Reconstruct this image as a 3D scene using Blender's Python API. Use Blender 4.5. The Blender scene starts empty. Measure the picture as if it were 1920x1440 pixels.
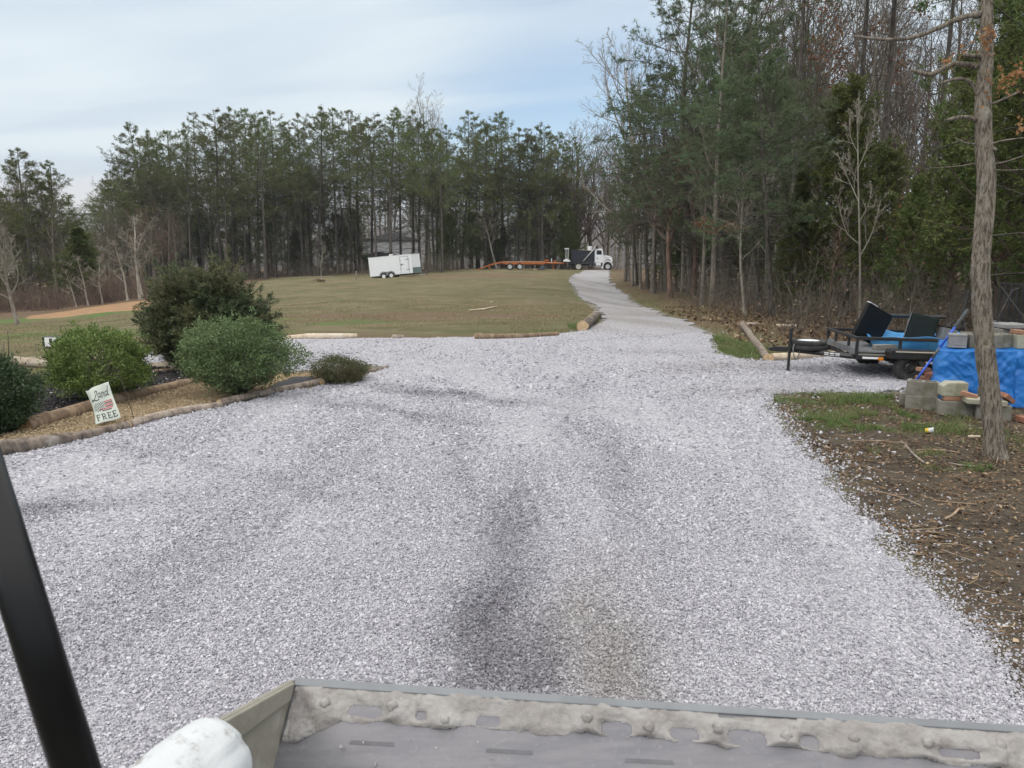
import bpy, bmesh, math, random
import numpy as np
from mathutils import Vector, Matrix, Quaternion

R = math.radians
rng = np.random.default_rng(11)
random.seed(5)
scene = bpy.context.scene
COL = scene.collection

# ------------------------------------------------------------------ camera, sky, sun, exposure
FPX, CX, CY = 1450.0, 960.0, 720.0          # the lens in pixels of the 1920 x 1440 photograph
EYE, PIT = 2.2, R(9.8)
cam_d = bpy.data.cameras.new('camera')
cam = bpy.data.objects.new('camera', cam_d)
COL.objects.link(cam)
cam.location = (0, 0, EYE)
cam.rotation_euler = (math.pi / 2 - PIT, 0, 0)
cam_d.sensor_fit = 'HORIZONTAL'
cam_d.sensor_width = 36.0
cam_d.lens = 36.0 * FPX / 1920.0
cam_d.dof.use_dof = True
cam_d.dof.focus_distance = 11.0
cam_d.dof.aperture_fstop = 9.0
cam_d.clip_start = 0.05
cam_d.clip_end = 12000
scene.camera = cam

SUN_EL, SUN_AZ = R(38), R(215)               # azimuth clockwise from +Y
world = bpy.data.worlds.new('World')
scene.world = world
world.use_nodes = True
wn = world.node_tree
wn.nodes.clear()


def N(nt, t, **kw):
    n = nt.nodes.new(t)
    for k, v in kw.items():
        if k.startswith('i_'):
            n.inputs[k[2:].replace('_', ' ')].default_value = v
        else:
            setattr(n, k, v)
    return n


def math_n(nt, op, a, b=None, c=None, clamp=False):
    n = nt.nodes.new('ShaderNodeMath')
    n.operation = op
    n.use_clamp = clamp
    for k, x in enumerate((a, b, c)):
        if x is None:
            continue
        if isinstance(x, (int, float)):
            n.inputs[k].default_value = x
        else:
            nt.links.new(x, n.inputs[k])
    return n.outputs[0]


def mix_c(nt, fac, a, b):
    n = nt.nodes.new('ShaderNodeMix')
    n.data_type = 'RGBA'
    for sock, x in ((n.inputs[0], fac), (n.inputs[6], a), (n.inputs[7], b)):
        if isinstance(x, (int, float)):
            sock.default_value = x
        elif isinstance(x, (tuple, list)):
            sock.default_value = (*x[:3], 1)
        else:
            nt.links.new(x, sock)
    return n.outputs[2]


def ramp(nt, x, lo, hi, a=0.0, b=1.0):
    n = nt.nodes.new('ShaderNodeMapRange')
    n.interpolation_type = 'SMOOTHSTEP'
    nt.links.new(x, n.inputs[0])
    n.inputs[1].default_value = lo
    n.inputs[2].default_value = hi
    n.inputs[3].default_value = a
    n.inputs[4].default_value = b
    return n.outputs[0]


def noise(nt, vec, scale, detail=4, rough=0.55, dist=0.0):
    n = nt.nodes.new('ShaderNodeTexNoise')
    n.inputs['Scale'].default_value = scale
    n.inputs['Detail'].default_value = detail
    n.inputs['Roughness'].default_value = rough
    n.inputs['Distortion'].default_value = dist
    if vec is not None:
        nt.links.new(vec, n.inputs['Vector'])
    return n.outputs[0]


sky = N(wn, 'ShaderNodeTexSky', sky_type='NISHITA', sun_disc=False)
sky.sun_elevation = SUN_EL
sky.sun_rotation = SUN_AZ
sky.altitude = 200
sky.air_density = 1.0
sky.dust_density = 0.6
tc = N(wn, 'ShaderNodeTexCoord')
sep = N(wn, 'ShaderNodeSeparateXYZ')
wn.links.new(tc.outputs['Generated'], sep.inputs[0])
dx, dy, dz = sep.outputs
# thin high cloud in long flat bands: a slab overhead seen at a slant
den = math_n(wn, 'ADD', math_n(wn, 'MAXIMUM', dz, 0.0), 0.10)
px_ = math_n(wn, 'DIVIDE', dx, den)
py_ = math_n(wn, 'DIVIDE', dy, den)
cmb = N(wn, 'ShaderNodeCombineXYZ')
wn.links.new(math_n(wn, 'MULTIPLY', px_, 0.35), cmb.inputs[0])
wn.links.new(math_n(wn, 'ADD', math_n(wn, 'MULTIPLY', py_, 1.0), math_n(wn, 'MULTIPLY', px_, 0.22)), cmb.inputs[1])
cl1 = noise(wn, cmb.outputs[0], 0.55, 4, 0.42, 0.3)
cl2 = noise(wn, cmb.outputs[0], 1.1, 4, 0.45, 0.4)
cl = math_n(wn, 'ADD', math_n(wn, 'MULTIPLY', cl1, 0.7), math_n(wn, 'MULTIPLY', cl2, 0.3))
# more cloud to the west (left of the view), a clearer patch over the road
cl = math_n(wn, 'ADD', cl, math_n(wn, 'ADD', ramp(wn, dx, -.32, .06, .12, -.13), ramp(wn, dx, .14, .32, 0.0, .26)))
cover = ramp(wn, cl, 0.33, 0.58, 0.25, 1.0)
shade = ramp(wn, cl2, 0.33, 0.64)
cloud_col = mix_c(wn, shade, (5.9, 7.0, 8.1), (7.6, 8.45, 8.95))
low = ramp(wn, dz, 0.035, 0.11, 1.0, 0.0)
glow = math_n(wn, 'MULTIPLY', low, ramp(wn, dx, -.45, .0, .95, .25))
cloud_col = mix_c(wn, glow, cloud_col, (8.3, 7.75, 7.5))
SKYK = (0.98, 1.12, 1.22, 1)
sky_s = N(wn, 'ShaderNodeMix', data_type='RGBA', blend_type='MULTIPLY')
sky_s.inputs[0].default_value = 1.0
wn.links.new(sky.outputs[0], sky_s.inputs[6])
sky_s.inputs[7].default_value = SKYK
skymix = mix_c(wn, cover, sky_s.outputs[2], cloud_col)
bg = N(wn, 'ShaderNodeBackground')
# an overcast sky is far brighter overhead than near the horizon
zen = N(wn, 'ShaderNodeVectorMath', operation='SCALE')
wn.links.new(mix_c(wn, ramp(wn, dz, 0.30, 0.6), skymix, (7.4, 7.3, 7.0)), zen.inputs[0])
wn.links.new(ramp(wn, dz, 0.30, 0.85, 1.0, 2.7), zen.inputs['Scale'])
wn.links.new(zen.outputs[0], bg.inputs[0])
bg.inputs[1].default_value = 0.10
wo = N(wn, 'ShaderNodeOutputWorld')
wn.links.new(bg.outputs[0], wo.inputs[0])

sun_d = bpy.data.lights.new('sun', 'SUN')
sun_d.energy = 0.9
sun_d.angle = R(14)
sun_d.color = (1.0, 0.95, 0.88)
sun = bpy.data.objects.new('sun', sun_d)
COL.objects.link(sun)
sd = Vector((math.sin(SUN_AZ) * math.cos(SUN_EL), math.cos(SUN_AZ) * math.cos(SUN_EL), math.sin(SUN_EL)))
sun.rotation_euler = sd.to_track_quat('Z', 'Y').to_euler()
sun.location = (0, -20, 40)

vs = scene.view_settings
vs.view_transform = 'Standard'
vs.look = 'None'
vs.gamma = 1.0
vs.use_curve_mapping = False
vs.exposure = 0.12
scene.cycles.max_bounces = 5
scene.cycles.diffuse_bounces = 3
scene.cycles.glossy_bounces = 2
scene.cycles.transmission_bounces = 2
scene.cycles.use_denoising = True

# ------------------------------------------------------------------ pixels to places
FW = np.array([0, math.cos(PIT), -math.sin(PIT)])
UPV = np.array([0, math.sin(PIT), math.cos(PIT)])
CAMP = np.array([0, 0, EYE])


def U(u, v, zc):
    """The point seen at pixel (u, v) at depth zc."""
    u, v, zc = np.broadcast_arrays(np.asarray(u, float), np.asarray(v, float), np.asarray(zc, float))
    d = FW + ((u - CX) / FPX)[..., None] * np.array([1., 0, 0]) - ((v - CY) / FPX)[..., None] * UPV
    return CAMP + d * zc[..., None]


def proj(p):
    q = np.asarray(p, float) - CAMP
    zc = q @ FW
    return CX + FPX * q[..., 0] / zc, CY - FPX * (q @ UPV) / zc, zc


# how the land lies: (pixel u, pixel v, depth) of spots read off the photograph
CTRL = [(1150, 570, 44), (1110, 545, 56), (1105, 525, 72), (1115, 510, 89), (1060, 507, 97), (1150, 507, 97),
        (960, 505, 96), (880, 507, 96), (740, 519, 84), (690, 520, 84), (640, 521, 82), (820, 514, 88),
        (820, 600, 26), (820, 560, 40), (820, 535, 56), (1000, 600, 26), (1000, 560, 41), (1000, 530, 62), (1000, 515, 82),
        (560, 612, 23.5), (560, 578, 33.5), (545, 548, 50), (515, 528, 70), (680, 600, 26), (680, 560, 40), (680, 535, 62),
        (30, 606, 34), (40, 590, 46), (270, 566, 48), (150, 582, 46), (270, 600, 30), (390, 570, 42), (390, 545, 60),
        (100, 640, 19.6), (-200, 640, 19.6), (40, 690, 14.4), (-250, 610, 34),
        (1180, 540, 62), (1250, 560, 47), (1330, 582, 33.5), (1430, 597, 26), (1500, 603, 24.3), (1700, 603, 24.3),
        (1900, 603, 24.3), (2200, 603, 24.3), (1300, 540, 62), (1500, 545, 55), (1900, 548, 52), (2300, 548, 52),
        (100, 560, 90), (-200, 575, 80), (0, 545, 140), (250, 535, 100), (450, 522, 105)]
for uu in range(200, 2001, 200):
    CTRL.append((uu, 506, 140))
c = np.array(CTRL, float)
CP = U(c[:, 0], c[:, 1], c[:, 2])
ex = []
for th in np.radians(np.arange(-70, 71, 14)):
    for r in (0.8, 2, 4, 7, 11):
        ex.append((r * math.sin(th), r * math.cos(th), 0))
for th in np.radians((-35, -28, -22, -10, 0, 10, 18, 24, 30, 40)):
    for r in (14, 17):
        ex.append((r * math.sin(th), r * math.cos(th), 0))
for th in np.radians(list(range(-180, -75, 25)) + list(range(80, 181, 25))):
    for r in (1, 5, 20, 80):
        ex.append((r * math.sin(th), r * math.cos(th), 0))
for th in np.radians(range(-180, 180, 20)):
    for r, h in ((300, -7), (900, -14), (3500, -20)):
        ex.append((r * math.sin(th), r * math.cos(th), h))
CP = np.vstack([CP, np.array(ex, float)])


def _feat(x, y):
    return np.stack([2.2 * np.arctan2(x, y), np.log(np.hypot(x, y) + 0.3)], -1)


_cf = _feat(CP[:, 0], CP[:, 1])
_ker = lambda a, b: np.sqrt(((a[:, None, :] - b[None, :, :]) ** 2).sum(-1) + 0.03)
_A = _ker(_cf, _cf) + 0.004 * np.eye(len(CP)) * -1
_A = np.block([[_A, np.ones((len(CP), 1))], [np.ones((1, len(CP))), np.zeros((1, 1))]])
_w = np.linalg.solve(_A, np.append(CP[:, 2], 0))


def gh(x, y):
    """Ground height at (x, y)."""
    x = np.atleast_1d(np.asarray(x, float))
    y = np.atleast_1d(np.asarray(y, float))
    sh = np.broadcast(x, y).shape
    x, y = np.broadcast_to(x, sh).ravel(), np.broadcast_to(y, sh).ravel()
    out = np.empty(x.size)
    for i in range(0, x.size, 40000):
        f = _feat(x[i:i + 40000], y[i:i + 40000])
        out[i:i + 40000] = _ker(f, _cf) @ _w[:-1] + _w[-1]
    r = np.hypot(x, y)
    k = np.clip((r - 18) / 20, 0, 1)
    out += k * (0.05 * np.sin(x * 0.55 + 0.3 * y) + 0.04 * np.sin(0.8 * y - 0.35 * x + 1) + 0.03 * np.sin(1.7 * x + 1.1 * y))
    flat = np.clip((r - 6) / 8, 0, 1)
    out = out * flat
    return out.reshape(sh)


def g1(x, y):
    return float(gh(x, y)[0])


def hit(u, v):
    """Where the ray through pixel (u, v) first meets the ground."""
    u, v = float(u), float(v)
    d = U(u, v, 1.0) - CAMP
    s = np.geomspace(1.2, 400, 900)
    P = CAMP + d * s[:, None]
    below = P[:, 2] < gh(P[:, 0], P[:, 1])
    k = int(np.argmax(below)) if below.any() else len(s) - 1
    a, b = (s[k - 1], s[k]) if k else (s[0], s[0])
    for _ in range(18):
        m = 0.5 * (a + b)
        p = CAMP + d * m
        if p[2] < g1(p[0], p[1]):
            b = m
        else:
            a = m
    p = CAMP + d * b
    return np.array([p[0], p[1], g1(p[0], p[1])])


def at(u, zc):
    """The ground point at image column u and depth zc."""
    v = 520.0
    for _ in range(12):
        p = U(u, v, zc)
        h = g1(p[0], p[1])
        v += (p[2] - h) / zc * FPX * 0.9
    return np.array([p[0], p[1], h])


def hits(pix):
    return np.array([hit(*p) for p in pix])


def chaikin(P, n=2, closed=True):
    P = np.asarray(P, float)
    for _ in range(n):
        Q = np.roll(P, -1, 0) if closed else P[1:]
        A = P if closed else P[:-1]
        P2 = np.empty((2 * len(A), P.shape[1]))
        P2[0::2] = 0.75 * A + 0.25 * Q
        P2[1::2] = 0.25 * A + 0.75 * Q
        if not closed:
            P2 = np.vstack([P[:1], P2, P[-1:]])
        P = P2
    return P


def sdf(x, y, poly):
    """Signed distance to a polygon, positive inside."""
    P = np.asarray(poly, float)[:, :2]
    best = np.full(x.shape, 1e18)
    ins = np.zeros(x.shape, bool)
    for a, b in zip(P, np.roll(P, -1, 0)):
        e = b - a
        L = (e @ e) + 1e-12
        t = np.clip(((x - a[0]) * e[0] + (y - a[1]) * e[1]) / L, 0, 1)
        best = np.minimum(best, (x - a[0] - t * e[0]) ** 2 + (y - a[1] - t * e[1]) ** 2)
        if a[1] != b[1]:
            cross = ((a[1] > y) != (b[1] > y)) & (x < (b[0] - a[0]) * (y - a[1]) / (b[1] - a[1]) + a[0])
            ins ^= cross
    d = np.sqrt(best)
    return np.where(ins, d, -d)


def vnoise(x, y, s, seed=0):
    """Smooth value noise in [-1, 1]."""
    x, y = np.asarray(x) * s + seed * 17.3, np.asarray(y) * s - seed * 9.1
    xi, yi = np.floor(x).astype(np.int64), np.floor(y).astype(np.int64)
    fx, fy = x - xi, y - yi
    fx, fy = fx * fx * (3 - 2 * fx), fy * fy * (3 - 2 * fy)

    def h(a, b):
        n = (a * 374761393 + b * 668265263 + seed * 1442695041) & 0xffffffff
        n = ((n ^ (n >> 13)) * 1274126177) & 0xffffffff
        return ((n ^ (n >> 16)) & 0xffff) / 32767.5 - 1
    return (h(xi, yi) * (1 - fx) + h(xi + 1, yi) * fx) * (1 - fy) + (h(xi, yi + 1) * (1 - fx) + h(xi + 1, yi + 1) * fx) * fy


def smooth(x, a, b):
    t = np.clip((x - a) / (b - a), 0, 1)
    return t * t * (3 - 2 * t)


# ------------------------------------------------------------------ meshes and objects
def make_mesh(name, V, Q=None, T=None, attrs=None, smooth=False):
    V = np.ascontiguousarray(V, np.float32).reshape(-1, 3)
    Q = np.zeros((0, 4), np.int32) if Q is None else np.asarray(Q, np.int32).reshape(-1, 4)
    T = np.zeros((0, 3), np.int32) if T is None else np.asarray(T, np.int32).reshape(-1, 3)
    me = bpy.data.meshes.new(name)
    me.vertices.add(len(V))
    me.vertices.foreach_set('co', V.ravel())
    loops = np.concatenate([Q.ravel(), T.ravel()]).astype(np.int32)
    me.loops.add(len(loops))
    me.loops.foreach_set('vertex_index', loops)
    st = np.concatenate([np.arange(len(Q)) * 4, len(Q) * 4 + np.arange(len(T)) * 3]).astype(np.int32)
    me.polygons.add(len(st))
    me.polygons.foreach_set('loop_start', st)
    me.polygons.foreach_set('use_smooth', np.full(len(st), smooth))
    me.update(calc_edges=True)
    for k, a in (attrs or {}).items():
        at_ = me.attributes.new(k, 'FLOAT', 'POINT')
        at_.data.foreach_set('value', np.ascontiguousarray(a, np.float32))
    me.validate()
    return me


class MB:
    """Collects big arrays of vertices and faces into one mesh."""

    def __init__(self):
        self.V, self.Q, self.T, self.n, self.A = [], [], [], 0, []

    def add(self, V, Q=None, T=None, a=None):
        V = np.asarray(V, float).reshape(-1, 3)
        self.V.append(V)
        if Q is not None:
            self.Q.append(np.asarray(Q).reshape(-1, 4) + self.n)
        if T is not None:
            self.T.append(np.asarray(T).reshape(-1, 3) + self.n)
        self.A.append(np.broadcast_to(0.0 if a is None else a, (len(V),)))
        self.n += len(V)

    def mesh(self, name, attr=None, smooth=False):
        return make_mesh(name, np.vstack(self.V), np.vstack(self.Q) if self.Q else None, np.vstack(self.T) if self.T else None,
                         {attr: np.concatenate(self.A)} if attr else None, smooth)


def tubes(P, Rd, sides=4):
    """Tubes along polylines P (B, n, 3) with radii Rd (B, n)."""
    P = np.asarray(P, float)
    B, n, _ = P.shape
    T = np.gradient(P, axis=1)
    T /= np.linalg.norm(T, axis=-1, keepdims=True) + 1e-9
    m = np.abs(T.mean(1))
    ref = np.eye(3)[np.argmin(m, -1)]
    Nn = np.cross(T, ref[:, None, :])
    Nn /= np.linalg.norm(Nn, axis=-1, keepdims=True) + 1e-9
    Bn = np.cross(T, Nn)
    a = np.arange(sides) / sides * 2 * math.pi
    V = P[:, :, None, :] + Rd[:, :, None, None] * (np.cos(a)[:, None] * Nn[:, :, None, :] + np.sin(a)[:, None] * Bn[:, :, None, :])
    k = np.arange(sides)
    q = np.stack([k, (k + 1) % sides, (k + 1) % sides + sides, k + sides], -1)
    q = q[None] + (np.arange(n - 1) * sides)[:, None, None]
    Q = q.reshape(1, -1, 4) + (np.arange(B) * n * sides)[:, None, None]
    return V.reshape(-1, 3), Q.reshape(-1, 4)


def link(name, me, mat=None, parent=None):
    o = bpy.data.objects.new(name, me)
    COL.objects.link(o)
    if mat is not None and me is not None:
        me.materials.clear()
        me.materials.append(mat)
    if parent is not None:
        o.parent = parent
    return o


def tag(o, label=None, cat=None, group=None, kind=None):
    if label:
        o['label'] = label
    if cat:
        o['category'] = cat
    if group:
        o['group'] = group
    if kind:
        o['kind'] = kind
    return o


def thing(name, label, cat, loc=(0, 0, 0), rot=(0, 0, 0), group=None):
    o = bpy.data.objects.new(name, None)
    o.empty_display_size = 0.2
    COL.objects.link(o)
    o.location = Vector(loc)
    o.rotation_euler = rot
    return tag(o, label, cat, group)


class SB:
    """A small mesh of boxes, prisms, rods and plates."""

    def __init__(self):
        self.v, self.f = [], []

    def add(self, vs_, fs, M=None):
        b = len(self.v)
        for p in vs_:
            p = Vector(p)
            self.v.append(tuple(M @ p if M else p))
        self.f += [tuple(i + b for i in f) for f in fs]
        return self

    def box(self, x0, x1, y0, y1, z0, z1, M=None):
        vs_ = [(x, y, z) for z in (z0, z1) for y in (y0, y1) for x in (x0, x1)]
        return self.add(vs_, [(0, 2, 3, 1), (4, 5, 7, 6), (0, 1, 5, 4), (2, 6, 7, 3), (0, 4, 6, 2), (1, 3, 7, 5)], M)

    def prism(self, prof, y0, y1, M=None):
        """Profile in (x, z), counter-clockwise, pushed from y0 to y1."""
        n = len(prof)
        vs_ = [(x, y0, z) for x, z in prof] + [(x, y1, z) for x, z in prof]
        fs = [tuple(range(n)), tuple(range(2 * n - 1, n - 1, -1))] + [((i + 1) % n, i, n + i, n + (i + 1) % n) for i in range(n)]
        return self.add(vs_, fs, M)

    def plan(self, poly, z0, z1, M=None):
        n = len(poly)
        vs_ = [(x, y, z0) for x, y in poly] + [(x, y, z1) for x, y in poly]
        fs = [tuple(range(n - 1, -1, -1)), tuple(range(n, 2 * n))] + [(i, (i + 1) % n, n + (i + 1) % n, n + i) for i in range(n)]
        return self.add(vs_, fs, M)

    def cyl(self, c, axis, r, h, seg=20, r2=None):
        """A cylinder centred at c along axis 'x', 'y' or 'z'."""
        r2 = r if r2 is None else r2
        vs_ = []
        for s, rr in ((-0.5, r), (0.5, r2)):
            for i in range(seg):
                a = 2 * math.pi * i / seg
                q = (rr * math.cos(a), rr * math.sin(a), s * h)
                q = {'z': q, 'y': (q[0], q[2], q[1]), 'x': (q[2], q[0], q[1])}[axis]
                vs_.append((c[0] + q[0], c[1] + q[1], c[2] + q[2]))
        fs = [tuple(range(seg)), tuple(range(2 * seg - 1, seg - 1, -1))] + [((i + 1) % seg, i, seg + i, seg + (i + 1) % seg) for i in range(seg)]
        return self.add(vs_, fs)

    def rod(self, pts, r, seg=8, square=False):
        P = np.asarray(pts, float)[None]
        rr = np.full(P.shape[:2], r) if np.isscalar(r) else np.asarray(r, float)[None]
        n = 4 if square else seg
        V, Q = tubes(P, rr * (1.414 if square else 1), n)
        k = P.shape[1]
        return self.add(V, [tuple(q) for q in Q] + [tuple(range(n))[::-1], tuple(range((k - 1) * n, k * n))])

    def lathe(self, prof, axis, c, seg=24):
        """Profile (r, h) turned round axis."""
        vs_ = []
        for r, h in prof:
            for i in range(seg):
                a = 2 * math.pi * i / seg
                q = (r * math.cos(a), r * math.sin(a), h)
                q = {'z': q, 'y': (q[0], q[2], q[1]), 'x': (q[2], q[0], q[1])}[axis]
                vs_.append((c[0] + q[0], c[1] + q[1], c[2] + q[2]))
        fs = []
        for j in range(len(prof) - 1):
            for i in range(seg):
                fs.append((j * seg + i, j * seg + (i + 1) % seg, (j + 1) * seg + (i + 1) % seg, (j + 1) * seg + i))
        return self.add(vs_, fs)

    def mesh(self, name, smooth=False):
        me = bpy.data.meshes.new(name)
        me.from_pydata(self.v, [], self.f)
        bm = bmesh.new()
        bm.from_mesh(me)
        bmesh.ops.recalc_face_normals(bm, faces=bm.faces)
        bm.to_mesh(me)
        bm.free()
        if smooth:
            me.polygons.foreach_set('use_smooth', np.full(len(me.polygons), True))
        return me

    def build(self, name, mat, parent=None, bevel=0.0, smooth=False, seg=2):
        o = link(name, self.mesh(name, smooth), mat, parent)
        if bevel:
            b = o.modifiers.new('bevel', 'BEVEL')
            b.width = bevel
            b.segments = seg
            b.limit_method = 'ANGLE'
            b.angle_limit = R(40)
        return o


# ------------------------------------------------------------------ materials
def new_mat(name):
    m = bpy.data.materials.new(name)
    m.use_nodes = True
    nt = m.node_tree
    nt.nodes.clear()
    b = N(nt, 'ShaderNodeBsdfPrincipled')
    o = N(nt, 'ShaderNodeOutputMaterial')
    nt.links.new(b.outputs[0], o.inputs[0])
    return m, nt, b


def set_in(nt, sock, x):
    if isinstance(x, (int, float)):
        sock.default_value = x
    elif isinstance(x, (tuple, list)):
        sock.default_value = (*x[:3], 1)
    else:
        nt.links.new(x, sock)


def bump(nt, b, h, strength, dist=0.02):
    n = N(nt, 'ShaderNodeBump')
    n.inputs['Strength'].default_value = strength
    n.inputs['Distance'].default_value = dist
    nt.links.new(h, n.inputs['Height'])
    nt.links.new(n.outputs[0], b.inputs['Normal'])


def coat(name, c1, c2=None, scale=8.0, rough=0.5, metal=0.0, bmp=0.0, bscale=40.0, dirt=None, dirt_amt=0.3, dscale=3.0, spec=0.5, stretch=None):
    """A surface mottled between two colours, with dirt in patches and a fine bump."""
    m, nt, b = new_mat(name)
    t = N(nt, 'ShaderNodeTexCoord')
    vec = t.outputs['Object']
    if stretch:
        mp = N(nt, 'ShaderNodeMapping')
        mp.inputs['Scale'].default_value = stretch
        nt.links.new(vec, mp.inputs[0])
        vec = mp.outputs[0]
    c2 = c2 or tuple(x * 0.75 for x in c1)
    col = mix_c(nt, ramp(nt, noise(nt, vec, scale, 5, 0.6), 0.35, 0.65), c1, c2)
    if dirt:
        dm = ramp(nt, noise(nt, vec, dscale, 6, 0.65), 0.62 - dirt_amt * 0.4, 0.8 - dirt_amt * 0.3)
        col = mix_c(nt, dm, col, dirt)
    set_in(nt, b.inputs['Base Color'], col)
    rr = math_n(nt, 'ADD', math_n(nt, 'MULTIPLY', noise(nt, vec, scale * 3, 3), 0.25), rough - 0.12, clamp=True)
    nt.links.new(rr, b.inputs['Roughness'])
    b.inputs['Metallic'].default_value = metal
    b.inputs['Specular IOR Level'].default_value = spec
    if bmp:
        bump(nt, b, noise(nt, vec, bscale, 5, 0.65), bmp, 0.02)
    return m


def leaf_mat(name, c1, c2, c3=None, rough=0.6, trans=0.25, spec=0.35, big=None):
    """Leaves: colour varies leaf by leaf, in patches through the crown and from plant to plant."""
    m, nt, b = new_mat(name)
    gi = N(nt, 'ShaderNodeNewGeometry')
    oi = N(nt, 'ShaderNodeObjectInfo')
    t = N(nt, 'ShaderNodeTexCoord')
    r = gi.outputs['Random Per Island']
    col = mix_c(nt, r, c1, c2)
    n = ramp(nt, noise(nt, t.outputs['Object'], big or 0.9, 3), 0.38, 0.62)
    if c3:
        col = mix_c(nt, math_n(nt, 'MULTIPLY', n, 0.7), col, c3)
    hs = N(nt, 'ShaderNodeHueSaturation')
    nt.links.new(col, hs.inputs['Color'])
    nt.links.new(math_n(nt, 'ADD', math_n(nt, 'MULTIPLY', oi.outputs['Random'], 0.04), 0.48), hs.inputs['Hue'])
    nt.links.new(math_n(nt, 'ADD', math_n(nt, 'MULTIPLY', oi.outputs['Random'], 0.45), 0.78), hs.inputs['Value'])
    set_in(nt, b.inputs['Base Color'], hs.outputs[0])
    b.inputs['Roughness'].default_value = rough
    b.inputs['Specular IOR Level'].default_value = spec
    if trans:
        out = [x for x in nt.nodes if x.type == 'OUTPUT_MATERIAL'][0]
        tr = N(nt, 'ShaderNodeBsdfTranslucent')
        nt.links.new(hs.outputs[0], tr.inputs[0])
        ms = N(nt, 'ShaderNodeMixShader')
        ms.inputs[0].default_value = trans
        nt.links.new(b.outputs[0], ms.inputs[1])
        nt.links.new(tr.outputs[0], ms.inputs[2])
        nt.links.new(ms.outputs[0], out.inputs[0])
    return m


def bark_mat(name, c1, c2, moss=None, vscale=14, bmp=0.6):
    m, nt, b = new_mat(name)
    t = N(nt, 'ShaderNodeTexCoord')
    oi = N(nt, 'ShaderNodeObjectInfo')
    mp = N(nt, 'ShaderNodeMapping')
    mp.inputs['Scale'].default_value = (1, 1, 0.22)
    nt.links.new(t.outputs['Object'], mp.inputs[0])
    n1 = noise(nt, mp.outputs[0], vscale, 6, 0.7)
    col = mix_c(nt, ramp(nt, n1, 0.36, 0.62), c1, c2)
    n2 = ramp(nt, noise(nt, t.outputs['Object'], 3.0, 5, 0.6), 0.5, 0.68)
    if moss:
        col = mix_c(nt, math_n(nt, 'MULTIPLY', n2, 0.6), col, moss)
    hs = N(nt, 'ShaderNodeHueSaturation')
    nt.links.new(col, hs.inputs['Color'])
    nt.links.new(math_n(nt, 'ADD', math_n(nt, 'MULTIPLY', oi.outputs['Random'], 0.6), 0.7), hs.inputs['Value'])
    set_in(nt, b.inputs['Base Color'], hs.outputs[0])
    b.inputs['Roughness'].default_value = 0.9
    b.inputs['Specular IOR Level'].default_value = 0.15
    bump(nt, b, n1, bmp, 0.03)
    return m
# ------------------------------------------------------------------ where the gravel, beds and soils lie
DRIVE_PIX = [(-90, 868), (20, 847), (130, 822), (260, 796), (430, 760), (600, 722), (725, 692), (690, 684), (600, 692), (545, 703),
             (420, 700), (285, 692), (262, 672), (276, 654), (400, 643), (530, 637), (668, 635), (800, 634), (890, 633), (1045, 628), (1092, 620),
             (1127, 606), (1130, 595), (1112, 575), (1080, 550), (1067, 530), (1070, 518), (1088, 510), (1120, 507.5), (1147, 507.5),
             (1143, 518), (1150, 538), (1190, 566), (1250, 594), (1308, 613), (1332, 630), (1342, 660), (1375, 673), (1440, 677),
             (1540, 671), (1640, 662), (1760, 655), (1840, 668), (1790, 700), (1740, 722), (1650, 742), (1560, 739), (1470, 738), (1438, 747),
             (1455, 790), (1490, 830), (1530, 880), (1600, 962), (1680, 1045), (1760, 1135), (1850, 1240), (1925, 1330), (2010, 1440)]
DR = hits(DRIVE_PIX)[:, :2]
DR = np.vstack([DR, [(2.3, 0.5), (2.3, -5), (-11, -5), (-11, 7.0)]])
DR = chaikin(DR, 1)
DIRT = np.vstack([hits([(1430, 745), (1480, 735), (1600, 737), (1700, 728), (1920, 745), (2300, 790)])[:, :2], [(14, 9), (14, -4), (1, -4)]])
WOODS_PIX = [(1146, 508), (1165, 528), (1190, 545), (1240, 570), (1300, 590), (1345, 600), (1400, 608), (1440, 640), (1600, 655), (1800, 660)]
WOODS = np.vstack([hits(WOODS_PIX)[:, :2], [(9, 13), (14, 9), (60, 12), (90, 60), (60, 140), (14, 115), (14.5, 104)]])
CLAY = hits([(50, 595), (90, 586), (150, 578), (210, 570), (290, 563), (300, 578), (270, 583), (200, 586), (130, 594), (80, 599)])[:, :2]
CHIPS = hits([(-60, 868), (20, 846), (240, 798), (430, 757), (560, 728), (600, 718), (606, 700), (548, 702), (500, 700), (440, 706), (375, 718), (50, 806), (-60, 835)])[:, :2]
MULCH = hits([(-70, 838), (50, 804), (375, 716), (440, 705), (400, 697), (285, 694), (180, 700), (80, 703), (0, 735), (-90, 770)])[:, :2]
FABRIC = hits([(493, 736), (527, 719), (554, 711), (593, 711), (588, 719), (524, 735)])[:, :2]
FAB2 = hits([(372, 768), (400, 758), (442, 746), (455, 741), (462, 745), (436, 754), (400, 766)])[:, :2]


def drive_d(x, y):
    return sdf(x, y, DR)


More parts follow.
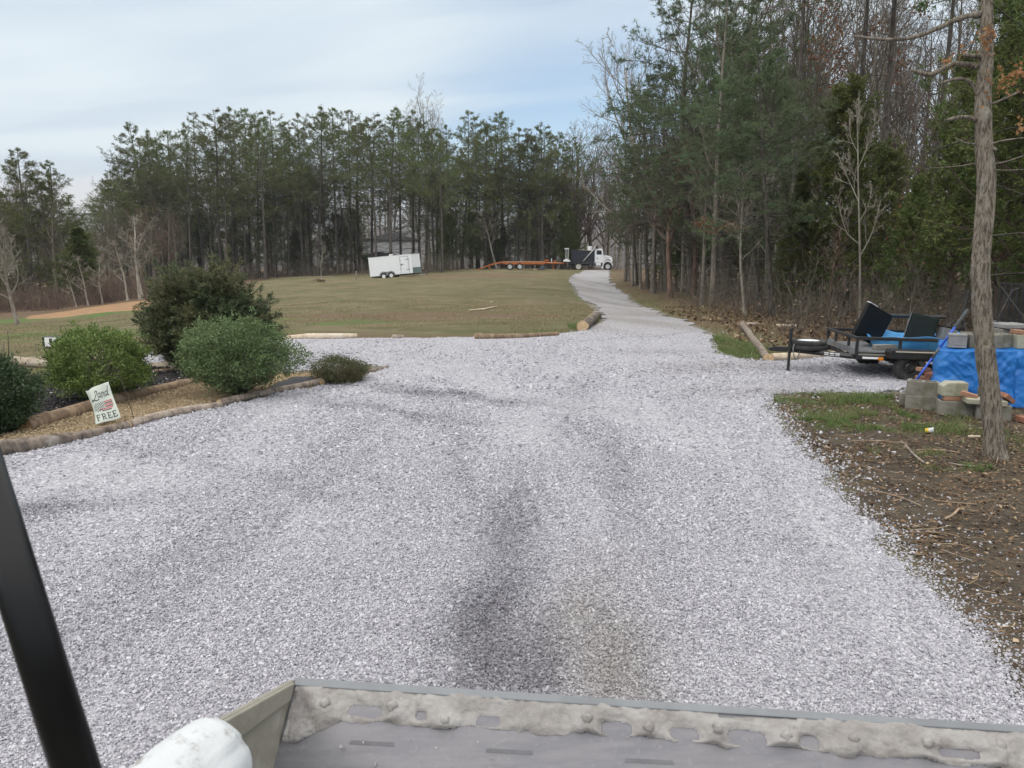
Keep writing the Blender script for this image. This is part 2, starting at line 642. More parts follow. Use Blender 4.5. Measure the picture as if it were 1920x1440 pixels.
# stains and thin places of the gravel: (pixel u, v, along-size m, across-size m, turn deg, darkness, tan)
STAIN = [(hit(930, 1170), 1.1, .30, 4, .95, .0), (hit(950, 1010), 1.5, .22, 3, .6, .0), (hit(1120, 1170), 0.9, .22, 8, .35, .42), (hit(1160, 1280), .8, .25, 10, .6, .5),
         (hit(1000, 1240), .6, .35, 6, .8, .1), (hit(900, 1250), .5, .25, 6, .7, .0), (hit(820, 740), 2.2, .28, -62, .65, .0), (hit(740, 775), 1.6, .2, -55, .5, .0), (hit(110, 950), 1.1, .22, 75, .45, .0),
         (hit(330, 870), 2.6, .14, -62, .22, .0), (hit(1150, 860), 3.0, .2, 2, .3, 0), (hit(870, 880), 2.8, .14, -8, .22, 0), (hit(1080, 760), 3, .25, 10, .25, 0),
         (hit(1690, 705), 1.3, .5, 80, .75, .1), (hit(1450, 735), 1.2, .4, 80, .45, .25), (hit(1350, 690), 1.2, .6, 75, .4, .25), (hit(1250, 662), 1.4, .5, 80, .3, .1),
         (hit(1560, 715), 1.6, .3, 85, .3, .15), (hit(1230, 630), 2.5, .18, 60, .4, .1)]


def stains(x, y):
    d = np.zeros(x.shape)
    t = np.zeros(x.shape)
    wx = x + 0.12 * vnoise(x, y, 2.2, 3)
    wy = y + 0.25 * vnoise(x, y, 1.7, 4)
    for p, L, W, ang, dk, tn in STAIN:
        a = R(ang)
        ux, uy = wx - p[0], wy - p[1]
        s = ux * math.sin(a) + uy * math.cos(a)
        w = ux * math.cos(a) - uy * math.sin(a)
        g = np.exp(-(s / L) ** 2 - (w / W) ** 2)
        d = np.maximum(d, dk * g)
        t = np.maximum(t, tn * g)
    far = smooth(np.hypot(x, y), 19, 26)          # the older, dustier road uphill
    lane = 0.5 + 0.5 * vnoise(x * 1.0 + 0.35 * y, y * 0.12, 1.3, 8)
    d = np.maximum(d, far * (0.08 + 0.62 * smooth(lane, .45, .9)))
    t = np.maximum(t, far * (.3 + .35 * smooth(lane, .3, .8)))
    cr_ = x - 0.155 * y + .0022 * y * y * np.sign(x - .1 * y) * 0      # grading lines run up the drive
    ln_ = .6 * vnoise(cr_ * 1.5, y * .10, 1.0, 6) + .4 * vnoise(cr_ * 4.5, y * .16, 1.0, 16)
    d = d + 0.17 * smooth(ln_, 0.05, .6) * (1 - far)
    return np.clip(d, 0, 1), np.clip(t, 0, 1)


# ------------------------------------------------------------------ the ground: one sheet from underfoot to the horizon
def polar(angles, radii):
    th, rr = np.meshgrid(angles, radii)
    x, y = rr * np.sin(th), rr * np.cos(th)
    nA, nR = len(angles), len(radii)
    i = np.arange(nR - 1)[:, None] * nA + np.arange(nA - 1)[None]
    Q = np.stack([i, i + 1, i + 1 + nA, i + nA], -1).reshape(-1, 4)
    return x.ravel(), y.ravel(), Q


ang = np.radians(np.concatenate([np.arange(-180, -44, 4.0), np.arange(-44, 44, 0.4), np.arange(44, 180.1, 4.0)]))
rad = np.concatenate([[0.02, 0.4], np.geomspace(0.8, 140, 470), np.geomspace(150, 3200, 40)])
gx, gy, gq = polar(ang, rad)
gz = gh(gx, gy)
r_ = np.hypot(gx, gy)
w_dirt = smooth(sdf(gx, gy, DIRT) + 0.25 * vnoise(gx, gy, 1.6, 1), -0.25, 0.3)
w_wood = smooth(sdf(gx, gy, WOODS) + 0.8 * vnoise(gx, gy, .7, 2), -1.0, 1.0)
w_wood = np.maximum(w_wood, smooth(r_, 98, 108))
tl = hits([(-400, 612), (-150, 603), (40, 592), (150, 583)])
w_wood = np.maximum(w_wood, smooth(r_ - np.interp(gx / np.maximum(gy, 1), [-.9, -.64, -.53, -.46, -.33, -.3], [52, 50, 49, 50, 62, 140]), -2, 2) * (gx < -14))
w_clay = smooth(sdf(gx, gy, CLAY) + 0.5 * vnoise(gx, gy, .5, 5), -0.5, 0.7)
w_green = np.zeros(gx.shape)
for (u, v, s1, s2, k) in [(110, 598, 6, 2.2, 1.), (30, 600, 5, 2.0, .9), (90, 628, 9, 4, .55), (600, 606, 3.5, 1.2, .8), (540, 600, 3, 1.2, .6), (980, 622, 3, .8, .5), (1375, 655, .8, 1.4, 1.), (1225, 566, 2.4, 2.6, .9),
                          (1085, 560, 3, 7, .5), (1590, 752, .9, .45, .95), (1655, 780, .8, .5, .7), (1540, 790, .5, .3, .6), (1770, 805, .6, .3, .5), (1070, 612, 1.0, .8, .6), (300, 625, 6, 2, .5),
                          (700, 548, 9, 5, .35), (1250, 578, 3, 2.5, .5), (1700, 850, .35, .2, .6), (1800, 880, .3, .15, .6)]:
    p = hit(u, v)
    w_green = np.maximum(w_green, k * np.exp(-((gx - p[0]) / s1) ** 2 - ((gy - p[1]) / s2) ** 2))
w_green *= 0.75 + 0.5 * vnoise(gx, gy, 1.1, 9)
w_brown = np.zeros(gx.shape)
for (u, v, s1, s2, k) in [(800, 590, 9, 2, .8), (700, 600, 8, 1.4, .6), (620, 630, 6, .7, .8), (900, 517, 9, 7, .8), (1000, 575, 8, 2.4, .6), (760, 632, 5, .6, .7), (1330, 605, 2, 3, .7), (1200, 560, 2, 8, .5), (960, 555, 8, 3, .4),
                          (230, 590, 6, 1.5, .8), (150, 600, 4, 1, .7), (110, 648, 4, .5, .5), (720, 520, 8, 4, .5), (1150, 520, 3, 10, .6)]:
    p = hit(u, v)
    w_brown = np.maximum(w_brown, k * np.exp(-((gx - p[0]) / s1) ** 2 - ((gy - p[1]) / s2) ** 2))
w_stone = np.exp(-np.maximum(-drive_d(gx, gy), 0) / 0.16) * (r_ < 60)
me = make_mesh('ground', np.stack([gx, gy, gz], -1), gq, None,
               dict(dirt=w_dirt, wood=w_wood, clay=w_clay, green=w_green, brown=w_brown, stone=w_stone), True)

m, nt, b = new_mat('field_and_soil')
A = lambda k: N(nt, 'ShaderNodeAttribute', attribute_name=k).outputs['Fac']
geo = N(nt, 'ShaderNodeNewGeometry').outputs['Position']
nbig = noise(nt, geo, 0.25, 5, 0.6, 0.4)
nmid = noise(nt, geo, 1.6, 5, 0.65)
nfin = noise(nt, geo, 14, 4, 0.75)
nblade = noise(nt, geo, 55, 3, 0.8)
mpz = N(nt, 'ShaderNodeMapping')
mpz.inputs['Scale'].default_value = (0.35, 1.3, 1)
nt.links.new(geo, mpz.inputs[0])
nband = noise(nt, mpz.outputs[0], 0.55, 5, 0.62, 0.6)
grass = mix_c(nt, ramp(nt, nbig, .40, .60), (0.138, 0.128, 0.072), (0.188, 0.155, 0.100))
grass = mix_c(nt, math_n(nt, 'MULTIPLY', ramp(nt, nband, .45, .62), .75), grass, (0.105, 0.102, 0.050))
grass = mix_c(nt, math_n(nt, 'MULTIPLY', ramp(nt, nmid, .52, .72), .6), grass, (0.27, 0.22, 0.145))
grass = mix_c(nt, math_n(nt, 'MULTIPLY', ramp(nt, nfin, .5, .72), .45), grass, (0.085, 0.095, 0.04))
gb = ramp(nt, math_n(nt, 'ADD', A('brown'), math_n(nt, 'MULTIPLY', math_n(nt, 'SUBTRACT', nmid, .5), .9)), .22, .75)
grass = mix_c(nt, gb, grass, mix_c(nt, nfin, (0.125, 0.090, 0.060), (0.195, 0.145, 0.098)))
gg = ramp(nt, math_n(nt, 'ADD', A('green'), math_n(nt, 'MULTIPLY', math_n(nt, 'SUBTRACT', nmid, .5), .9)), .18, .85)
grass = mix_c(nt, gg, grass, mix_c(nt, nfin, (0.075, 0.135, 0.035), (0.125, 0.19, 0.06)))
soil = mix_c(nt, ramp(nt, nmid, .38, .62), (0.108, 0.090, 0.070), (0.062, 0.052, 0.043))
soil = mix_c(nt, math_n(nt, 'MULTIPLY', ramp(nt, nfin, .45, .7), .7), soil, (0.165, 0.130, 0.092))
soil = mix_c(nt, math_n(nt, 'MULTIPLY', gg, .8), soil, mix_c(nt, nfin, (0.05, 0.10, 0.02), (0.10, 0.16, 0.05)))
wood = mix_c(nt, ramp(nt, nfin, .36, .64), (0.075, 0.052, 0.037), (0.21, 0.145, 0.10))
wood = mix_c(nt, math_n(nt, 'MULTIPLY', ramp(nt, nbig, .45, .65), .5), wood, (0.115, 0.09, 0.05))
clay = mix_c(nt, ramp(nt, nmid, .4, .6), (0.36, 0.22, 0.125), (0.29, 0.19, 0.115))
col = mix_c(nt, A('wood'), grass, wood)
col = mix_c(nt, A('dirt'), col, soil)
col = mix_c(nt, ramp(nt, math_n(nt, 'ADD', A('clay'), math_n(nt, 'MULTIPLY', math_n(nt, 'SUBTRACT', nmid, .5), .6)), .3, .7), col, clay)
vor = N(nt, 'ShaderNodeTexVoronoi')
vor.inputs['Scale'].default_value = 42
nt.links.new(geo, vor.inputs['Vector'])
sepc = N(nt, 'ShaderNodeSeparateColor')
nt.links.new(vor.outputs['Color'], sepc.inputs[0])
chip = math_n(nt, 'MULTIPLY', math_n(nt, 'GREATER_THAN', math_n(nt, 'ADD', A('stone'), math_n(nt, 'MULTIPLY', sepc.outputs[0], .75)), 1.0), math_n(nt, 'LESS_THAN', vor.outputs['Distance'], .45))
col = mix_c(nt, math_n(nt, 'MULTIPLY', chip, .8), col, (0.45, 0.44, 0.45))
set_in(nt, b.inputs['Base Color'], col)
b.inputs['Roughness'].default_value = 0.95
b.inputs['Specular IOR Level'].default_value = 0.1
hh = math_n(nt, 'ADD', math_n(nt, 'MULTIPLY', nfin, 1.0), math_n(nt, 'MULTIPLY', nblade, .5))
bump(nt, b, hh, 0.9, 0.05)
tag(link('ground', me, m), kind='structure')

# ------------------------------------------------------------------ gravel road
ang = np.radians(np.concatenate([np.arange(-62, 2, 0.22), np.arange(2, 17, 0.07), np.arange(17, 62, .22)]))
rad = np.concatenate([np.geomspace(0.9, 105, 900)])
x, y, q = polar(ang, rad)
d = drive_d(x, y) + 0.06 * vnoise(x, y, 5, 1) + 0.10 * vnoise(x, y, 1.7, 2) * np.clip(np.hypot(x, y) / 10, .5, 3)
keep = (d[q] > 0).all(1)
q = q[keep]
used, inv = np.unique(q, return_inverse=True)
x, y, q = x[used], y[used], inv.reshape(-1, 4)
lift = 0.006 + 0.0008 * np.hypot(x, y)
dk, tn = stains(x, y)
rut = 0.012 * vnoise(x + .2 * y, y * .5, 1.2, 5) * smooth(np.hypot(x, y), 3, 8) * smooth(drive_d(x, y), 0, .5)
me = make_mesh('driveway', np.stack([x, y, gh(x, y) + lift + np.maximum(rut, -0.004)], -1), q, None, dict(dark=dk, tan=tn), True)


def gravel_nodes(nt, stone_rand, geo):
    """White limestone chips: colours from near white through lavender grey to slate."""
    A = lambda k: N(nt, 'ShaderNodeAttribute', attribute_name=k).outputs['Fac']
    cr = N(nt, 'ShaderNodeValToRGB')
    e = cr.color_ramp.elements
    e[0].position, e[0].color = 0.0, (0.215, 0.21, 0.245, 1)
    e[1].position, e[1].color = 1.0, (0.565, 0.56, 0.60, 1)
    for p, c_ in ((.12, (0.285, 0.28, 0.31)), (.35, (0.385, 0.378, 0.418)), (.7, (0.455, 0.448, 0.488))):
        n_ = e.new(p)
        n_.color = (*c_, 1)
    nt.links.new(stone_rand, cr.inputs[0])
    col = cr.outputs[0]
    dark = mix_c(nt, stone_rand, (0.045, 0.043, 0.055), (0.25, 0.245, 0.28))
    col = mix_c(nt, math_n(nt, 'MULTIPLY', A('dark'), .92), col, dark)
    col = mix_c(nt, math_n(nt, 'MULTIPLY', A('tan'), .75), col, mix_c(nt, stone_rand, (0.20, 0.175, 0.14), (0.47, 0.43, 0.37)))
    return col


m, nt, b = new_mat('gravel_road')
geo = N(nt, 'ShaderNodeNewGeometry').outputs['Position']
v1 = N(nt, 'ShaderNodeTexVoronoi')
v1.inputs['Scale'].default_value = 38
nt.links.new(geo, v1.inputs['Vector'])
s1 = N(nt, 'ShaderNodeSeparateColor')
nt.links.new(v1.outputs['Color'], s1.inputs[0])
col = gravel_nodes(nt, s1.outputs[0], geo)
n2 = noise(nt, geo, 1.2, 5, .65)
n3 = noise(nt, geo, 7, 4, .7)
col = mix_c(nt, math_n(nt, 'MULTIPLY', ramp(nt, n2, .42, .7), .15), col, (0.34, 0.33, 0.36))
col = mix_c(nt, math_n(nt, 'MULTIPLY', ramp(nt, n3, .5, .75), .25), col, (0.60, 0.60, 0.625))
col = mix_c(nt, math_n(nt, 'MULTIPLY', ramp(nt, v1.outputs['Distance'], .38, .62), .30), col, (0.20, 0.195, 0.21))
set_in(nt, b.inputs['Base Color'], col)
b.inputs['Roughness'].default_value = 0.9
b.inputs['Specular IOR Level'].default_value = 0.2
bump(nt, b, math_n(nt, 'SUBTRACT', math_n(nt, 'MULTIPLY', s1.outputs[1], .5), v1.outputs['Distance']), 0.8, 0.02)
tag(link('driveway', me, m), kind='structure')

m, nt, b = new_mat('limestone_chips')
gi = N(nt, 'ShaderNodeNewGeometry')
col = gravel_nodes(nt, gi.outputs['Random Per Island'], None)
n3 = noise(nt, gi.outputs['Position'], 90, 3, .7)
col = mix_c(nt, math_n(nt, 'MULTIPLY', ramp(nt, n3, .45, .7), .25), col, (0.36, 0.35, 0.38))
set_in(nt, b.inputs['Base Color'], col)
b.inputs['Roughness'].default_value = 0.85
b.inputs['Specular IOR Level'].default_value = 0.25
CHIP_MAT = m
BOX = np.array([(x, y, z) for z in (-1, 1) for y in (-1, 1) for x in (-1, 1)], float)
BOXQ = np.array([(0, 2, 3, 1), (4, 5, 7, 6), (0, 1, 5, 4), (2, 6, 7, 3), (0, 4, 6, 2), (1, 3, 7, 5)])


def quat_rot(n, rg, tilt=None):
    q_ = rg.normal(size=(n, 4))
    if tilt is not None:
        q_[:, 1:3] *= tilt
        q_[:, :1] = rg.normal(size=(n, 1))
        q_[:, 3:] = rg.normal(size=(n, 1))
    q_ /= np.linalg.norm(q_, axis=1, keepdims=True)
    w, x, y, z = q_.T
    return np.stack([np.stack([1 - 2 * (y * y + z * z), 2 * (x * y - w * z), 2 * (x * z + w * y)], -1),
                     np.stack([2 * (x * y + w * z), 1 - 2 * (x * x + z * z), 2 * (y * z - w * x)], -1),
                     np.stack([2 * (x * z - w * y), 2 * (y * z + w * x), 1 - 2 * (x * x + y * y)], -1)], -2)


def stones(x, y, z, size, rg, tilt=.5):
    n = len(x)
    dims = size[:, None] * np.stack([rg.uniform(.75, 1.25, n), rg.uniform(.55, .9, n), rg.uniform(.35, .65, n)], -1) * 0.5
    V = BOX[None] * rg.uniform(.55, 1.0, (n, 8, 3)) * dims[:, None, :]
    V = np.einsum('nij,nkj->nki', quat_rot(n, rg, tilt), V)
    V += np.stack([x, y, z + dims[:, 2] * .5], -1)[:, None, :]
    Q = BOXQ[None] + (np.arange(n) * 8)[:, None, None]
    return V.reshape(-1, 3), Q.reshape(-1, 4)


def scatter(r0, r1, th0, th1, dens, rg):
    n = int(dens * 0.5 * (r1 * r1 - r0 * r0) * (th1 - th0))
    r = np.sqrt(rg.uniform(r0 * r0, r1 * r1, n))
    th = rg.uniform(th0, th1, n)
    return r * np.sin(th), r * np.cos(th)


mb = MB()
dkA, tnA = [], []
TH = R(41)
for r0, r1, dens, sz in ((2.6, 4.2, 11000, .0126), (4.2, 6.0, 8000, .0143), (6.0, 8.5, 3900, .0188), (8.5, 12, 1600, .026), (12, 26, 420, .036)):
    X, Y = scatter(r0, r1, -TH, TH, dens, rng)
    D = drive_d(X, Y)
    edge = D + 0.07 * vnoise(X, Y, 5, 1) + 0.12 * vnoise(X, Y, 1.7, 2)
    k = (edge > 0) | (rng.random(len(X)) < 0.50 * np.exp(np.minimum(edge, 0) / 0.16) + 0.06 * np.exp(np.minimum(edge, 0) / 0.5) * (X > 0))
    k &= ~((X < 0) & (edge < -.04))
    k &= rng.random(len(X)) < 1 - smooth(np.hypot(X, Y), 10.5, 25)
    X, Y, edge = X[k], Y[k], edge[k]
    s = sz * rng.lognormal(0, .28, len(X))
    lay = np.where(edge > 0, rng.uniform(.004, .014, len(X)), 0.0)
    V, Q = stones(X, Y, gh(X, Y) + lay, s, rng)
    mb.add(V, Q)
    a, t_ = stains(X, Y)
    flick = np.clip(a * 1.15 + rng.normal(0, .14, len(X)) * (a > .05), 0, 1)
    dkA.append(np.repeat(flick, 8))
    tnA.append(np.repeat(t_, 8))
me = make_mesh('gravel', np.vstack(mb.V), np.vstack(mb.Q), None, dict(dark=np.concatenate(dkA), tan=np.concatenate(tnA)))
tag(link('gravel', me, CHIP_MAT), 'loose white and grey crushed limestone spread over the driveway', 'gravel', kind='stuff')

# ------------------------------------------------------------------ planting beds
def sheet(name, poly, step, lift, mat, wob=0.05, kind='structure', mound=0.0):
    P = np.asarray(poly)
    x0, y0 = P.min(0) - .2
    x1, y1 = P.max(0) + .2
    xs, ys = np.arange(x0, x1, step), np.arange(y0, y1, step)
    X, Y = np.meshgrid(xs, ys)
    X, Y = X.ravel(), Y.ravel()
    d = sdf(X, Y, P) + wob * vnoise(X, Y, 4, 3)
    n = len(xs)
    i = np.arange(len(ys) - 1)[:, None] * n + np.arange(n - 1)[None]
    Q = np.stack([i, i + 1, i + 1 + n, i + n], -1).reshape(-1, 4)
    Q = Q[(d[Q] > 0).all(1)]
    used, inv = np.unique(Q, return_inverse=True)
    X, Y, d = X[used], Y[used], d[used]
    Z = gh(X, Y) + lift + mound * smooth(d, 0, .3) * (1 + .5 * vnoise(X, Y, 6, 7))
    me = make_mesh(name, np.stack([X, Y, Z], -1), inv.reshape(-1, 4), None, None, True)
    return tag(link(name, me, mat), kind=kind)


def grain_mat(name, c1, c2, c3, scale=60, bmp=.8, spec=.2, rough=.9):
    m, nt, b = new_mat(name)
    geo = N(nt, 'ShaderNodeNewGeometry').outputs['Position']
    mp = N(nt, 'ShaderNodeMapping')
    mp.inputs['Scale'].default_value = (1, 1.6, 1)
    mp.inputs['Rotation'].default_value = (0, 0, .6)
    nt.links.new(geo, mp.inputs[0])
    v = N(nt, 'ShaderNodeTexVoronoi')
    v.inputs['Scale'].default_value = scale
    nt.links.new(mp.outputs[0], v.inputs['Vector'])
    s = N(nt, 'ShaderNodeSeparateColor')
    nt.links.new(v.outputs['Color'], s.inputs[0])
    col = mix_c(nt, s.outputs[0], c1, c2)
    col = mix_c(nt, ramp(nt, noise(nt, geo, 3, 5, .65), .5, .7), col, c3)
    set_in(nt, b.inputs['Base Color'], col)
    b.inputs['Roughness'].default_value = rough
    b.inputs['Specular IOR Level'].default_value = spec
    bump(nt, b, math_n(nt, 'SUBTRACT', s.outputs[1], v.outputs['Distance']), bmp, .03)
    return m


CHIPM = grain_mat('tan_wood_chips', (0.272, 0.197, 0.117), (0.448, 0.353, 0.234), (0.240, 0.172, 0.108), 55)
MULM = grain_mat('black_mulch', (0.012, 0.011, 0.012), (0.055, 0.048, 0.05), (0.02, 0.018, 0.019), 40)
sheet('wood_chip_bed', CHIPS, .05, .016, CHIPM, .04, mound=.02)
sheet('mulch_bed', MULCH, .05, .022, MULM, .08, mound=.05)
FABM = coat('weed_fabric', (0.014, 0.014, 0.018), (0.028, 0.028, 0.034), 6, .75, bmp=.4, bscale=9)
o = sheet('weed_fabric', FABRIC, .04, .05, FABM, .03, kind=None, mound=.03)
tag(o, 'exposed black weed fabric beside the small round shrub', 'landscape fabric')
o = sheet('weed_fabric', FAB2, .03, .05, FABM, .02, kind=None, mound=.02)
tag(o, 'narrow strip of black weed fabric along the front log border, under the broad pale shrub', 'landscape fabric')

# loose chips of bark and wood over both beds
def slivers(X, Y, Z, L, W, rg, H=.006, tilt=.35):
    n = len(X)
    V = BOX[None] * np.stack([L, W, np.full(n, H)], -1)[:, None, :] * .5 * rg.uniform(.6, 1, (n, 8, 3))
    V = np.einsum('nij,nkj->nki', quat_rot(n, rg, tilt), V) + np.stack([X, Y, Z], -1)[:, None, :]
    return V.reshape(-1, 3), (BOXQ[None] + (np.arange(n) * 8)[:, None, None]).reshape(-1, 4)


def in_poly(poly, n, rg):
    P = np.asarray(poly)
    X = rg.uniform(P[:, 0].min(), P[:, 0].max(), n)
    Y = rg.uniform(P[:, 1].min(), P[:, 1].max(), n)
    k = sdf(X, Y, P) > .03
    return X[k], Y[k]


X, Y = in_poly(CHIPS, 26000, rng)
V, Q = slivers(X, Y, gh(X, Y) + .04, rng.uniform(.02, .05, len(X)), rng.uniform(.010, .02, len(X)), rng)
mt, nt, b = new_mat('wood_chip')
gi = N(nt, 'ShaderNodeNewGeometry').outputs['Random Per Island']
set_in(nt, b.inputs['Base Color'], mix_c(nt, gi, (0.22, 0.155, 0.085), (0.50, 0.395, 0.26)))
b.inputs['Roughness'].default_value = .85
tag(link('wood_chips', make_mesh('wood_chips', V, Q), mt), 'tan wood chips between the two log borders', 'wood chips', kind='stuff')
X, Y = in_poly(MULCH, 9000, rng)
V, Q = slivers(X, Y, gh(X, Y) + .08, rng.uniform(.03, .09, len(X)), rng.uniform(.012, .03, len(X)), rng)
mt, nt, b = new_mat('bark_mulch')
gi = N(nt, 'ShaderNodeNewGeometry').outputs['Random Per Island']
pale = math_n(nt, 'GREATER_THAN', gi, .955)
set_in(nt, b.inputs['Base Color'], mix_c(nt, pale, mix_c(nt, gi, (0.01, 0.009, 0.01), (0.06, 0.05, 0.05)), (0.5, 0.5, 0.53)))
b.inputs['Roughness'].default_value = .7
tag(link('bark_mulch', make_mesh('bark_mulch', V, Q), mt), 'dark bark mulch flecked with pale chips under the shrubs', 'mulch', kind='stuff')

# ------------------------------------------------------------------ leaves, twigs and grass on the bare soil by the oak
def leaf_cards(X, Y, Z, S, rg, tilt=.5):
    """Curled dead leaves: two bent halves each."""
    n = len(X)
    L = np.array([(-.5, 0, 0), (-.1, .28, .10), (.5, 0, .06), (-.1, -.28, .10)])
    V = L[None] * S[:, None, None] * rg.uniform(.7, 1.2, (n, 1, 3))
    V = np.einsum('nij,nkj->nki', quat_rot(n, rg, tilt), V) + np.stack([X, Y, Z], -1)[:, None, :]
    T = np.array([(0, 2, 1), (0, 3, 2)])
    return V.reshape(-1, 3), (T[None] + (np.arange(n) * 4)[:, None, None]).reshape(-1, 3)


LITM, nt, b = new_mat('dead_leaves')
gi = N(nt, 'ShaderNodeNewGeometry').outputs['Random Per Island']
cr = N(nt, 'ShaderNodeValToRGB')
e = cr.color_ramp.elements
e[0].color, e[1].color = (0.055, 0.035, 0.024, 1), (0.46, 0.36, 0.25, 1)
for p, c_ in ((.4, (0.12, 0.075, 0.045)), (.75, (0.21, 0.14, 0.085)), (.93, (0.29, 0.21, 0.14))):
    n_ = e.new(p)
    n_.color = (*c_, 1)
nt.links.new(gi, cr.inputs[0])
set_in(nt, b.inputs['Base Color'], cr.outputs[0])
b.inputs['Roughness'].default_value = .8
b.inputs['Specular IOR Level'].default_value = .2

X, Y = scatter(2.8, 14, R(8), R(46), 620, rng)
k = (sdf(X, Y, DIRT) > .0) & (drive_d(X, Y) < -.12) & (rng.random(len(X)) < .18 + .7 * smooth(vnoise(X, Y, 1.1, 12) + .25 * (Y > 6.5), -.1, .6))
X, Y = X[k], Y[k]
V, T = leaf_cards(X, Y, gh(X, Y) + rng.uniform(.002, .014, len(X)), rng.uniform(.018, .058, len(X)), rng, .22)
n = 2600
X, Y = scatter(2.8, 13, R(8), R(46), 190, rng)
k = (sdf(X, Y, DIRT) > 0) & (drive_d(X, Y) < -.15) & (rng.random(len(X)) < .35 + .6 * smooth(vnoise(X, Y, .9, 14), -.1, .6))
X, Y = X[k], Y[k]
B = len(X)
a = rng.normal(.15, .75, B)
Lh = rng.uniform(.02, .085, B) * np.where(rng.random(B) < .10, 2.6, 1)
s = np.linspace(-1, 1, 4)
dirs = np.stack([np.cos(a), np.sin(a)], -1)
P = np.empty((B, 4, 3))
bend = rng.normal(0, .12, B)
for j in range(4):
    P[:, j, 0] = X + dirs[:, 0] * Lh * s[j] - dirs[:, 1] * bend * Lh * (s[j] ** 2)
    P[:, j, 1] = Y + dirs[:, 1] * Lh * s[j] + dirs[:, 0] * bend * Lh * (s[j] ** 2)
P[:, :, 2] = gh(P[:, :, 0], P[:, :, 1]) + rng.uniform(.004, .03, (B, 1)) + rng.normal(0, .006, (B, 4))
V2, Q2 = tubes(P, np.broadcast_to((rng.uniform(.0010, .0026, B) * np.where(rng.random(B) < .1, 1.8, 1))[:, None], (B, 4)), 3)
mb = MB()
mb.add(V, None, T)
mb.add(V2, Q2)
# leaf litter along the wood edge and under the trees
X, Y = scatter(13, 40, R(8), R(42), 26, rng)
k = (sdf(X, Y, WOODS) > -.8)
X, Y = X[k], Y[k]
V, T = leaf_cards(X, Y, gh(X, Y) + .03, rng.uniform(.08, .20, len(X)), rng)
mb.add(V, None, T)
X, Y = scatter(14, 20, R(12), R(36), 90, rng)
k = (sdf(X, Y, WOODS) > -.2) & (drive_d(X, Y) < -.1)
X, Y = X[k], Y[k]
V, T = leaf_cards(X, Y, gh(X, Y) + .03, rng.uniform(.06, .14, len(X)), rng)
mb.add(V, None, T)
tag(link('leaf_litter', mb.mesh('leaf_litter'), LITM), 'dead leaves and broken twigs littering the bare soil beside the driveway', 'leaf litter', kind='stuff')


def blades(X, Y, L, W, rg, lean=.5):
    n = len(X)
    Z = gh(X, Y)
    a = rg.uniform(0, 2 * math.pi, n)
    ca, sa = np.cos(a), np.sin(a)
    ln = rg.uniform(0.1, lean, n) * L
    V = np.empty((n, 5, 3))
    for j, (t, w) in enumerate(((0, 1), (0, -1), (.55, .8), (.55, -.8), (1, 0))):
        V[:, j, 0] = X + ca * ln * t * t - sa * W * w * .5
        V[:, j, 1] = Y + sa * ln * t * t + ca * W * w * .5
        V[:, j, 2] = Z + L * t * (1 - .15 * t)
    i = (np.arange(n) * 5)[:, None]
    return V.reshape(-1, 3), i + np.array([[0, 1, 3, 2]]), i + np.array([[2, 3, 4]])


GRM = leaf_mat('green_grass', (0.062, 0.118, 0.024), (0.140, 0.200, 0.062), (0.19, 0.18, 0.085), .6, .3)
mb = MB()
for (u, v, s1, s2, n, L) in [(1590, 750, .75, .30, 9000, .075), (1655, 782, .7, .35, 6500, .055), (1535, 792, .38, .16, 3500, .05), (1770, 806, .45, .22, 2200, .06), (1700, 850, .25, .13, 1400, .045), (1795, 878, .22, .10, 1200, .045),
                             (1735, 765, .35, .2, 1800, .06), (1375, 655, .55, .95, 9000, .08), (1345, 640, .3, .9, 2500, .09), (1890, 830, .4, .3, 900, .06), (1610, 800, .5, .25, 2200, .045), (1100, 615, .35, .6, 2600, .13), (1125, 606, .25, .5, 2000, .13),
                             (1050, 628, .8, .3, 1500, .1), (560, 704, .5, .12, 1200, .06), (1835, 770, .3, .2, 500, .06)]:
    p = hit(u, v)
    X = p[0] + s1 * np.clip(rng.normal(size=n), -2, 2) * .75
    Y = p[1] + s2 * np.clip(rng.normal(size=n), -2, 2) * .75
    k = drive_d(X, Y) < -.05
    k &= (vnoise(X, Y, 3.5, 21) > -.2) & (rng.random(len(X)) < .75)
    X, Y = X[k], Y[k]
    V, Q, T = blades(X, Y, L * rng.lognormal(0, .35, len(X)), np.full(len(X), .004 + .00025 * p[1]), rng, 1.0)
    mb.add(V, Q, T)
tag(link('grass', mb.mesh('grass'), GRM), 'short green grass growing in tufts beside the gravel', 'grass', kind='stuff')
# dry winter grass: taller tufts along the field edge and the wood edge
DRYM = leaf_mat('dry_grass', (0.240, 0.198, 0.102), (0.432, 0.348, 0.204), (0.156, 0.168, 0.066), .7, .3)
mb = MB()
X, Y = scatter(16, 40, -R(38), R(16), 85, rng)
k = (drive_d(X, Y) < -.15) & (vnoise(X, Y, .8, 5) > -.2)
X, Y = X[k], Y[k]
V, Q, T = blades(X, Y, rng.uniform(.03, .075, len(X)), np.full(len(X), .014), rng, 1.6)
mb.add(V, Q, T)
X, Y = scatter(16, 60, R(6), R(20), 40, rng)
dd = sdf(X, Y, WOODS)
k = (drive_d(X, Y) < -.1) & (dd > -2.5) & (dd < 3)
X, Y = X[k], Y[k]
V, Q, T = blades(X, Y, rng.uniform(.04, .14, len(X)), np.full(len(X), .014), rng, 1.2)
mb.add(V, Q, T)
tag(link('dry_grass', mb.mesh('dry_grass'), DRYM), 'short dormant tan grass along the edges of the field', 'grass', kind='stuff')
# ------------------------------------------------------------------ growing things
UPZ = np.array([0, 0, 1.0])


def unit(a):
    return a / (np.linalg.norm(a, axis=-1, keepdims=True) + 1e-9)


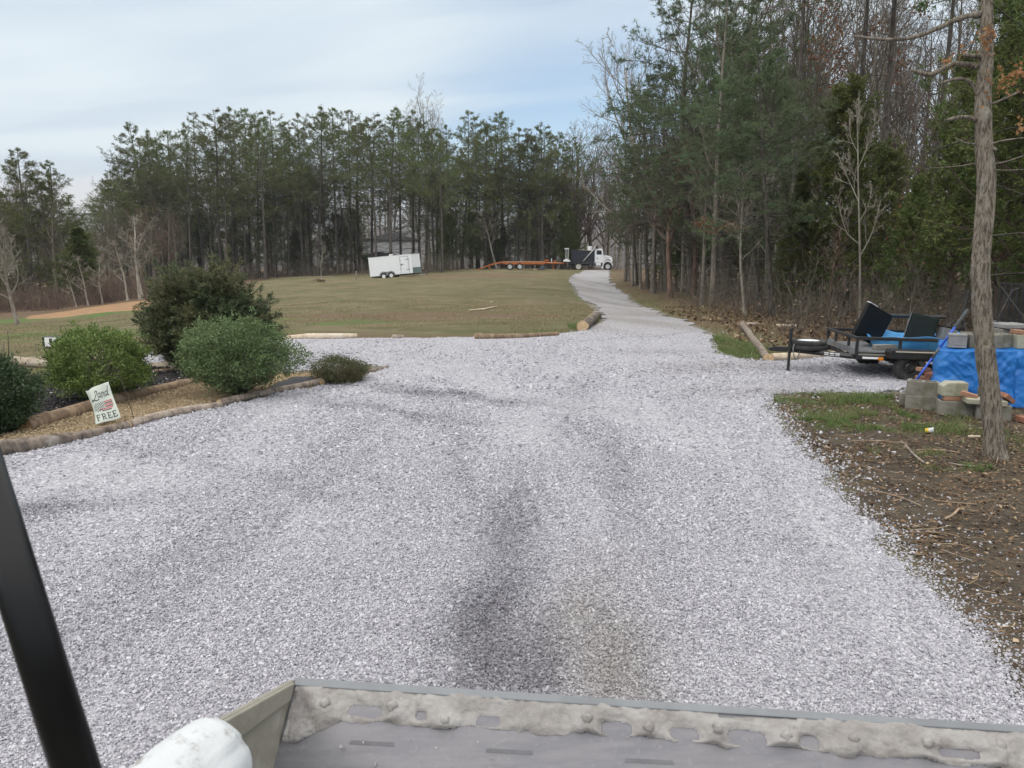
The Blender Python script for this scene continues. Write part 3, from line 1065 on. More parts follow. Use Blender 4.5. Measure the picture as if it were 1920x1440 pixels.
def grow(P, Rd, per, t0, t1, ang, ratio, nseg, rg, up=.1, jit=.15, rfac=.6, rmin=.004, shape=None, flat=0.0, droop=0.0):
    """Side branches on every polyline of P (B, n, 3)."""
    B, n, _ = P.shape
    t = t0 + (t1 - t0) * ((np.arange(per)[None] + rg.uniform(0, 1, (B, per))) / per)
    f = t * (n - 1)
    i = np.clip(np.floor(f).astype(int), 0, n - 2)
    w = (f - i)[..., None]
    bi = np.arange(B)[:, None]
    S = P[bi, i] * (1 - w) + P[bi, i + 1] * w
    tan = unit(P[bi, i + 1] - P[bi, i])
    r0 = Rd[bi, i] * (1 - w[..., 0]) + Rd[bi, i + 1] * w[..., 0]
    plen = np.linalg.norm(np.diff(P, axis=1), axis=-1).sum(1)[:, None]
    sh = shape(t) if shape else 1.1 - .7 * t
    L = plen * ratio * sh * rg.uniform(.65, 1.2, (B, per))
    az = 2.4 * np.arange(per)[None] + rg.uniform(0, 6.28, (B, 1)) + rg.normal(0, .35, (B, per))
    ref = np.where(np.abs(tan[..., 2:]) > .9, np.array([1., 0, 0]), UPZ)
    e1 = unit(np.cross(tan, ref))
    e2 = np.cross(tan, e1)
    a = (ang(t) if callable(ang) else ang) * rg.uniform(.8, 1.2, (B, per))
    sp = np.cos(az)[..., None] * e1 + np.sin(az)[..., None] * e2 * (1 - flat)
    D = unit(np.cos(a)[..., None] * tan + np.sin(a)[..., None] * unit(sp))
    S, D, L, r0 = S.reshape(-1, 3), D.reshape(-1, 3), L.ravel(), r0.ravel()
    pts = [S]
    for k in range(nseg):
        D = unit(D + (up - droop * (k / nseg)) * UPZ + jit * rg.normal(size=D.shape))
        pts.append(pts[-1] + D * (L / nseg)[:, None])
    C = np.stack(pts, 1)
    s = np.linspace(0, 1, nseg + 1)
    r = np.maximum(r0 * rfac, rmin)[:, None]
    Rn = r * (1 - s) + np.minimum(rmin, r) * s
    return C, Rn


def trunk_line(H, r0, n, rg, wob=.02, rtop=.01, power=.8):
    z = np.linspace(0, 1, n)
    P = np.zeros((1, n, 3))
    P[0, :, 2] = z * H
    for ax in (0, 1):
        P[0, :, ax] = wob * H * (np.sin(z * rg.uniform(2, 5) + rg.uniform(0, 6)) - 0) * z + wob * .5 * H * np.cumsum(rg.normal(0, .12, n)) * z
    Rr = (r0 * (1 - z) ** power + rtop)[None]
    Rr[0, 0] *= 1.45
    return P, Rr


def points_on(P, per, t0, t1, rg):
    B, n, _ = P.shape
    t = rg.uniform(t0, t1, (B, per))
    f = t * (n - 1)
    i = np.clip(np.floor(f).astype(int), 0, n - 2)
    w = (f - i)[..., None]
    bi = np.arange(B)[:, None]
    S = P[bi, i] * (1 - w) + P[bi, i + 1] * w
    return S.reshape(-1, 3), unit(P[bi, i + 1] - P[bi, i]).reshape(-1, 3)


def needles(S, D, per, L, W, rg, spread=.8, up=.25):
    n = len(S)
    d = unit(D[:, None, :] * .7 + rg.normal(size=(n, per, 3)) * spread + up * UPZ)
    l = L * rg.uniform(.6, 1.2, (n, per, 1))
    sv = unit(np.cross(d, rg.normal(size=d.shape))) * W * .5
    V = np.stack([S[:, None] + sv, S[:, None] - sv, S[:, None] + d * l], 2).reshape(-1, 3)
    return V, np.arange(len(V)).reshape(-1, 3)


def leaves(S, D, L, W, rg, per=1, spread=.6, up=0.0):
    n = len(S)
    d = unit(D[:, None, :] + rg.normal(size=(n, per, 3)) * spread + up * UPZ)
    l = L * rg.uniform(.6, 1.25, (n, per, 1))
    sv = unit(np.cross(d, rg.normal(size=d.shape) + UPZ * .8)) * W * .5
    nv = np.cross(unit(sv), d) * W * .18
    b = np.broadcast_to(S[:, None], d.shape)
    V = np.stack([b, b + d * l * .45 + sv + nv, b + d * l, b + d * l * .45 - sv + nv], 2).reshape(-1, 3)
    return V, np.arange(len(V)).reshape(-1, 4)


def sprays(S, D, L, W, rg, per=9, droop=.1):
    """Feathery evergreen sprays: small leaflets set left and right along a short stalk."""
    n = len(S)
    D = unit(D + rg.normal(0, .45, D.shape) + np.array([0, 0, -droop]))
    side = unit(np.cross(D, unit(UPZ + rg.normal(0, .5, D.shape))))
    t = np.linspace(0.05, 1, per)
    sg = np.where(np.arange(per) % 2 == 0, 1, -1)
    ls = L * rg.uniform(.65, 1.3, (n, 1, 1))
    b = S[:, None] + D[:, None] * (t[None, :, None] * ls * .75)
    d = unit(D[:, None] * .8 + side[:, None] * (sg * .75)[None, :, None] + rg.normal(0, .18, (n, per, 3)))
    l = ls * (.62 - .3 * t)[None, :, None]
    sv = unit(np.cross(d, rg.normal(0, .6, d.shape) + UPZ)) * W * .5
    V = np.stack([b, b + d * l * .5 + sv, b + d * l, b + d * l * .5 - sv], 2).reshape(-1, 3)
    return V, np.arange(len(V)).reshape(-1, 4)


# bark and foliage
BARK_PINE = bark_mat('pine_bark', (0.127, 0.110, 0.097), (0.055, 0.047, 0.042), (0.118, 0.129, 0.112), 10)
BARK_GREY = bark_mat('grey_bark', (0.259, 0.231, 0.196), (0.123, 0.106, 0.093), (0.211, 0.224, 0.168), 12)
BARK_PALE = bark_mat('pale_bark', (0.381, 0.353, 0.302), (0.224, 0.202, 0.174), (0.291, 0.291, 0.235), 12)
BARK_CEDAR = bark_mat('cedar_bark', (0.17, 0.125, 0.10), (0.085, 0.062, 0.05), None, 16)
BARK_RED = bark_mat('reddish_bark', (0.20, 0.125, 0.095), (0.10, 0.068, 0.055), None, 12)
TWIG_GREY = coat('grey_twigs', (0.147, 0.130, 0.107), (0.090, 0.078, 0.063), 2, .9, spec=.1)
TWIG_RED = coat('russet_twigs', (0.164, 0.118, 0.097), (0.100, 0.075, 0.062), 2, .9, spec=.1)
TWIG_PALE = coat('pale_twigs', (0.292, 0.268, 0.227), (0.192, 0.171, 0.147), 2, .9, spec=.1)
PINE_G = leaf_mat('pine_needles', (0.087, 0.122, 0.034), (0.176, 0.201, 0.056), (0.111, 0.126, 0.047), .6, .3, big=.35)
PINE_B = leaf_mat('blue_pine_needles', (0.072, 0.117, 0.057), (0.150, 0.202, 0.099), (0.114, 0.141, 0.066), .6, .3, big=.5)
CEDAR_G = leaf_mat('cedar_sprays', (0.055, 0.096, 0.023), (0.125, 0.177, 0.048), (0.142, 0.152, 0.042), .6, .25, big=.7)
JUNI_G = leaf_mat('juniper_sprays', (0.034, 0.056, 0.027), (0.087, 0.109, 0.047), (0.139, 0.123, 0.059), .65, .2, big=1.3)
AZA_G = leaf_mat('shrub_leaves', (0.066, 0.118, 0.032), (0.222, 0.295, 0.082), (0.131, 0.188, 0.050), .55, .2, .35, big=2.5)
AZA_P = leaf_mat('grey_green_leaves', (0.066, 0.121, 0.049), (0.254, 0.358, 0.157), (0.135, 0.208, 0.085), .55, .2, .35, big=2.5)
AZA_D = leaf_mat('dark_shrub_leaves', (0.030, 0.060, 0.027), (0.093, 0.138, 0.066), (0.045, 0.078, 0.036), .55, .2, .35, big=2.5)
BOX_G = leaf_mat('box_leaves', (0.052, 0.081, 0.027), (0.143, 0.168, 0.065), (0.138, 0.116, 0.057), .5, .2, .4, big=3.0)
RUSSET = leaf_mat('russet_dead_leaves', (0.136, 0.058, 0.030), (0.224, 0.121, 0.068), (0.109, 0.051, 0.034), .8, .35)


def proto_bare(seed, H, r0, n1=15, spread=R(42), t0=.3, n4=4, wob=.02, up=.12, ratio=.40):
    rg = np.random.default_rng(seed)
    T, Rt = trunk_line(H, r0, 14, rg, wob)
    L1, R1 = grow(T, Rt, n1, t0, .97, spread, ratio, 6, rg, up, .13, .55, .012, lambda t: 1.15 - .75 * t)
    L2, R2 = grow(L1, R1, 7, .2, .98, R(42), .5, 4, rg, up * .8, .16, .6, .008)
    L3, R3 = grow(L2, R2, 5, .2, 1, R(40), .55, 3, rg, up * .6, .2, .65, .006)
    L4, R4 = grow(L3, R3, n4, .2, 1, R(38), .6, 2, rg, .05, .22, .7, .0045)
    a, b_ = MB(), MB()
    a.add(*tubes(T, Rt, 9))
    b_.add(*tubes(L1, R1, 5))
    b_.add(*tubes(L2, R2, 4))
    b_.add(*tubes(L3, R3, 3))
    b_.add(*tubes(L4, R4, 3))
    return a.mesh('trunk', smooth=True), b_.mesh('crown'), H


def proto_pine(seed, H, r0, c0, Lmax, n1=46, n2=7, tuft=6, per=10, nl=.20, nw=.022, dead=14, wob=.012, flat_top=.0):
    rg = np.random.default_rng(seed)
    T, Rt = trunk_line(H, r0, 16, rg, wob)

    def shp(t):
        q = np.clip((t - c0) / (1 - c0), 0, 1)
        return (.62 + .62 * np.sin(np.minimum(q * 2.6 + .45, 3.0))) * (1 - q) ** (.72 - flat_top) + .055
    L1, R1 = grow(T, Rt, n1, c0, .99, lambda t: R(92) - R(30) * np.clip((t - c0) / (1 - c0), 0, 1) ** 1.5, Lmax / H, 6, rg, .05, .14, .32, .012, shp, droop=.05)
    # whole limbs missing here and there
    k = rg.random(len(L1)) > .12
    L1, R1 = L1[k], R1[k]
    L2, R2 = grow(L1, R1, n2, .28, 1, R(46), .42, 3, rg, .10, .16, .55, .007, lambda t: 1.15 - .6 * t, flat=.45)
    ln1 = np.linalg.norm(np.diff(L1, axis=1), axis=-1).sum(1)
    # short limbs near the tip carry fewer side shoots
    keep = np.repeat(np.clip(ln1 / (.50 * ln1.max()), .14, 1), n2) > rg.random(len(L2))
    L2, R2 = L2[keep], R2[keep]
    S, D = points_on(L2, tuft, .08, 1.0, rg)
    S2, D2 = points_on(L1, 5, .45, 1.0, rg)
    D = unit(D + rg.normal(0, .35, D.shape))
    S3 = T[0, -1][None] + rg.normal(0, .03, (5, 3)) - np.array([0, 0, .5]) * rg.random((5, 1))
    S, D = np.vstack([S, S2, S3]), np.vstack([D, D2, np.tile(UPZ, (5, 1))])
    V, Tn = needles(S + rg.normal(0, .06, S.shape), D, per, nl, nw, rg, 1.0, .12)
    a, c_ = MB(), MB()
    a.add(*tubes(T, Rt, 9))
    a.add(*tubes(L1, R1, 5))
    if dead:
        Ld, Rdd = grow(T, Rt, dead, .10, c0 + .08, R(82), Lmax / H * .7, 5, rg, -.02, .16, .2, .01)
        a.add(*tubes(Ld, Rdd, 4))
        L5, R5 = grow(Ld, Rdd, 3, .3, 1, R(40), .4, 2, rg, 0, .2, .6, .007)
        a.add(*tubes(L5, R5, 3))
    a.add(*tubes(L2, R2, 3))
    c_.add(V, None, Tn)
    return a.mesh('trunk', smooth=True), c_.mesh('crown'), H


def proto_cedar(seed, H, r0, c0, Lmax, n1=105, n2=8, sp=7, per=8, sl=.20, sw=.036, fat=.0, droop=.15):
    rg = np.random.default_rng(seed)
    T, Rt = trunk_line(H, r0, 12, rg, .012)

    def shp(t):
        q = np.clip((t - c0) / (1 - c0), 0, 1)
        return (1 - q) ** (.8 - fat) * (.62 + .55 * np.sin(np.minimum(q * 5 + .5, 1.6))) + .07
    L1, R1 = grow(T, Rt, n1, c0, .985, lambda t: R(80) - R(45) * t, Lmax / H, 5, rg, .10, .14, .3, .008, shp)
    L2, R2 = grow(L1, R1, n2, .25, 1, R(48), .36, 3, rg, .06, .2, .5, .005, lambda t: 1.1 - .5 * t)
    S, D = points_on(L2, sp, .15, 1, rg)
    S2, D2 = points_on(L1, 3, .8, 1, rg)
    V, Q = sprays(np.vstack([S, S2]), np.vstack([D, D2]), sl, sw, rg, per, droop)
    a, c_ = MB(), MB()
    a.add(*tubes(T, Rt, 9))
    a.add(*tubes(L1, R1, 4))
    c_.add(V, Q)
    return a.mesh('trunk', smooth=True), c_.mesh('crown'), H


def plant(name, meshes, mats, base, H, label, cat, group=None, rz=None, lean=0.0, lean_y=0.0, wide=1.0):
    """One tree: its Empty, its trunk and its crown."""
    tm, cm, H0 = meshes
    o = bpy.data.objects.new(name, None)
    COL.objects.link(o)
    rz = random.uniform(0, 6.28) if rz is None else rz
    M = Matrix.Rotation(lean, 3, 'Y') @ Matrix.Rotation(-lean_y, 3, 'X') @ Matrix.Rotation(rz, 3, 'Z')
    o.rotation_euler = M.to_euler()
    o.location = (base[0], base[1], base[2] - .05)
    s = H / H0
    o.scale = (s * wide, s * wide, s)
    tag(o, label, cat, group)
    for nm, me, mt in (('trunk', tm, mats[0]), ('crown', cm, mats[1])):
        if me is None:
            continue
        ch = bpy.data.objects.new(nm, me)
        if not me.materials:
            me.materials.append(mt)
        COL.objects.link(ch)
        ch.parent = o
        if me.materials[0] is not mt:
            ch.material_slots[0].link = 'OBJECT'
            ch.material_slots[0].material = mt
    return o


def tree_px(name, meshes, mats, u, zc, vtop, label, cat, group=None, utop=None, wide=1.0, rz=None):
    """A tree whose foot stands at column u, depth zc and whose top is seen at row vtop."""
    b_ = at(u, zc)
    top = U(u if utop is None else utop, vtop, zc)
    ub, vb, _ = proj(b_)
    dxw = top[0] - b_[0]
    H = math.hypot(top[2] - b_[2], dxw)
    return plant(name, meshes, mats, b_, H, label, cat, group, rz, math.atan2(dxw, top[2] - b_[2]) if utop is not None else random.gauss(0, .02), 0 if utop is not None else random.gauss(0, .02), wide)


BARE = [proto_bare(1, 15, .16), proto_bare(2, 16, .19, 17, R(36), .35), proto_bare(3, 14, .13, 13, R(48), .22), proto_bare(4, 17, .17, 14, R(30), .45)]
WIDE = [proto_bare(21, 13, .20, 20, R(40), .16, 5, .03, .16, .55)]
SAPL = [proto_bare(31, 6, .045, 9, R(42), .30, 3, .03, .14, .36), proto_bare(32, 7, .05, 10, R(35), .4, 3, .035, .14, .34)]
PINE = [proto_pine(41, 17, .15, .40, 4.2, 60, 10, 6), proto_pine(42, 18, .15, .46, 3.9, 54, 10, 6), proto_pine(43, 16, .14, .33, 4.2, 64, 10, 6), proto_pine(44, 18, .15, .52, 4.1, 50, 10, 6), proto_pine(45, 15, .14, .20, 3.7, 70, 10, 6)]
PINE_L = proto_pine(46, 14, .15, .10, 4.3, 96, 12, 7)
PINE_N = [proto_pine(51, 15, .15, .36, 3.8, 58, 9, 7, 13, .19, .020, 20, .03, .25), proto_pine(52, 14, .14, .40, 3.9, 52, 9, 7, 13, .19, .020, 22, .035, .3), proto_pine(53, 15, .14, .32, 3.5, 60, 9, 7, 13, .19, .020, 18, .03, .2)]
TALL = [proto_pine(61, 22, .19, .70, 3.4, 30, 8, 6, 13, .24, .024, 26, .012)]
CEDAR = [proto_cedar(71, 8, .11, .14, 2.0, 120, 8, 7, fat=.42), proto_cedar(72, 9, .13, .18, 2.3, 135, 9, 7, fat=.35), proto_cedar(73, 7, .09, .05, 1.6, 90, fat=.1)]
P_M = (BARK_PINE, PINE_G)
PB_M = (BARK_PINE, PINE_B)
G_M = (BARK_GREY, TWIG_GREY)
RD_M = (BARK_GREY, TWIG_RED)
PL_M = (BARK_PALE, TWIG_PALE)
C_M = (BARK_CEDAR, CEDAR_G)

# ---- the line of pines beyond the crest
SKY_U = [-60, 60, 150, 200, 225, 245, 280, 300, 345, 380, 410, 450, 500, 520, 555, 585, 620, 660, 690, 715, 745, 780, 810, 835, 875, 905, 935, 960, 985, 1010, 1040, 1080, 1110, 1145]
SKY_V = [330, 290, 410, 372, 330, 292, 240, 240, 250, 214, 218, 207, 208, 218, 236, 203, 208, 214, 230, 206, 214, 209, 245, 250, 207, 226, 214, 224, 250, 236, 256, 262, 275, 290]


def where(u):
    if u < 210:
        return 'beyond the orange bank of bare earth'
    if u < 420:
        return 'behind the dark juniper shrub'
    if u < 660:
        return 'between the juniper shrub and the white enclosed trailer'
    if u < 800:
        return 'behind the white enclosed trailer'
    if u < 900:
        return 'between the white enclosed trailer and the orange trailer'
    if u < 1050:
        return 'behind the orange equipment trailer'
    return 'behind the dump truck'


us = list(np.linspace(228, 1062, 44) + rng.normal(0, 5, 44))
for i, u in enumerate(us):
    vt = np.interp(u, SKY_U, SKY_V) + abs(rng.normal(0, 14)) * (i % 3 != 0)
    zc = rng.uniform(103, 116) if u > 850 else rng.uniform(94, 112)
    k = int(rng.integers(0, 4)) if u > 330 else int(rng.choice([2, 0, 1, 2]))
    tree_px('pine_tree', PINE[k], P_M, u, zc, vt, 'tall slim pine in the pine line ' + where(u), 'pine tree', 'tall slim pines ' + where(u), wide=rng.uniform(.9, 1.25))
for u in np.linspace(240, 1060, 48) + rng.normal(0, 10, 48):
    vt = np.interp(u, SKY_U, SKY_V) + rng.uniform(45, 170)
    if 672 < u < 798:
        continue
    tree_px('pine_tree', PINE[int(rng.integers(0, 5))], P_M, u, rng.uniform(104, 126), vt, 'shorter pine under the tall pines ' + where(u), 'pine tree', 'shorter pines ' + where(u))
for u in np.linspace(235, 1060, 32) + rng.normal(0, 10, 32):
    if 672 < u < 798:
        continue
    tree_px('evergreen_tree', CEDAR[int(rng.integers(0, 3))], C_M, u, rng.uniform(103, 120), rng.uniform(385, 465), 'low dark evergreen below the pines ' + where(u), 'evergreen', 'low evergreens ' + where(u), wide=rng.uniform(1., 1.5))
for u in np.linspace(190, 1150, 80) + rng.normal(0, 9, 80):
    tree_px('bare_tree', BARE[int(rng.integers(0, 4))], RD_M if u > 1020 or rng.random() < .3 else G_M, u, rng.uniform(132, 150) if 672 < u < 798 else rng.uniform(104, 140), np.interp(u, SKY_U, SKY_V) * .35 + rng.uniform(225, 290), 'bare grey tree among the pines ' + where(u), 'bare tree', 'bare trees ' + where(u), wide=rng.uniform(1, 1.4))
for u, vt, zc in ((800, 196, 118), (820, 222, 120), (775, 235, 118)):
    tree_px('bare_tree', BARE[1], PL_M, u, zc, vt, 'pale bare treetop showing in the gap of the pine skyline', 'bare tree', 'pale bare treetops in the pine skyline')
for u, vt, zc in ((1080, 255, 108), (1055, 300, 112), (1108, 275, 110), (1140, 300, 114), (1130, 330, 106), (1085, 330, 107), (1160, 310, 108), (1030, 345, 110)):
    tree_px('bare_tree', WIDE[0], RD_M, u, zc, vt, 'russet bare tree with a wide twiggy crown behind the dump truck', 'bare tree', 'russet bare trees behind the dump truck', wide=1.15)
tree_px('pine_tree', PINE[4], P_M, 1016, 104, 238, 'full dark pine at the end of the pine line, foliage nearly to the ground', 'pine tree', wide=1.15)
tree_px('leaning_trunk', SAPL[1], PL_M, 932, 102, 398, 'pale dead trunk leaning left above the orange trailer', 'dead tree', utop=898, wide=1.8)
# ---- the left end
for u, vt, zc, k, w_, lab in ((62, 283, 66, 4, 1.25, 'pointed green conifer, tallest at the left end of the wood'), (116, 304, 68, 4, 1.0, 'conifer with ragged right side at the edge of the sky gap'), (20, 360, 70, 4, 1.3, 'dark conifer beside the tall pointed conifer, nearest the frame edge'),
                              (95, 345, 72, 2, 1.4, 'conifer standing between the tall pointed conifer and the sky gap'), (204, 384, 92, 2, .9, 'small pine right of the sky gap'), (232, 345, 94, 2, 1.4, 'small leafy pine at the lower end of the pine line')):
    tree_px('pine_tree', PINE_L if k == 4 else PINE[k], P_M, u, zc, vt, lab, 'pine tree', wide=w_)
tree_px('evergreen_tree', CEDAR[2], C_M, 152, 58, 428, 'dark bushy evergreen behind the orange bank', 'evergreen', wide=1.5)
tree_px('evergreen_tree', CEDAR[0], C_M, 168, 60, 445, 'smaller dark evergreen leaning on the bushy one behind the orange bank', 'evergreen', wide=1.2)
tree_px('evergreen_tree', CEDAR[2], C_M, -4, 56, 515, 'low dark evergreen at the frame edge beyond the small bare tree', 'evergreen', wide=1.6)
for u in np.concatenate([np.linspace(-60, 150, 22), np.linspace(150, 330, 16)]) + rng.normal(0, 5, 38):
    vt = rng.uniform(335, 420) if u < 120 else rng.uniform(425, 465) if u < 205 else rng.uniform(380, 440)
    tree_px('bare_tree', BARE[int(rng.integers(0, 4))], RD_M if rng.random() < .4 else G_M, u, rng.uniform(56, 80), vt, 'bare brown tree in the wood ' + ('left of the sky gap' if u < 150 else 'below the sky gap' if u < 205 else 'behind the orange bank and juniper'), 'bare tree',
            'bare trees ' + ('left of the sky gap' if u < 150 else 'below the sky gap' if u < 205 else 'behind the orange bank and juniper'), wide=rng.uniform(1.1, 1.5))
for u, ut, vt, lab in ((240, 225, 450, 'pale thin trunk behind the orange bank, leaning left'), (262, 250, 440, 'taller pale thin trunk behind the orange bank, middle of three'), (267, 259, 405, 'pale mottled trunk behind the orange bank, rightmost of three'),
                       (166, 152, 480, 'pale twin stem under the bushy evergreen behind the bank'), (144, 128, 505, 'short pale forked sapling at the foot of the orange bank'), (193, 190, 480, 'straight pale sapling at the end of the orange bank')):
    tree_px('pale_tree', SAPL[int(rng.integers(0, 2))], PL_M, u, 51, vt, lab, 'bare tree', utop=ut, wide=1.9)
tree_px('bare_tree', proto_bare(35, 5, .085, 13, R(50), .28, 4, .05, .1, .6), (BARK_GREY, TWIG_PALE), 34, 34, 440, 'small bare tree with lichened trunk alone on the lawn', 'bare tree', utop=6, wide=1.2)

# ---- the wood on the right: trunks one can tell apart along its edge, front to back
EDGE = [('pine_tree', PINE_N[0], PB_M, 1360, 562, 1315, 60, 1.25, 'pine leaning left with a red patch of dead needles, thick trunk at the wood edge'),
        ('pine_tree', PINE_N[1], PB_M, 1425, 587, 1350, 165, 1.15, 'strongly leaning pine trunk, left of the pair nearest the log corner'),
        ('pine_tree', PINE_N[2], PB_M, 1447, 593, 1400, 95, 1.15, 'reddish pine trunk standing just behind the corner of the right log bed'),
        ('pine_tree', PINE_N[1], PB_M, 1487, 588, 1418, 140, 1.1, 'slim grey pine curving left, rightmost of the leaning pines'),
        ('pine_tree', PINE_N[0], PB_M, 1295, 556, 1262, -40, 1.2, 'tallest blue-green pine of the cluster over the road'),
        ('pine_tree', PINE_N[2], PB_M, 1250, 549, 1232, 130, 1.2, 'blue-green pine whose branches hang over the road edge'),
        ('pine_tree', PINE_N[1], PB_M, 1215, 542, 1192, 190, 1.1, 'pine at the far end of the blue-green cluster'),
        ('pine_tree', PINE_N[2], PB_M, 1195, 535, 1180, 300, 1.1, 'shorter pine at the road bend under the blue-green cluster'),
        ('pine_tree', PINE_N[0], PB_M, 1345, 557, 1380, 20, 1.2, 'tall pine behind the thick leaning pine'),
        ('pine_tree', PINE_N[1], PB_M, 1400, 572, 1440, 190, 1.1, 'bushy pine between the leaning trunks and the cedars'),
        ('birch_tree', SAPL[1], PL_M, 1397, 590, 1372, 330, 1.5, 'pale mottled thin trunk left of the strongly leaning pine'),
        ('bare_tree', SAPL[0], G_M, 1172, 528, 1171, 330, 1.4, 'thin straight trunk nearest the bend of the road'),
        ('bare_tree', SAPL[1], G_M, 1186, 537, 1184, 340, 1.4, 'second thin trunk from the bend of the road'),
        ('bare_tree', SAPL[0], G_M, 1229, 532, 1226, 330, 1.5, 'lichen-spotted thin trunk between road bend and blue-green pines'),
        ('bare_tree', SAPL[1], G_M, 1255, 553, 1250, 380, 1.5, 'dark knotty trunk with a cut branch at the wood edge'),
        ('bare_tree', SAPL[0], PL_M, 1295, 552, 1272, 330, 1.4, 'pale thin trunk leaning left beside the stout grey trunk'),
        ('bare_tree', SAPL[1], PL_M, 1332, 556, 1312, 380, 1.4, 'pale crooked trunk right of the stout grey trunk'),
        ('bare_tree', BARE[2], G_M, 1312, 552, 1318, 180, 1.3, 'stout smooth grey trunk at the middle of the wood edge'),
        ('dead_tree', SAPL[1], (BARK_RED, TWIG_RED), 1552, 606, 1562, 440, 1.7, 'reddish dead trunk behind the black trailer tongue'),
        ('bare_sapling', SAPL[0], PL_M, 1612, 607, 1585, 205, .72, 'tall pale sapling with open branches in front of the cedars'),
        ('bare_sapling', SAPL[1], PL_M, 1702, 606, 1722, 470, 1.5, 'pale crooked sapling behind the black trailer junk')]
for nm, pr, mt, ub, vb, ut, vt, w_, lab in EDGE:
    p = hit(ub, vb)
    zc = float(proj(p)[2])
    tree_px(nm, pr, mt, ub, zc, vt, lab, nm.replace('_', ' '), utop=ut, wide=w_)
for u, zc, vt, ut, lab in ((1590, 31, -230, 1572, 'tall dark pine trunk wrapped in russet dead leaves above the cedars'), (1640, 33, -260, 1618, 'tall straight pine trunk next to the russet-leaved one'), (1480, 36, -190, 1462, 'tall pine with long bare limbs reaching left over the cluster'), (1735, 36, -200, 1728, 'tall pine trunk between the two groups of cedars')):
    tree_px('tall_pine_tree', TALL[0], (BARK_PINE, PINE_G), u, zc, vt, lab, 'pine tree', utop=ut, wide=1.05)
for u, zc, vt, k, w_, lab in ((1565, 27, 195, 0, 1.0, 'olive cedar with a rounded top left of the tall pale sapling'), (1500, 28, 330, 2, 1.0, 'small cedar between the leaning pines and the olive cedar'), (1640, 28.5, 300, 0, 1.0, 'cedar just right of the tall pale sapling'), (1705, 24, 335, 2, 1.1, 'yellow-green cedar low behind the oak'),
                              (1775, 22, 150, 1, .85, 'dark green cedar left of the oak trunk'), (1868, 20, 40, 0, 1.0, 'large dark cedar directly behind the oak trunk'), (1965, 17.5, -120, 1, 1.0, 'large cedar at the frame edge beyond the oak'), (1905, 24, 230, 2, 1.3, 'lower cedar filling the gap beyond the oak'), (1470, 36, 420, 2, 1.2, 'low cedar deep among the leaning pines')):
    tree_px('cedar_tree', CEDAR[k], C_M, u, zc, vt, lab, 'cedar tree', wide=w_)
tree_px('pine_tree', PINE_N[1], (BARK_PINE, CEDAR_G), 1985, 14.5, -640, 'pine whose boughs hang over the top of the oak from the frame edge', 'pine tree', wide=.95, rz=1.0)
tree_px('bare_tree', WIDE[0], PL_M, 1192, 70, 118, 'pale bare tree with a wide fine crown against the sky over the road bend', 'bare tree', utop=1170, wide=1.0)
tree_px('bare_tree', WIDE[0], G_M, 1275, 62, 95, 'bare tree behind the blue-green pines', 'bare tree', wide=.9)


def where2(u):
    return 'over the road bend' if u < 1260 else 'behind the leaning pines' if u < 1500 else 'behind the olive cedar' if u < 1680 else 'behind the dark cedars and the oak'


def deep(u, zc, m=.6):
    """Move back until the spot is inside the wood."""
    while zc < 95:
        q_ = at(u, zc)
        if sdf(q_[None, 0], q_[None, 1], WOODS)[0] > m:
            break
        zc += 2
    return zc


for u in np.concatenate([np.linspace(1185, 2000, 46), np.linspace(1450, 1760, 6)]) + rng.normal(0, 10, 52):
    zc = deep(u, rng.uniform(38, 74))
    tree_px('bare_tree', BARE[int(rng.integers(0, 4))], G_M if rng.random() < .75 else RD_M, u, zc, rng.uniform(-30, 170) if u > 1330 else rng.uniform(210, 330), 'tall bare grey tree in the wood ' + where2(u), 'bare tree', 'tall bare trees ' + where2(u), wide=rng.uniform(.9, 1.25))
for u in np.linspace(1185, 1990, 64) + rng.normal(0, 10, 64):
    zc = deep(u, rng.uniform(30, 60) if u > 1400 else rng.uniform(46, 70))
    tree_px('thin_tree', SAPL[int(rng.integers(0, 2))], [G_M, G_M, PL_M, (BARK_RED, TWIG_RED)][int(rng.integers(0, 4))], u, zc, rng.uniform(250, 400), 'thin bare understorey trunk in the wood ' + where2(u), 'bare tree', 'thin understorey trunks ' + where2(u), wide=rng.uniform(1.2, 1.8))
for u in list(np.linspace(1180, 1460, 9)) + [1530, 1900]:
    u += rng.normal(0, 8)
    zc = deep(u, rng.uniform(42, 66), 2)
    tree_px('pine_tree', PINE[int(rng.integers(0, 5))], PB_M, u, zc, rng.uniform(110, 300) if u > 1300 else rng.uniform(280, 380), 'pine deeper in the wood ' + where2(u), 'pine tree', 'pines deeper in the wood ' + where2(u))
for u in np.linspace(1250, 1990, 25) + rng.normal(0, 10, 25):
    tree_px('cedar_tree', CEDAR[int(rng.integers(0, 3))], C_M, u, deep(u, rng.uniform(48, 72), 3), rng.uniform(330, 430), 'dim evergreen deep in the wood ' + where2(u), 'evergreen', 'dim evergreens deep in the wood ' + where2(u), wide=rng.uniform(1, 1.5))

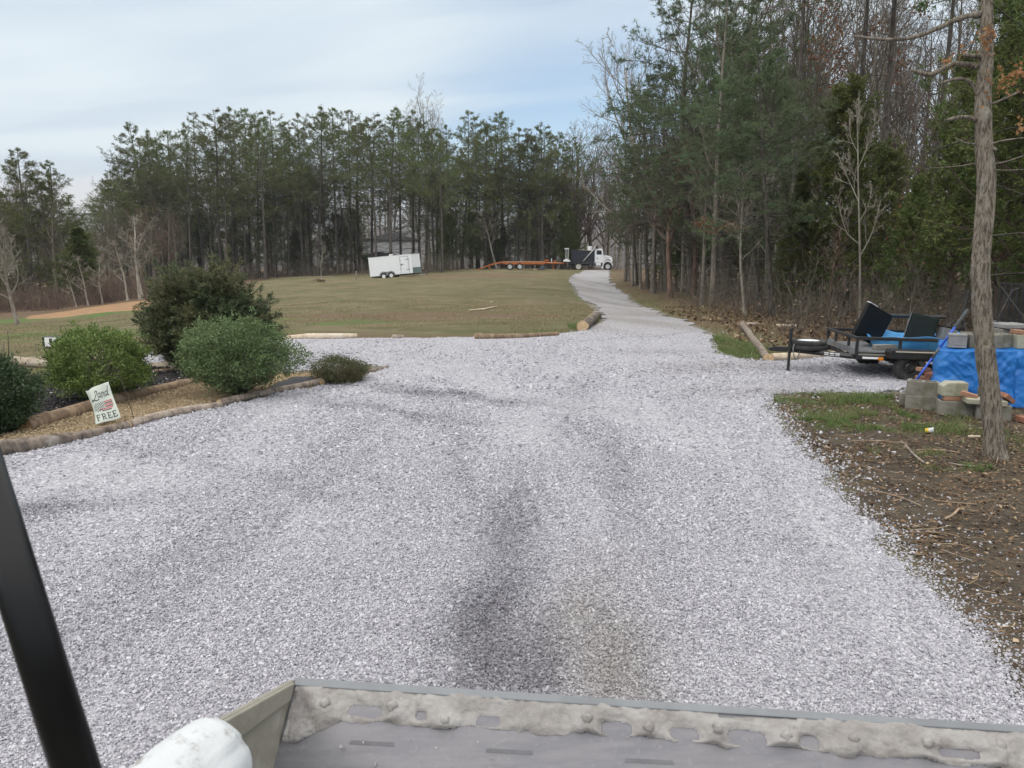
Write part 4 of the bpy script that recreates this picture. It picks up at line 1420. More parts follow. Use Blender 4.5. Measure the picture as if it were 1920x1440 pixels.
# ---- brush: thin stems nobody could count
def brush(name, label, spots, mat, nstem, hmin, hmax, r=.006, leafy=0.0):
    mb = MB()
    P0 = []
    for (x, y) in spots:
        P0.append((x, y, g1(x, y)))
    P0 = np.array(P0)
    B = len(P0) * nstem
    S = np.repeat(P0, nstem, 0) + np.stack([rng.normal(0, .5, B), rng.normal(0, .5, B), np.zeros(B)], -1)
    L = rng.uniform(hmin, hmax, B) * rng.uniform(.6, 1.1, B)
    D = unit(np.stack([rng.normal(0, .32, B), rng.normal(0, .32, B), np.ones(B)], -1))
    pts = [S]
    for k in range(5):
        D = unit(D + rng.normal(0, .14, D.shape))
        pts.append(pts[-1] + D * (L / 5)[:, None])
    P = np.stack(pts, 1)
    Rr = np.linspace(1, .4, 6)[None] * rng.uniform(.6, 1.5, (B, 1)) * r
    mb.add(*tubes(P, Rr, 3))
    L2, R2 = grow(P, Rr, 6, .25, 1, R(48), .32, 3, rng, .08, .2, .7, r * .5)
    mb.add(*tubes(L2, R2, 3))
    o = tag(link(name, mb.mesh(name), mat), label, 'brush', kind='stuff')
    return P, L2


def ring(u0, u1, z0, z1, n, lim=None):
    out = []
    while len(out) < n:
        u, zc = rng.uniform(u0, u1), rng.uniform(z0, z1)
        p = U(u, 520, zc)
        x, y = p[0], p[1]
        if lim is None or sdf(np.array([x]), np.array([y]), WOODS)[0] > lim:
            out.append((x, y))
    return out


P, L2 = brush('undergrowth', 'tangle of bare brown stems along the edge of the wood', ring(1490, 2050, 19, 32, 290, .3) + ring(1180, 1500, 26, 60, 220, .5), TWIG_GREY, 5, .5, 2.3, .007)
S, D = points_on(L2, 1, .2, 1, rng)
k = rng.random(len(S)) < .16
V, Q = leaves(S[k], D[k], .09, .05, rng, 1, 1.0, -.4)
tag(link('dead_foliage', make_mesh('dead_foliage', V, Q), LITM), 'dead leaves still clinging to the brush', 'dead leaves', kind='stuff')
brush('undergrowth', 'brown brush at the foot of the wood beyond the lawn', ring(-80, 300, 51, 60, 260), TWIG_RED, 5, .6, 2.6, .013)
brush('undergrowth', 'dull brush under the pines beyond the crest', ring(280, 672, 94, 112, 220) + ring(672, 860, 94, 99, 70) + ring(860, 1150, 102, 116, 110), TWIG_GREY, 5, .8, 3.2, .018)
# russet leaves that hang on
mb = MB()
for (u, v, zc, su, sv, n) in [(1575, 60, 30.5, 12, 26, 70), (1572, 130, 30.5, 18, 40, 190), (1574, 205, 30.5, 10, 45, 120), (1560, 20, 30, 20, 20, 60), (1645, 45, 31, 12, 12, 60), (1730, 15, 31, 14, 12, 60), (1735, 500, 24, 16, 26, 260), (1700, 440, 25, 12, 30, 120), (1345, 424, 37, 20, 6, 220), (1375, 428, 36, 14, 5, 150), (1325, 418, 37, 12, 4, 80), (1540, 100, 30, 16, 20, 70), (1690, 130, 30, 10, 20, 50)]:
    uu, vv = rng.normal(u, su, n), rng.normal(v, sv, n)
    S = U(uu, vv, zc + rng.normal(0, .35, n))
    V, Q = leaves(S, rng.normal(size=(n, 3)), .15, .10, rng, 1, 1, -.5)
    mb.add(V, Q)
tag(link('russet_foliage', mb.mesh('russet_foliage'), RUSSET), 'russet dead leaves clinging to trunks and limbs of the wood', 'dead leaves', kind='stuff')

# ------------------------------------------------------------------ distant hills
xs = np.linspace(-1, 1, 160)
mb = MB()
for k, (dist, h, amp, seed) in enumerate(((620, 20, 5, 3), (2300, 118, 12, 5))):
    th = xs * R(60)
    rows = []
    for j, f in enumerate((0, .35, .7, .9, 1.0, .6)):
        rr = dist + j * dist * .05
        top = h + amp * vnoise(th * 9, np.zeros_like(th), 1, seed) + amp * .25 * vnoise(th * 160, np.zeros_like(th) + j, 1, seed)
        rows.append(np.stack([rr * np.sin(th), rr * np.cos(th), -22 + (top + 22) * f], -1))
    Vh = np.stack(rows)
    n = len(th)
    i = np.arange(5)[:, None] * n + np.arange(n - 1)[None]
    mb.add(Vh, np.stack([i, i + 1, i + 1 + n, i + n], -1).reshape(-1, 4))
HILLM = grain_mat('wooded_hills', (0.050, 0.040, 0.034), (0.085, 0.070, 0.060), (0.045, 0.050, 0.036), .12, .6)
tag(link('hills', mb.mesh('hills', smooth=True), HILLM), kind='structure')
# ------------------------------------------------------------------ log borders
LOG_OLD = bark_mat('weathered_log', (0.36, 0.30, 0.25), (0.17, 0.135, 0.115), (0.44, 0.40, 0.36), 9, .5)
LOG_PALE = bark_mat('peeled_log', (0.56, 0.48, 0.38), (0.40, 0.32, 0.24), (0.62, 0.57, 0.50), 6, .35)
LOG_BARK = bark_mat('barked_log', (0.22, 0.18, 0.15), (0.085, 0.07, 0.062), (0.38, 0.35, 0.32), 9, .9)
LOG_BROWN = bark_mat('brown_log', (0.33, 0.24, 0.165), (0.17, 0.12, 0.085), (0.40, 0.33, 0.26), 7, .5)
CUT = coat('sawn_wood', (0.55, 0.40, 0.24), (0.42, 0.29, 0.17), 25, .8)
CUT_RED = coat('fresh_sawn_wood', (0.60, 0.36, 0.18), (0.50, 0.27, 0.12), 25, .8)


def log(label, pix, rad, mat, cut=CUT, cat='log', group=None, sink=.25, rough=.10, knots=4, raise_=0.0, seed=None):
    """A felled stem lying along the pixels pix (its foot line on the ground)."""
    rg = np.random.default_rng(int(abs(pix[0][0] * 7 + pix[0][1])) if seed is None else seed)
    P = hits(pix)
    P = chaikin(P, 2, False)
    s = np.concatenate([[0], np.cumsum(np.linalg.norm(np.diff(P, axis=0), axis=1))])
    n = max(24, int(s[-1] / .035))
    t = np.linspace(0, s[-1], n)
    C = np.stack([np.interp(t, s, P[:, k]) for k in range(3)], -1)
    rr = np.broadcast_to(np.interp(t / s[-1], np.linspace(0, 1, len(np.atleast_1d(rad))), np.atleast_1d(rad)), (n,)).copy()
    C[:, 2] = gh(C[:, 0], C[:, 1]) + rr * (1 - sink) + raise_ + .012 * np.sin(t * 2.1 + rg.uniform(0, 6))
    mid = C.mean(0)
    C = C - mid
    sides = 22
    V, Q = tubes(C[None], rr[None], sides)
    V = V.reshape(n, sides, 3)
    a = np.arange(sides) / sides * 6.283
    A_, T_ = np.meshgrid(a, t)
    d = 1 + rough * (.6 * vnoise(np.cos(A_) * 1.2 + T_ * 1.4, np.sin(A_) * 1.2, 1.6, 3) + .5 * vnoise(np.cos(A_) * 2.5 + T_ * .5, np.sin(A_) * 2.5, 2.2, 4))
    for _ in range(knots):
        ka, kt = rg.uniform(0, 6.28), rg.uniform(0, s[-1])
        d += .28 * np.exp(-((np.angle(np.exp(1j * (A_ - ka)))) / .35) ** 2 - ((T_ - kt) / .05) ** 2)
    V = C[:, None] + (V - C[:, None]) * d[..., None]
    o = link('log', make_mesh('log', V.reshape(-1, 3), Q, None, None, True), mat)
    o.location = mid
    tag(o, label, cat, group)
    for e, k in ((0, 1), (n - 1, n - 2)):
        dirv = unit(C[e] - C[k])
        ring = V[e] + dirv * .003
        cv = np.vstack([ring, [C[e] + dirv * .004]])
        T = np.array([(i, (i + 1) % sides, sides) for i in range(sides)])
        if e == 0:
            T = T[:, ::-1]
        link('cut_end', make_mesh('cut_end', cv, None, T), cut, o)
    return o


log('long knotty grey log bordering the gravel in front of the garden flag', [(-60, 870), (12, 852), (99, 837), (165, 822), (200, 813), (243, 803)], [.11, .10, .092, .066, .052, .050], LOG_BARK, rough=.16, knots=8)
log('pale flaking log continuing the front border right of the garden flag', [(241, 804), (300, 786), (360, 773), (415, 764)], [.055, .055, .055], LOG_OLD, rough=.14, knots=6)
log('weathered log in the front border below the broad pale shrub', [(412, 763), (470, 749), (520, 737), (560, 729), (604, 719)], [.06, .055, .055, .062], LOG_OLD, rough=.14, knots=5)
log('thin grey branch log sticking out past the small round shrub', [(604, 722), (640, 712), (680, 703), (727, 691)], [.055, .05, .048, .04], LOG_OLD, rough=.12, knots=4)
log('long smooth brown log between mulch and wood chips behind the flag', [(48, 808), (160, 776), (270, 745), (374, 718)], [.10, .092, .085, .075], LOG_BROWN, CUT_RED, rough=.05, knots=3)
log('pale crooked log on the far edge of the gravel beside the juniper', [(528, 637), (575, 636), (620, 637), (669, 635)], [.055, .085, .08, .07], LOG_PALE, CUT_RED, rough=.14, knots=6)
log('low log stub half buried at the far gravel edge', [(736, 635.5), (757, 635)], [.06, .05], LOG_OLD, rough=.14)
log('straight sawn log on the far edge of the gravel below the field', [(890, 637), (950, 636), (1000, 633), (1046, 630)], [.085, .08, .075, .06], LOG_BROWN, CUT_RED, rough=.06, knots=3)
log('thick short bark log with its sawn end towards us at the road bend', [(1092, 620), (1112, 605)], [.16, .15], LOG_BARK, CUT, rough=.1)
log('second bark log lying behind the thick short one at the road bend', [(1110, 604), (1121, 596)], [.15, .14], LOG_BARK, CUT, rough=.14)
log('pale split log on the lawn left of the round green shrub', [(31, 686), (60, 688), (100, 690)], [.10, .085, .07], LOG_PALE, rough=.12)
log('thin pale stick log behind the split log on the lawn', [(52, 679), (75, 677), (92, 676)], [.05, .045, .04], LOG_PALE, rough=.12)
log('grey log under the juniper at the corner of the gravel', [(262, 662), (285, 657), (306, 652)], [.10, .10, .08], LOG_OLD, rough=.1)
log('tan log behind the mulch bed between the two round shrubs', [(284, 694), (315, 693), (352, 692)], [.075, .08, .075], LOG_PALE, CUT_RED, rough=.1)
log('dark log below the tan one behind the mulch bed', [(278, 703), (315, 702), (350, 700)], [.06, .065, .06], LOG_BROWN, CUT_RED, rough=.08)
log('grey log running from the wood towards the gravel, left side of the leaf bed', [(1392, 612), (1402, 628), (1418, 648), (1438, 675)], [.09, .085, .085, .08], LOG_OLD, rough=.12, knots=5)
log('tan peeled log under the black trailer tongue along the gravel', [(1446, 677), (1490, 675), (1540, 670), (1600, 665)], [.085, .075, .07, .06], LOG_PALE, CUT, rough=.12, knots=5)
log('short grey log at the far left corner of the leaf bed', [(1399, 611), (1421, 610)], [.07, .06], LOG_OLD, rough=.12)
log('short pale log on the far side of the leaf bed', [(1455, 613), (1493, 613)], [.055, .05], LOG_PALE, rough=.12)

# ------------------------------------------------------------------ shrubs
def lump(D, seed, amp=.14):
    rg = np.random.default_rng(seed)
    s = np.zeros(len(D))
    for f in (2.2, 4.0, 7.0, 12, 19):
        k = rg.normal(size=(3, 3))
        for row in k:
            s += np.cos(D @ unit(row) * f + rg.uniform(0, 6.28)) / f ** .55
    return 1 + amp * s


def shrub(name, label, u, v, w, h, mats, n=2200, per=13, ll=.036, lw=.017, low=.45, zc_add=0, seed=1, amp=.10, stems=14, foot=.25, cat='shrub'):
    """A leafy dome: stems from one foot, leaf clusters through the crown and thick on its skin."""
    rg = np.random.default_rng(seed)
    base = hit(u, v)
    zc = float(proj(base)[2])
    o = thing(name, label, cat, base)
    a = w / 2
    zc0 = h * (foot + (1 - foot) * .42)
    up_, dn = h - zc0, zc0 - h * foot * .6
    D = unit(rg.normal(size=(n, 3)))
    rr = lump(D, seed, amp) * (1 - .34 * rg.random(n) ** 2.0) * (1 + .22 * (rg.random(n) > .88) * rg.random(n))
    C = np.stack([D[:, 0] * a, D[:, 1] * a, np.where(D[:, 2] > 0, D[:, 2] * up_, D[:, 2] * dn)], -1) * rr[:, None]
    C[:, 2] += zc0
    C[:, 0] += .16 * w * np.clip(C[:, 2] / h - .4, -.3, 1) * (1 if seed == 7 else -.6)
    # stems reaching to some of the clusters
    k = rg.choice(n, stems * 7, replace=False)
    tip = C[k] * np.array([.92, .92, .95])
    s = np.linspace(0, 1, 6)[None, :, None]
    b0 = np.stack([rg.normal(0, .035, len(k)), rg.normal(0, .035, len(k)), np.zeros(len(k))], -1)[:, None]
    midp = tip[:, None] * np.array([.35, .35, .5])
    P = b0 * (1 - s) ** 2 + 2 * s * (1 - s) * midp + s * s * tip[:, None] + rg.normal(0, .012, (len(k), 6, 3)) * s
    Rr = np.linspace(1, .25, 6)[None] * rg.uniform(.008, .016, (len(k), 1))
    mb = MB()
    mb.add(*tubes(P, Rr, 4))
    link('stems', mb.mesh('stems', smooth=True), mats[0], o)
    out = unit(C - np.array([0, 0, zc0 * .7]))
    S = np.repeat(C, per, 0) + rg.normal(0, .035, (n * per, 3))
    V, Q = leaves(S, np.repeat(out, per, 0), ll, lw, rg, 1, .85, .30)
    link('foliage', make_mesh('foliage', V, Q), mats[1], o)
    return o


STEM = BARK_GREY
shrub('round_shrub', 'broad pale green shrub on a short trunk beside the black weed fabric', 448, 744, 1.64, 1.06, (STEM, AZA_P), 1800, 17, .042, .021, seed=4, foot=.30, amp=.18)
shrub('round_shrub', 'round mid-green shrub directly behind the garden flag', 188, 752, 1.44, 1.0, (STEM, AZA_G), 1750, 17, .044, .021, seed=7, foot=.10, amp=.20)
shrub('round_shrub', 'dark glossy shrub cut by the frame edge in front of the bed', -12, 815, .92, .92, (STEM, AZA_D), 1600, 15, .044, .021, seed=9, foot=.05, amp=.15)
shrub('small_shrub', 'small low shrub at the point of the bed beside the thin branch log', 641, 716, .86, .40, (STEM, BOX_G), 1100, 13, .030, .012, seed=12, amp=.18, foot=.0)
J = shrub('sapling', 'wispy dark seedling between the two round shrubs', 330, 690, .50, .42, (STEM, AZA_D), 60, 13, .04, .014, seed=14, amp=.2, foot=.3, stems=4, cat='plant')
# the big juniper: arching plumes from one foot
rg = np.random.default_rng(77)
base = hit(390, 692)
o = thing('juniper_shrub', 'big dark feathery juniper with brownish tips behind the round shrubs', 'shrub', base)
nst = 200
a = rg.uniform(0, 6.283, nst)
el = np.arcsin(rg.uniform(.10, 1, nst))
Lm = rg.uniform(.75, 1.05, nst) * lump(np.stack([np.cos(a) * np.cos(el), np.sin(a) * np.cos(el), np.sin(el)], -1), 5, .06)
tip = np.stack([np.cos(a) * np.cos(el) * 1.30, np.sin(a) * np.cos(el) * 1.15, np.sin(el) * 1.66 + .34], -1) * Lm[:, None]
s = np.linspace(0, 1, 7)[None, :, None]
P = 2 * s * (1 - s) * (tip * np.array([.4, .4, .62]))[:, None] + s * s * tip[:, None] + rg.normal(0, .03, (nst, 7, 3)) * s
Rr = np.linspace(1, .25, 7)[None] * rg.uniform(.012, .024, (nst, 1))
mb = MB()
mb.add(*tubes(P, Rr, 4))
L2, R2 = grow(P, Rr, 11, .30, 1, R(42), .30, 3, rg, .08, .16, .5, .004, lambda t: 1.15 - .5 * t)
mb.add(*tubes(L2, R2, 3))
link('stems', mb.mesh('stems'), BARK_CEDAR, o)
S, D = points_on(L2, 15, .1, 1, rg)
S2, D2 = points_on(P, 14, .6, 1, rg)
V, Q = sprays(np.vstack([S, S2]), np.vstack([D, D2]), .105, .015, rg, 8, .05)
link('foliage', make_mesh('foliage', V, Q), JUNI_G, o)

# ------------------------------------------------------------------ the oak in front on the right
zc_oak = float(proj(hit(1865, 856))[2])
LINE = [(1867, 862, 50), (1865, 846, 46), (1862, 800, 42), (1857, 740, 41), (1851, 690, 40), (1846, 640, 38), (1843, 600, 38), (1840, 550, 37), (1837, 500, 36), (1841, 455, 35), (1846, 415, 35), (1849, 370, 34), (1849, 335, 33), (1846, 295, 33), (1844, 255, 31), (1842, 215, 31), (1844, 170, 29), (1849, 115, 26), (1851, 60, 23), (1850, 0, 21), (1849, -90, 19), (1853, -260, 15), (1850, -500, 9)]
L_ = np.array(LINE, float)
Pt = U(L_[:, 0], L_[:, 1], zc_oak)
Rt_ = L_[:, 2] / 2 / FPX * zc_oak * np.interp(L_[:, 1], [500, 740, 860], [.86, .76, .72])
s = np.concatenate([[0], np.cumsum(np.linalg.norm(np.diff(Pt, axis=0), axis=1))])
n = 620
t = np.linspace(0, s[-1], n)
from_s = lambda arr: np.interp(t, s, arr)
C = np.stack([from_s(Pt[:, k]) for k in range(3)], -1)
for _ in range(25):
    C[1:-1] = .25 * C[:-2] + .5 * C[1:-1] + .25 * C[2:]
rr = from_s(Rt_)
oak = thing('oak_tree', 'slender rough-barked tree with broken limb stubs in front of the blue tarp', 'tree', (C[0, 0], C[0, 1], g1(C[0, 0], C[0, 1])))
org = np.array(oak.location)
sides = 72
V, Q = tubes((C - org)[None], rr[None], sides)
V = V.reshape(n, sides, 3)
a = np.arange(sides) / sides * 6.283
A_, T_ = np.meshgrid(a, t)
ca, sa = np.cos(A_), np.sin(A_)
plate = np.abs(vnoise(ca * 5 + .6 * vnoise(ca * 2, T_ * 3, 1, 2), sa * 5 + T_ * 2.2, 1.0, 5)) + .6 * np.abs(vnoise(ca * 9 + 3, sa * 9 + T_ * 5.0, 1.0, 6))
d = 1 + .13 * (plate - .35) + .05 * vnoise(ca * 1.3, sa * 1.3 + T_ * 1.2, 1.0, 7) + .02 * vnoise(ca * 16, sa * 16 + T_ * 22, 1, 8)
for (ku, kv, amp, wd) in [(1832, 500, .20, .08), (1842, 655, .18, .05), (1834, 220, .22, .06), (1858, 275, .18, .06), (1832, 130, .16, .06), (1850, 395, .10, .08)]:
    kt = np.interp(kv, L_[::-1, 1], s[::-1])
    d += amp * np.exp(-((T_ - kt) / wd) ** 2) * np.exp(-((np.angle(np.exp(1j * (A_ - (math.pi if ku < np.interp(kv, L_[::-1, 1], L_[::-1, 0]) else 0))))) / .8) ** 2)
V = (C - org)[:, None] + (V - (C - org)[:, None]) * d[..., None]
flare = np.exp(-t / .10)[:, None] * (.22 + .16 * np.cos(A_ * 5 + 1))
V = (C - org)[:, None] + (V - (C - org)[:, None]) * (1 + flare[..., None])
OAKB, nt, b = new_mat('oak_bark')
tcn = N(nt, 'ShaderNodeTexCoord')
mp = N(nt, 'ShaderNodeMapping')
mp.inputs['Scale'].default_value = (1, 1, .17)
nt.links.new(tcn.outputs['Object'], mp.inputs[0])
n1 = noise(nt, mp.outputs[0], 46, 5, .75)
n2 = noise(nt, tcn.outputs['Object'], 5, 5, .65)
col = mix_c(nt, ramp(nt, n1, .40, .58), (0.075, 0.062, 0.050), (0.235, 0.205, 0.170))
col = mix_c(nt, math_n(nt, 'MULTIPLY', ramp(nt, n2, .52, .7), .55), col, (0.30, 0.29, 0.25))
col = mix_c(nt, math_n(nt, 'MULTIPLY', ramp(nt, n2, .46, .30), .35), col, (0.19, 0.175, 0.10))
set_in(nt, b.inputs['Base Color'], col)
b.inputs['Roughness'].default_value = .92
b.inputs['Specular IOR Level'].default_value = .15
bump(nt, b, n1, .9, .02)
link('trunk', make_mesh('trunk', V.reshape(-1, 3), Q, None, None, True), OAKB, oak)
z_ = zc_oak
STUBS = [([(1832, 226), (1815, 219), (1796, 220), (1774, 226)], [.030, .024, .022, .018], .0), ([(1838, 196), (1833, 170), (1820, 152), (1795, 146), (1762, 157)], [.026, .023, .021, .019, .013], -.05),
         ([(1832, 126), (1812, 120), (1787, 119), (1768, 128), (1747, 141), (1728, 138), (1708, 131)], [.034, .029, .026, .026, .026, .021, .017], -.12), ([(1842, 106), (1822, 105), (1806, 103)], [.028, .024, .022], -.1),
         ([(1855, 197), (1880, 187), (1912, 172)], [.016, .013, .010], -.1), ([(1858, 270), (1880, 263), (1925, 258)], [.012, .009, .006], -.1), ([(1858, 308), (1885, 304), (1922, 291)], [.010, .008, .005], .2), ([(1860, 318), (1890, 320), (1930, 317)], [.008, .007, .005], .3),
         ([(1835, 305), (1800, 312), (1745, 315)], [.008, .006, .004], .3), ([(1850, 25), (1808, 30), (1765, 50), (1720, 70), (1670, 76), (1602, 68)], [.040, .030, .026, .022, .017, .012], .4), ([(1830, 270), (1810, 268), (1790, 258)], [.010, .007, .004], .1),
         ([(1858, 275), (1864, 279), (1868, 281)], [.02, .018, .012], -.12)]
for pts, rad_, dz_ in STUBS:
    k = len(pts)
    Pz = np.array([U(p[0], p[1], z_ + dz_ * i / (k - 1)) for i, p in enumerate(pts)]) - org
    Pz = chaikin(Pz, 2, False)
    rr2 = np.interp(np.linspace(0, 1, len(Pz)), np.linspace(0, 1, k), rad_) * (1 + .08 * rng.normal(size=len(Pz)))
    SB().rod(Pz, rr2, 10).build('branch', OAKB, oak, smooth=True)
mb = MB()
S = U(rng.normal(1852, 9, 50), rng.normal(72, 18, 50), z_ - .13) - org
V2, Q2 = leaves(S, rng.normal(size=(50, 3)), .05, .035, rng, 1, 1, -.6)
mb.add(V2, Q2)
for (u, v, su, sv, nn) in [(1890, 150, 16, 14, 60), (1915, 135, 10, 8, 30), (1915, 240, 5, 8, 14), (1778, 112, 5, 7, 18), (1855, 160, 6, 22, 30), (1802, 98, 4, 6, 10)]:
    S = U(rng.normal(u, su, nn), rng.normal(v, sv, nn), z_ + rng.normal(0, .12, nn)) - org
    V2, Q2 = leaves(S, rng.normal(size=(nn, 3)), .055, .038, rng, 1, 1, -.5)
    mb.add(V2, Q2)
link('foliage', mb.mesh('foliage'), leaf_mat('oak_dead_leaves', (0.30, 0.15, 0.065), (0.46, 0.27, 0.13), (0.24, 0.11, 0.05), .8, .35), oak)

# ------------------------------------------------------------------ garden flag
FLAG_CLOTH = coat('flag_cloth', (0.52, 0.55, 0.49), (0.46, 0.49, 0.44), 12, .85, bmp=.15, bscale=160)
INK = coat('flag_ink', (0.018, 0.022, 0.032), (0.03, 0.033, 0.045), 30, .85)
INK_RED = coat('flag_red', (0.34, 0.055, 0.06), (0.42, 0.10, 0.10), 30, .85)
INK_PALE = coat('flag_pale', (0.62, 0.55, 0.53), (0.56, 0.50, 0.49), 30, .85)
WIRE = coat('black_wire', (0.02, 0.02, 0.02), (0.05, 0.035, 0.03), 30, .6)
pb = hit(253, 789)
zf = float(proj(pb)[2])
fl = thing('garden_flag', 'cream garden flag reading Land and FREE hanging crooked from a bent wire stand', 'flag', pb)
fo = np.array(pb)
cTL, cTR, cBR, cBL = [U(u, v, zf + dz_) - fo for u, v, dz_ in ((160, 732, -.40), (203, 716, -.22), (227, 783, -.34), (179, 798, -.50))]
pole = [U(u, v, zf + dz_) - fo for u, v, dz_ in ((254, 794, 0), (246, 768, 0), (238, 747, .0), (230, 719, .01), (228, 708, .01), (224, 705, -.03), (203, 715.5, -.22), (160, 731.5, -.40))]
SB().rod(pole, .0045, 8).build('stand', WIRE, fl, smooth=True)
fn = unit(np.cross(cTR - cTL, cBL - cTL))
if fn @ (CAMP - fo) < 0:
    fn = -fn


def onflag(p, q, off=0.0):
    """Point of the cloth at across p, down q (0..1), with its sag and ripples."""
    p, q = np.asarray(p, float), np.asarray(q, float)
    a_ = (1 - p)[..., None] * cTL + p[..., None] * cTR
    b__ = (1 - p)[..., None] * cBL + p[..., None] * cBR
    w = .020 * np.sin(p * 5.2 + .6) * (.3 + q) + .012 * np.sin(q * 7 + p * 2)
    w = w - .05 * np.exp(-((p - .02) / .10) ** 2 - ((q - .30) / .25) ** 2)
    sag = .018 * np.exp(-((p - .12) / .10) ** 2 - (q / .06) ** 2)
    crn = -.03 * np.exp(-(p / .08) ** 2) * np.sin(np.clip(q, 0, 1) * math.pi)
    P_ = (1 - q)[..., None] * a_ + q[..., None] * b__
    return P_ + fn * (w + off)[..., None] - (crn * 1.0)[..., None] * unit(cTR - cTL) + sag[..., None] * unit(cBL - cTL)


pp, qq = np.meshgrid(np.linspace(0, 1, 34), np.linspace(0, 1, 46))
front = onflag(pp, qq, np.full(pp.shape, .0))
i = np.arange(45)[:, None] * 34 + np.arange(33)[None]
cl_ = link('cloth', make_mesh('cloth', front.reshape(-1, 3), np.stack([i, i + 1, i + 35, i + 34], -1).reshape(-1, 4), None, None, True), FLAG_CLOTH, fl)
so = cl_.modifiers.new('thickness', 'SOLIDIFY')
so.thickness = .0016
so.offset = 0


def ink(name, polys, mat):
    """Flat printed shapes: polygons in cloth coordinates, cut fine so they follow the ripples."""
    bm = bmesh.new()
    for poly in polys:
        vs_ = [bm.verts.new((p, q, 0)) for p, q in poly]
        bm.faces.new(vs_)
    bmesh.ops.triangulate(bm, faces=bm.faces)
    bmesh.ops.subdivide_edges(bm, edges=bm.edges, cuts=1, use_grid_fill=False)
    me = bpy.data.meshes.new(name)
    bm.to_mesh(me)
    bm.free()
    co = np.empty(len(me.vertices) * 3, np.float32)
    me.vertices.foreach_get('co', co)
    co = co.reshape(-1, 3)
    P_ = onflag(co[:, 0], co[:, 1], np.full(len(co), .0022))
    me.vertices.foreach_set('co', np.ascontiguousarray(P_, np.float32).ravel())
    me.update()
    return link(name, me, mat, cl_)


def rects(L, x, y, w, h):
    return [[(x + a_ * w, y + b__ * h), (x + c_ * w, y + b__ * h), (x + c_ * w, y + d_ * h), (x + a_ * w, y + d_ * h)] for a_, b__, c_, d_ in L]


SERIF = {'F': [(.14, 0, .36, 1), (.36, 0, .95, .13), (.36, .43, .74, .56), (0, 0, .14, .10), (0, .90, .52, 1), (.83, .13, .95, .30), (.64, .34, .74, .43), (.64, .56, .74, .64)],
         'E': [(.14, 0, .36, 1), (.36, 0, .95, .13), (.36, .43, .72, .56), (.36, .87, 1, 1), (0, 0, .14, .10), (0, .90, .14, 1), (.83, .13, .95, .28), (.87, .70, 1, .87), (.62, .35, .72, .43), (.62, .56, .72, .64)],
         'R': [(.14, 0, .36, 1), (.36, 0, .72, .12), (.36, .46, .72, .58), (.70, .06, .92, .50), (0, 0, .14, .10), (0, .90, .50, 1), (.86, .90, 1.04, 1)]}
fre = []
for ch, x in (('F', .10), ('R', .31), ('E', .54), ('E', .745)):
    fre += rects(SERIF[ch], x, .755, .175, .175)
    if ch == 'R':
        fre.append([(x + .52 * .175, .755 + .56 * .175), (x + .74 * .175, .755 + .56 * .175), (x + .98 * .175, .93), (x + .74 * .175, .93)])
ink('lettering', fre, INK)


def strokes(curves, w):
    out = []
    for pts in curves:
        P_ = chaikin(np.array(pts, float), 2, False)
        for a_, b__ in zip(P_[:-1], P_[1:]):
            d_ = b__ - a_
            nrm = np.array([-d_[1], d_[0]]) / (np.hypot(*d_) + 1e-9) * w
            e_ = d_ / (np.hypot(*d_) + 1e-9) * w * .4
            out.append([tuple(a_ - e_ + nrm), tuple(b__ + e_ + nrm), tuple(b__ + e_ - nrm), tuple(a_ - e_ - nrm)])
    return out


land = strokes([[(.30, .17), (.36, .12), (.42, .14), (.38, .20), (.30, .26), (.22, .36), (.15, .385), (.12, .35), (.18, .33), (.26, .37), (.34, .385), (.42, .35)],
                [(.52, .21), (.44, .20), (.40, .28), (.44, .325), (.50, .27)], [(.53, .20), (.50, .29), (.54, .325), (.58, .30)],
                [(.60, .20), (.57, .325)], [(.58, .25), (.64, .19), (.68, .22), (.65, .31), (.69, .32)],
                [(.83, .21), (.75, .20), (.71, .27), (.75, .325), (.81, .27)], [(.90, .08), (.83, .24), (.82, .32), (.87, .31)]], .0115)
ink('lettering', land, INK)
# the printed stars-and-stripes: a dark field of dots and a few bars, brushed edges
fx, fy = .13, .435
stars, bars, pale = [], [], []
for r_i in range(9):
    for c_i in range(9):
        if (r_i + c_i) % 2 == 0 and not (r_i > 6 and c_i > 6) and not (r_i in (0, 8) and c_i == 0):
            x, y = fx + .002 + c_i * .047, fy + .006 + r_i * .027
            stars.append([(x, y), (x + .040, y), (x + .040, y + .024), (x, y + .024)])
for k, (x0, x1) in enumerate(((.56, .92), (.58, .92), (.56, .93), (.58, .92), (.30, .88), (.42, .80))):
    y = fy + .005 + k * .047
    bars.append([(x0, y), (x1, y - .008), (x1 - .015, y + .014), (x0, y + .022)])
    if k < 5:
        pale.append([(x0 + .01, y + .026), (x1 - .02, y + .018), (x1 - .03, y + .036), (x0 + .01, y + .042)])
ink('stars', stars, INK)
ink('stripes', bars[::2], INK_RED)
ink('stripes', bars[1::2], INK)
ink('stripes', pale, coat('flag_pink', (0.50, 0.33, 0.32), (0.56, 0.42, 0.40), 30, .85))

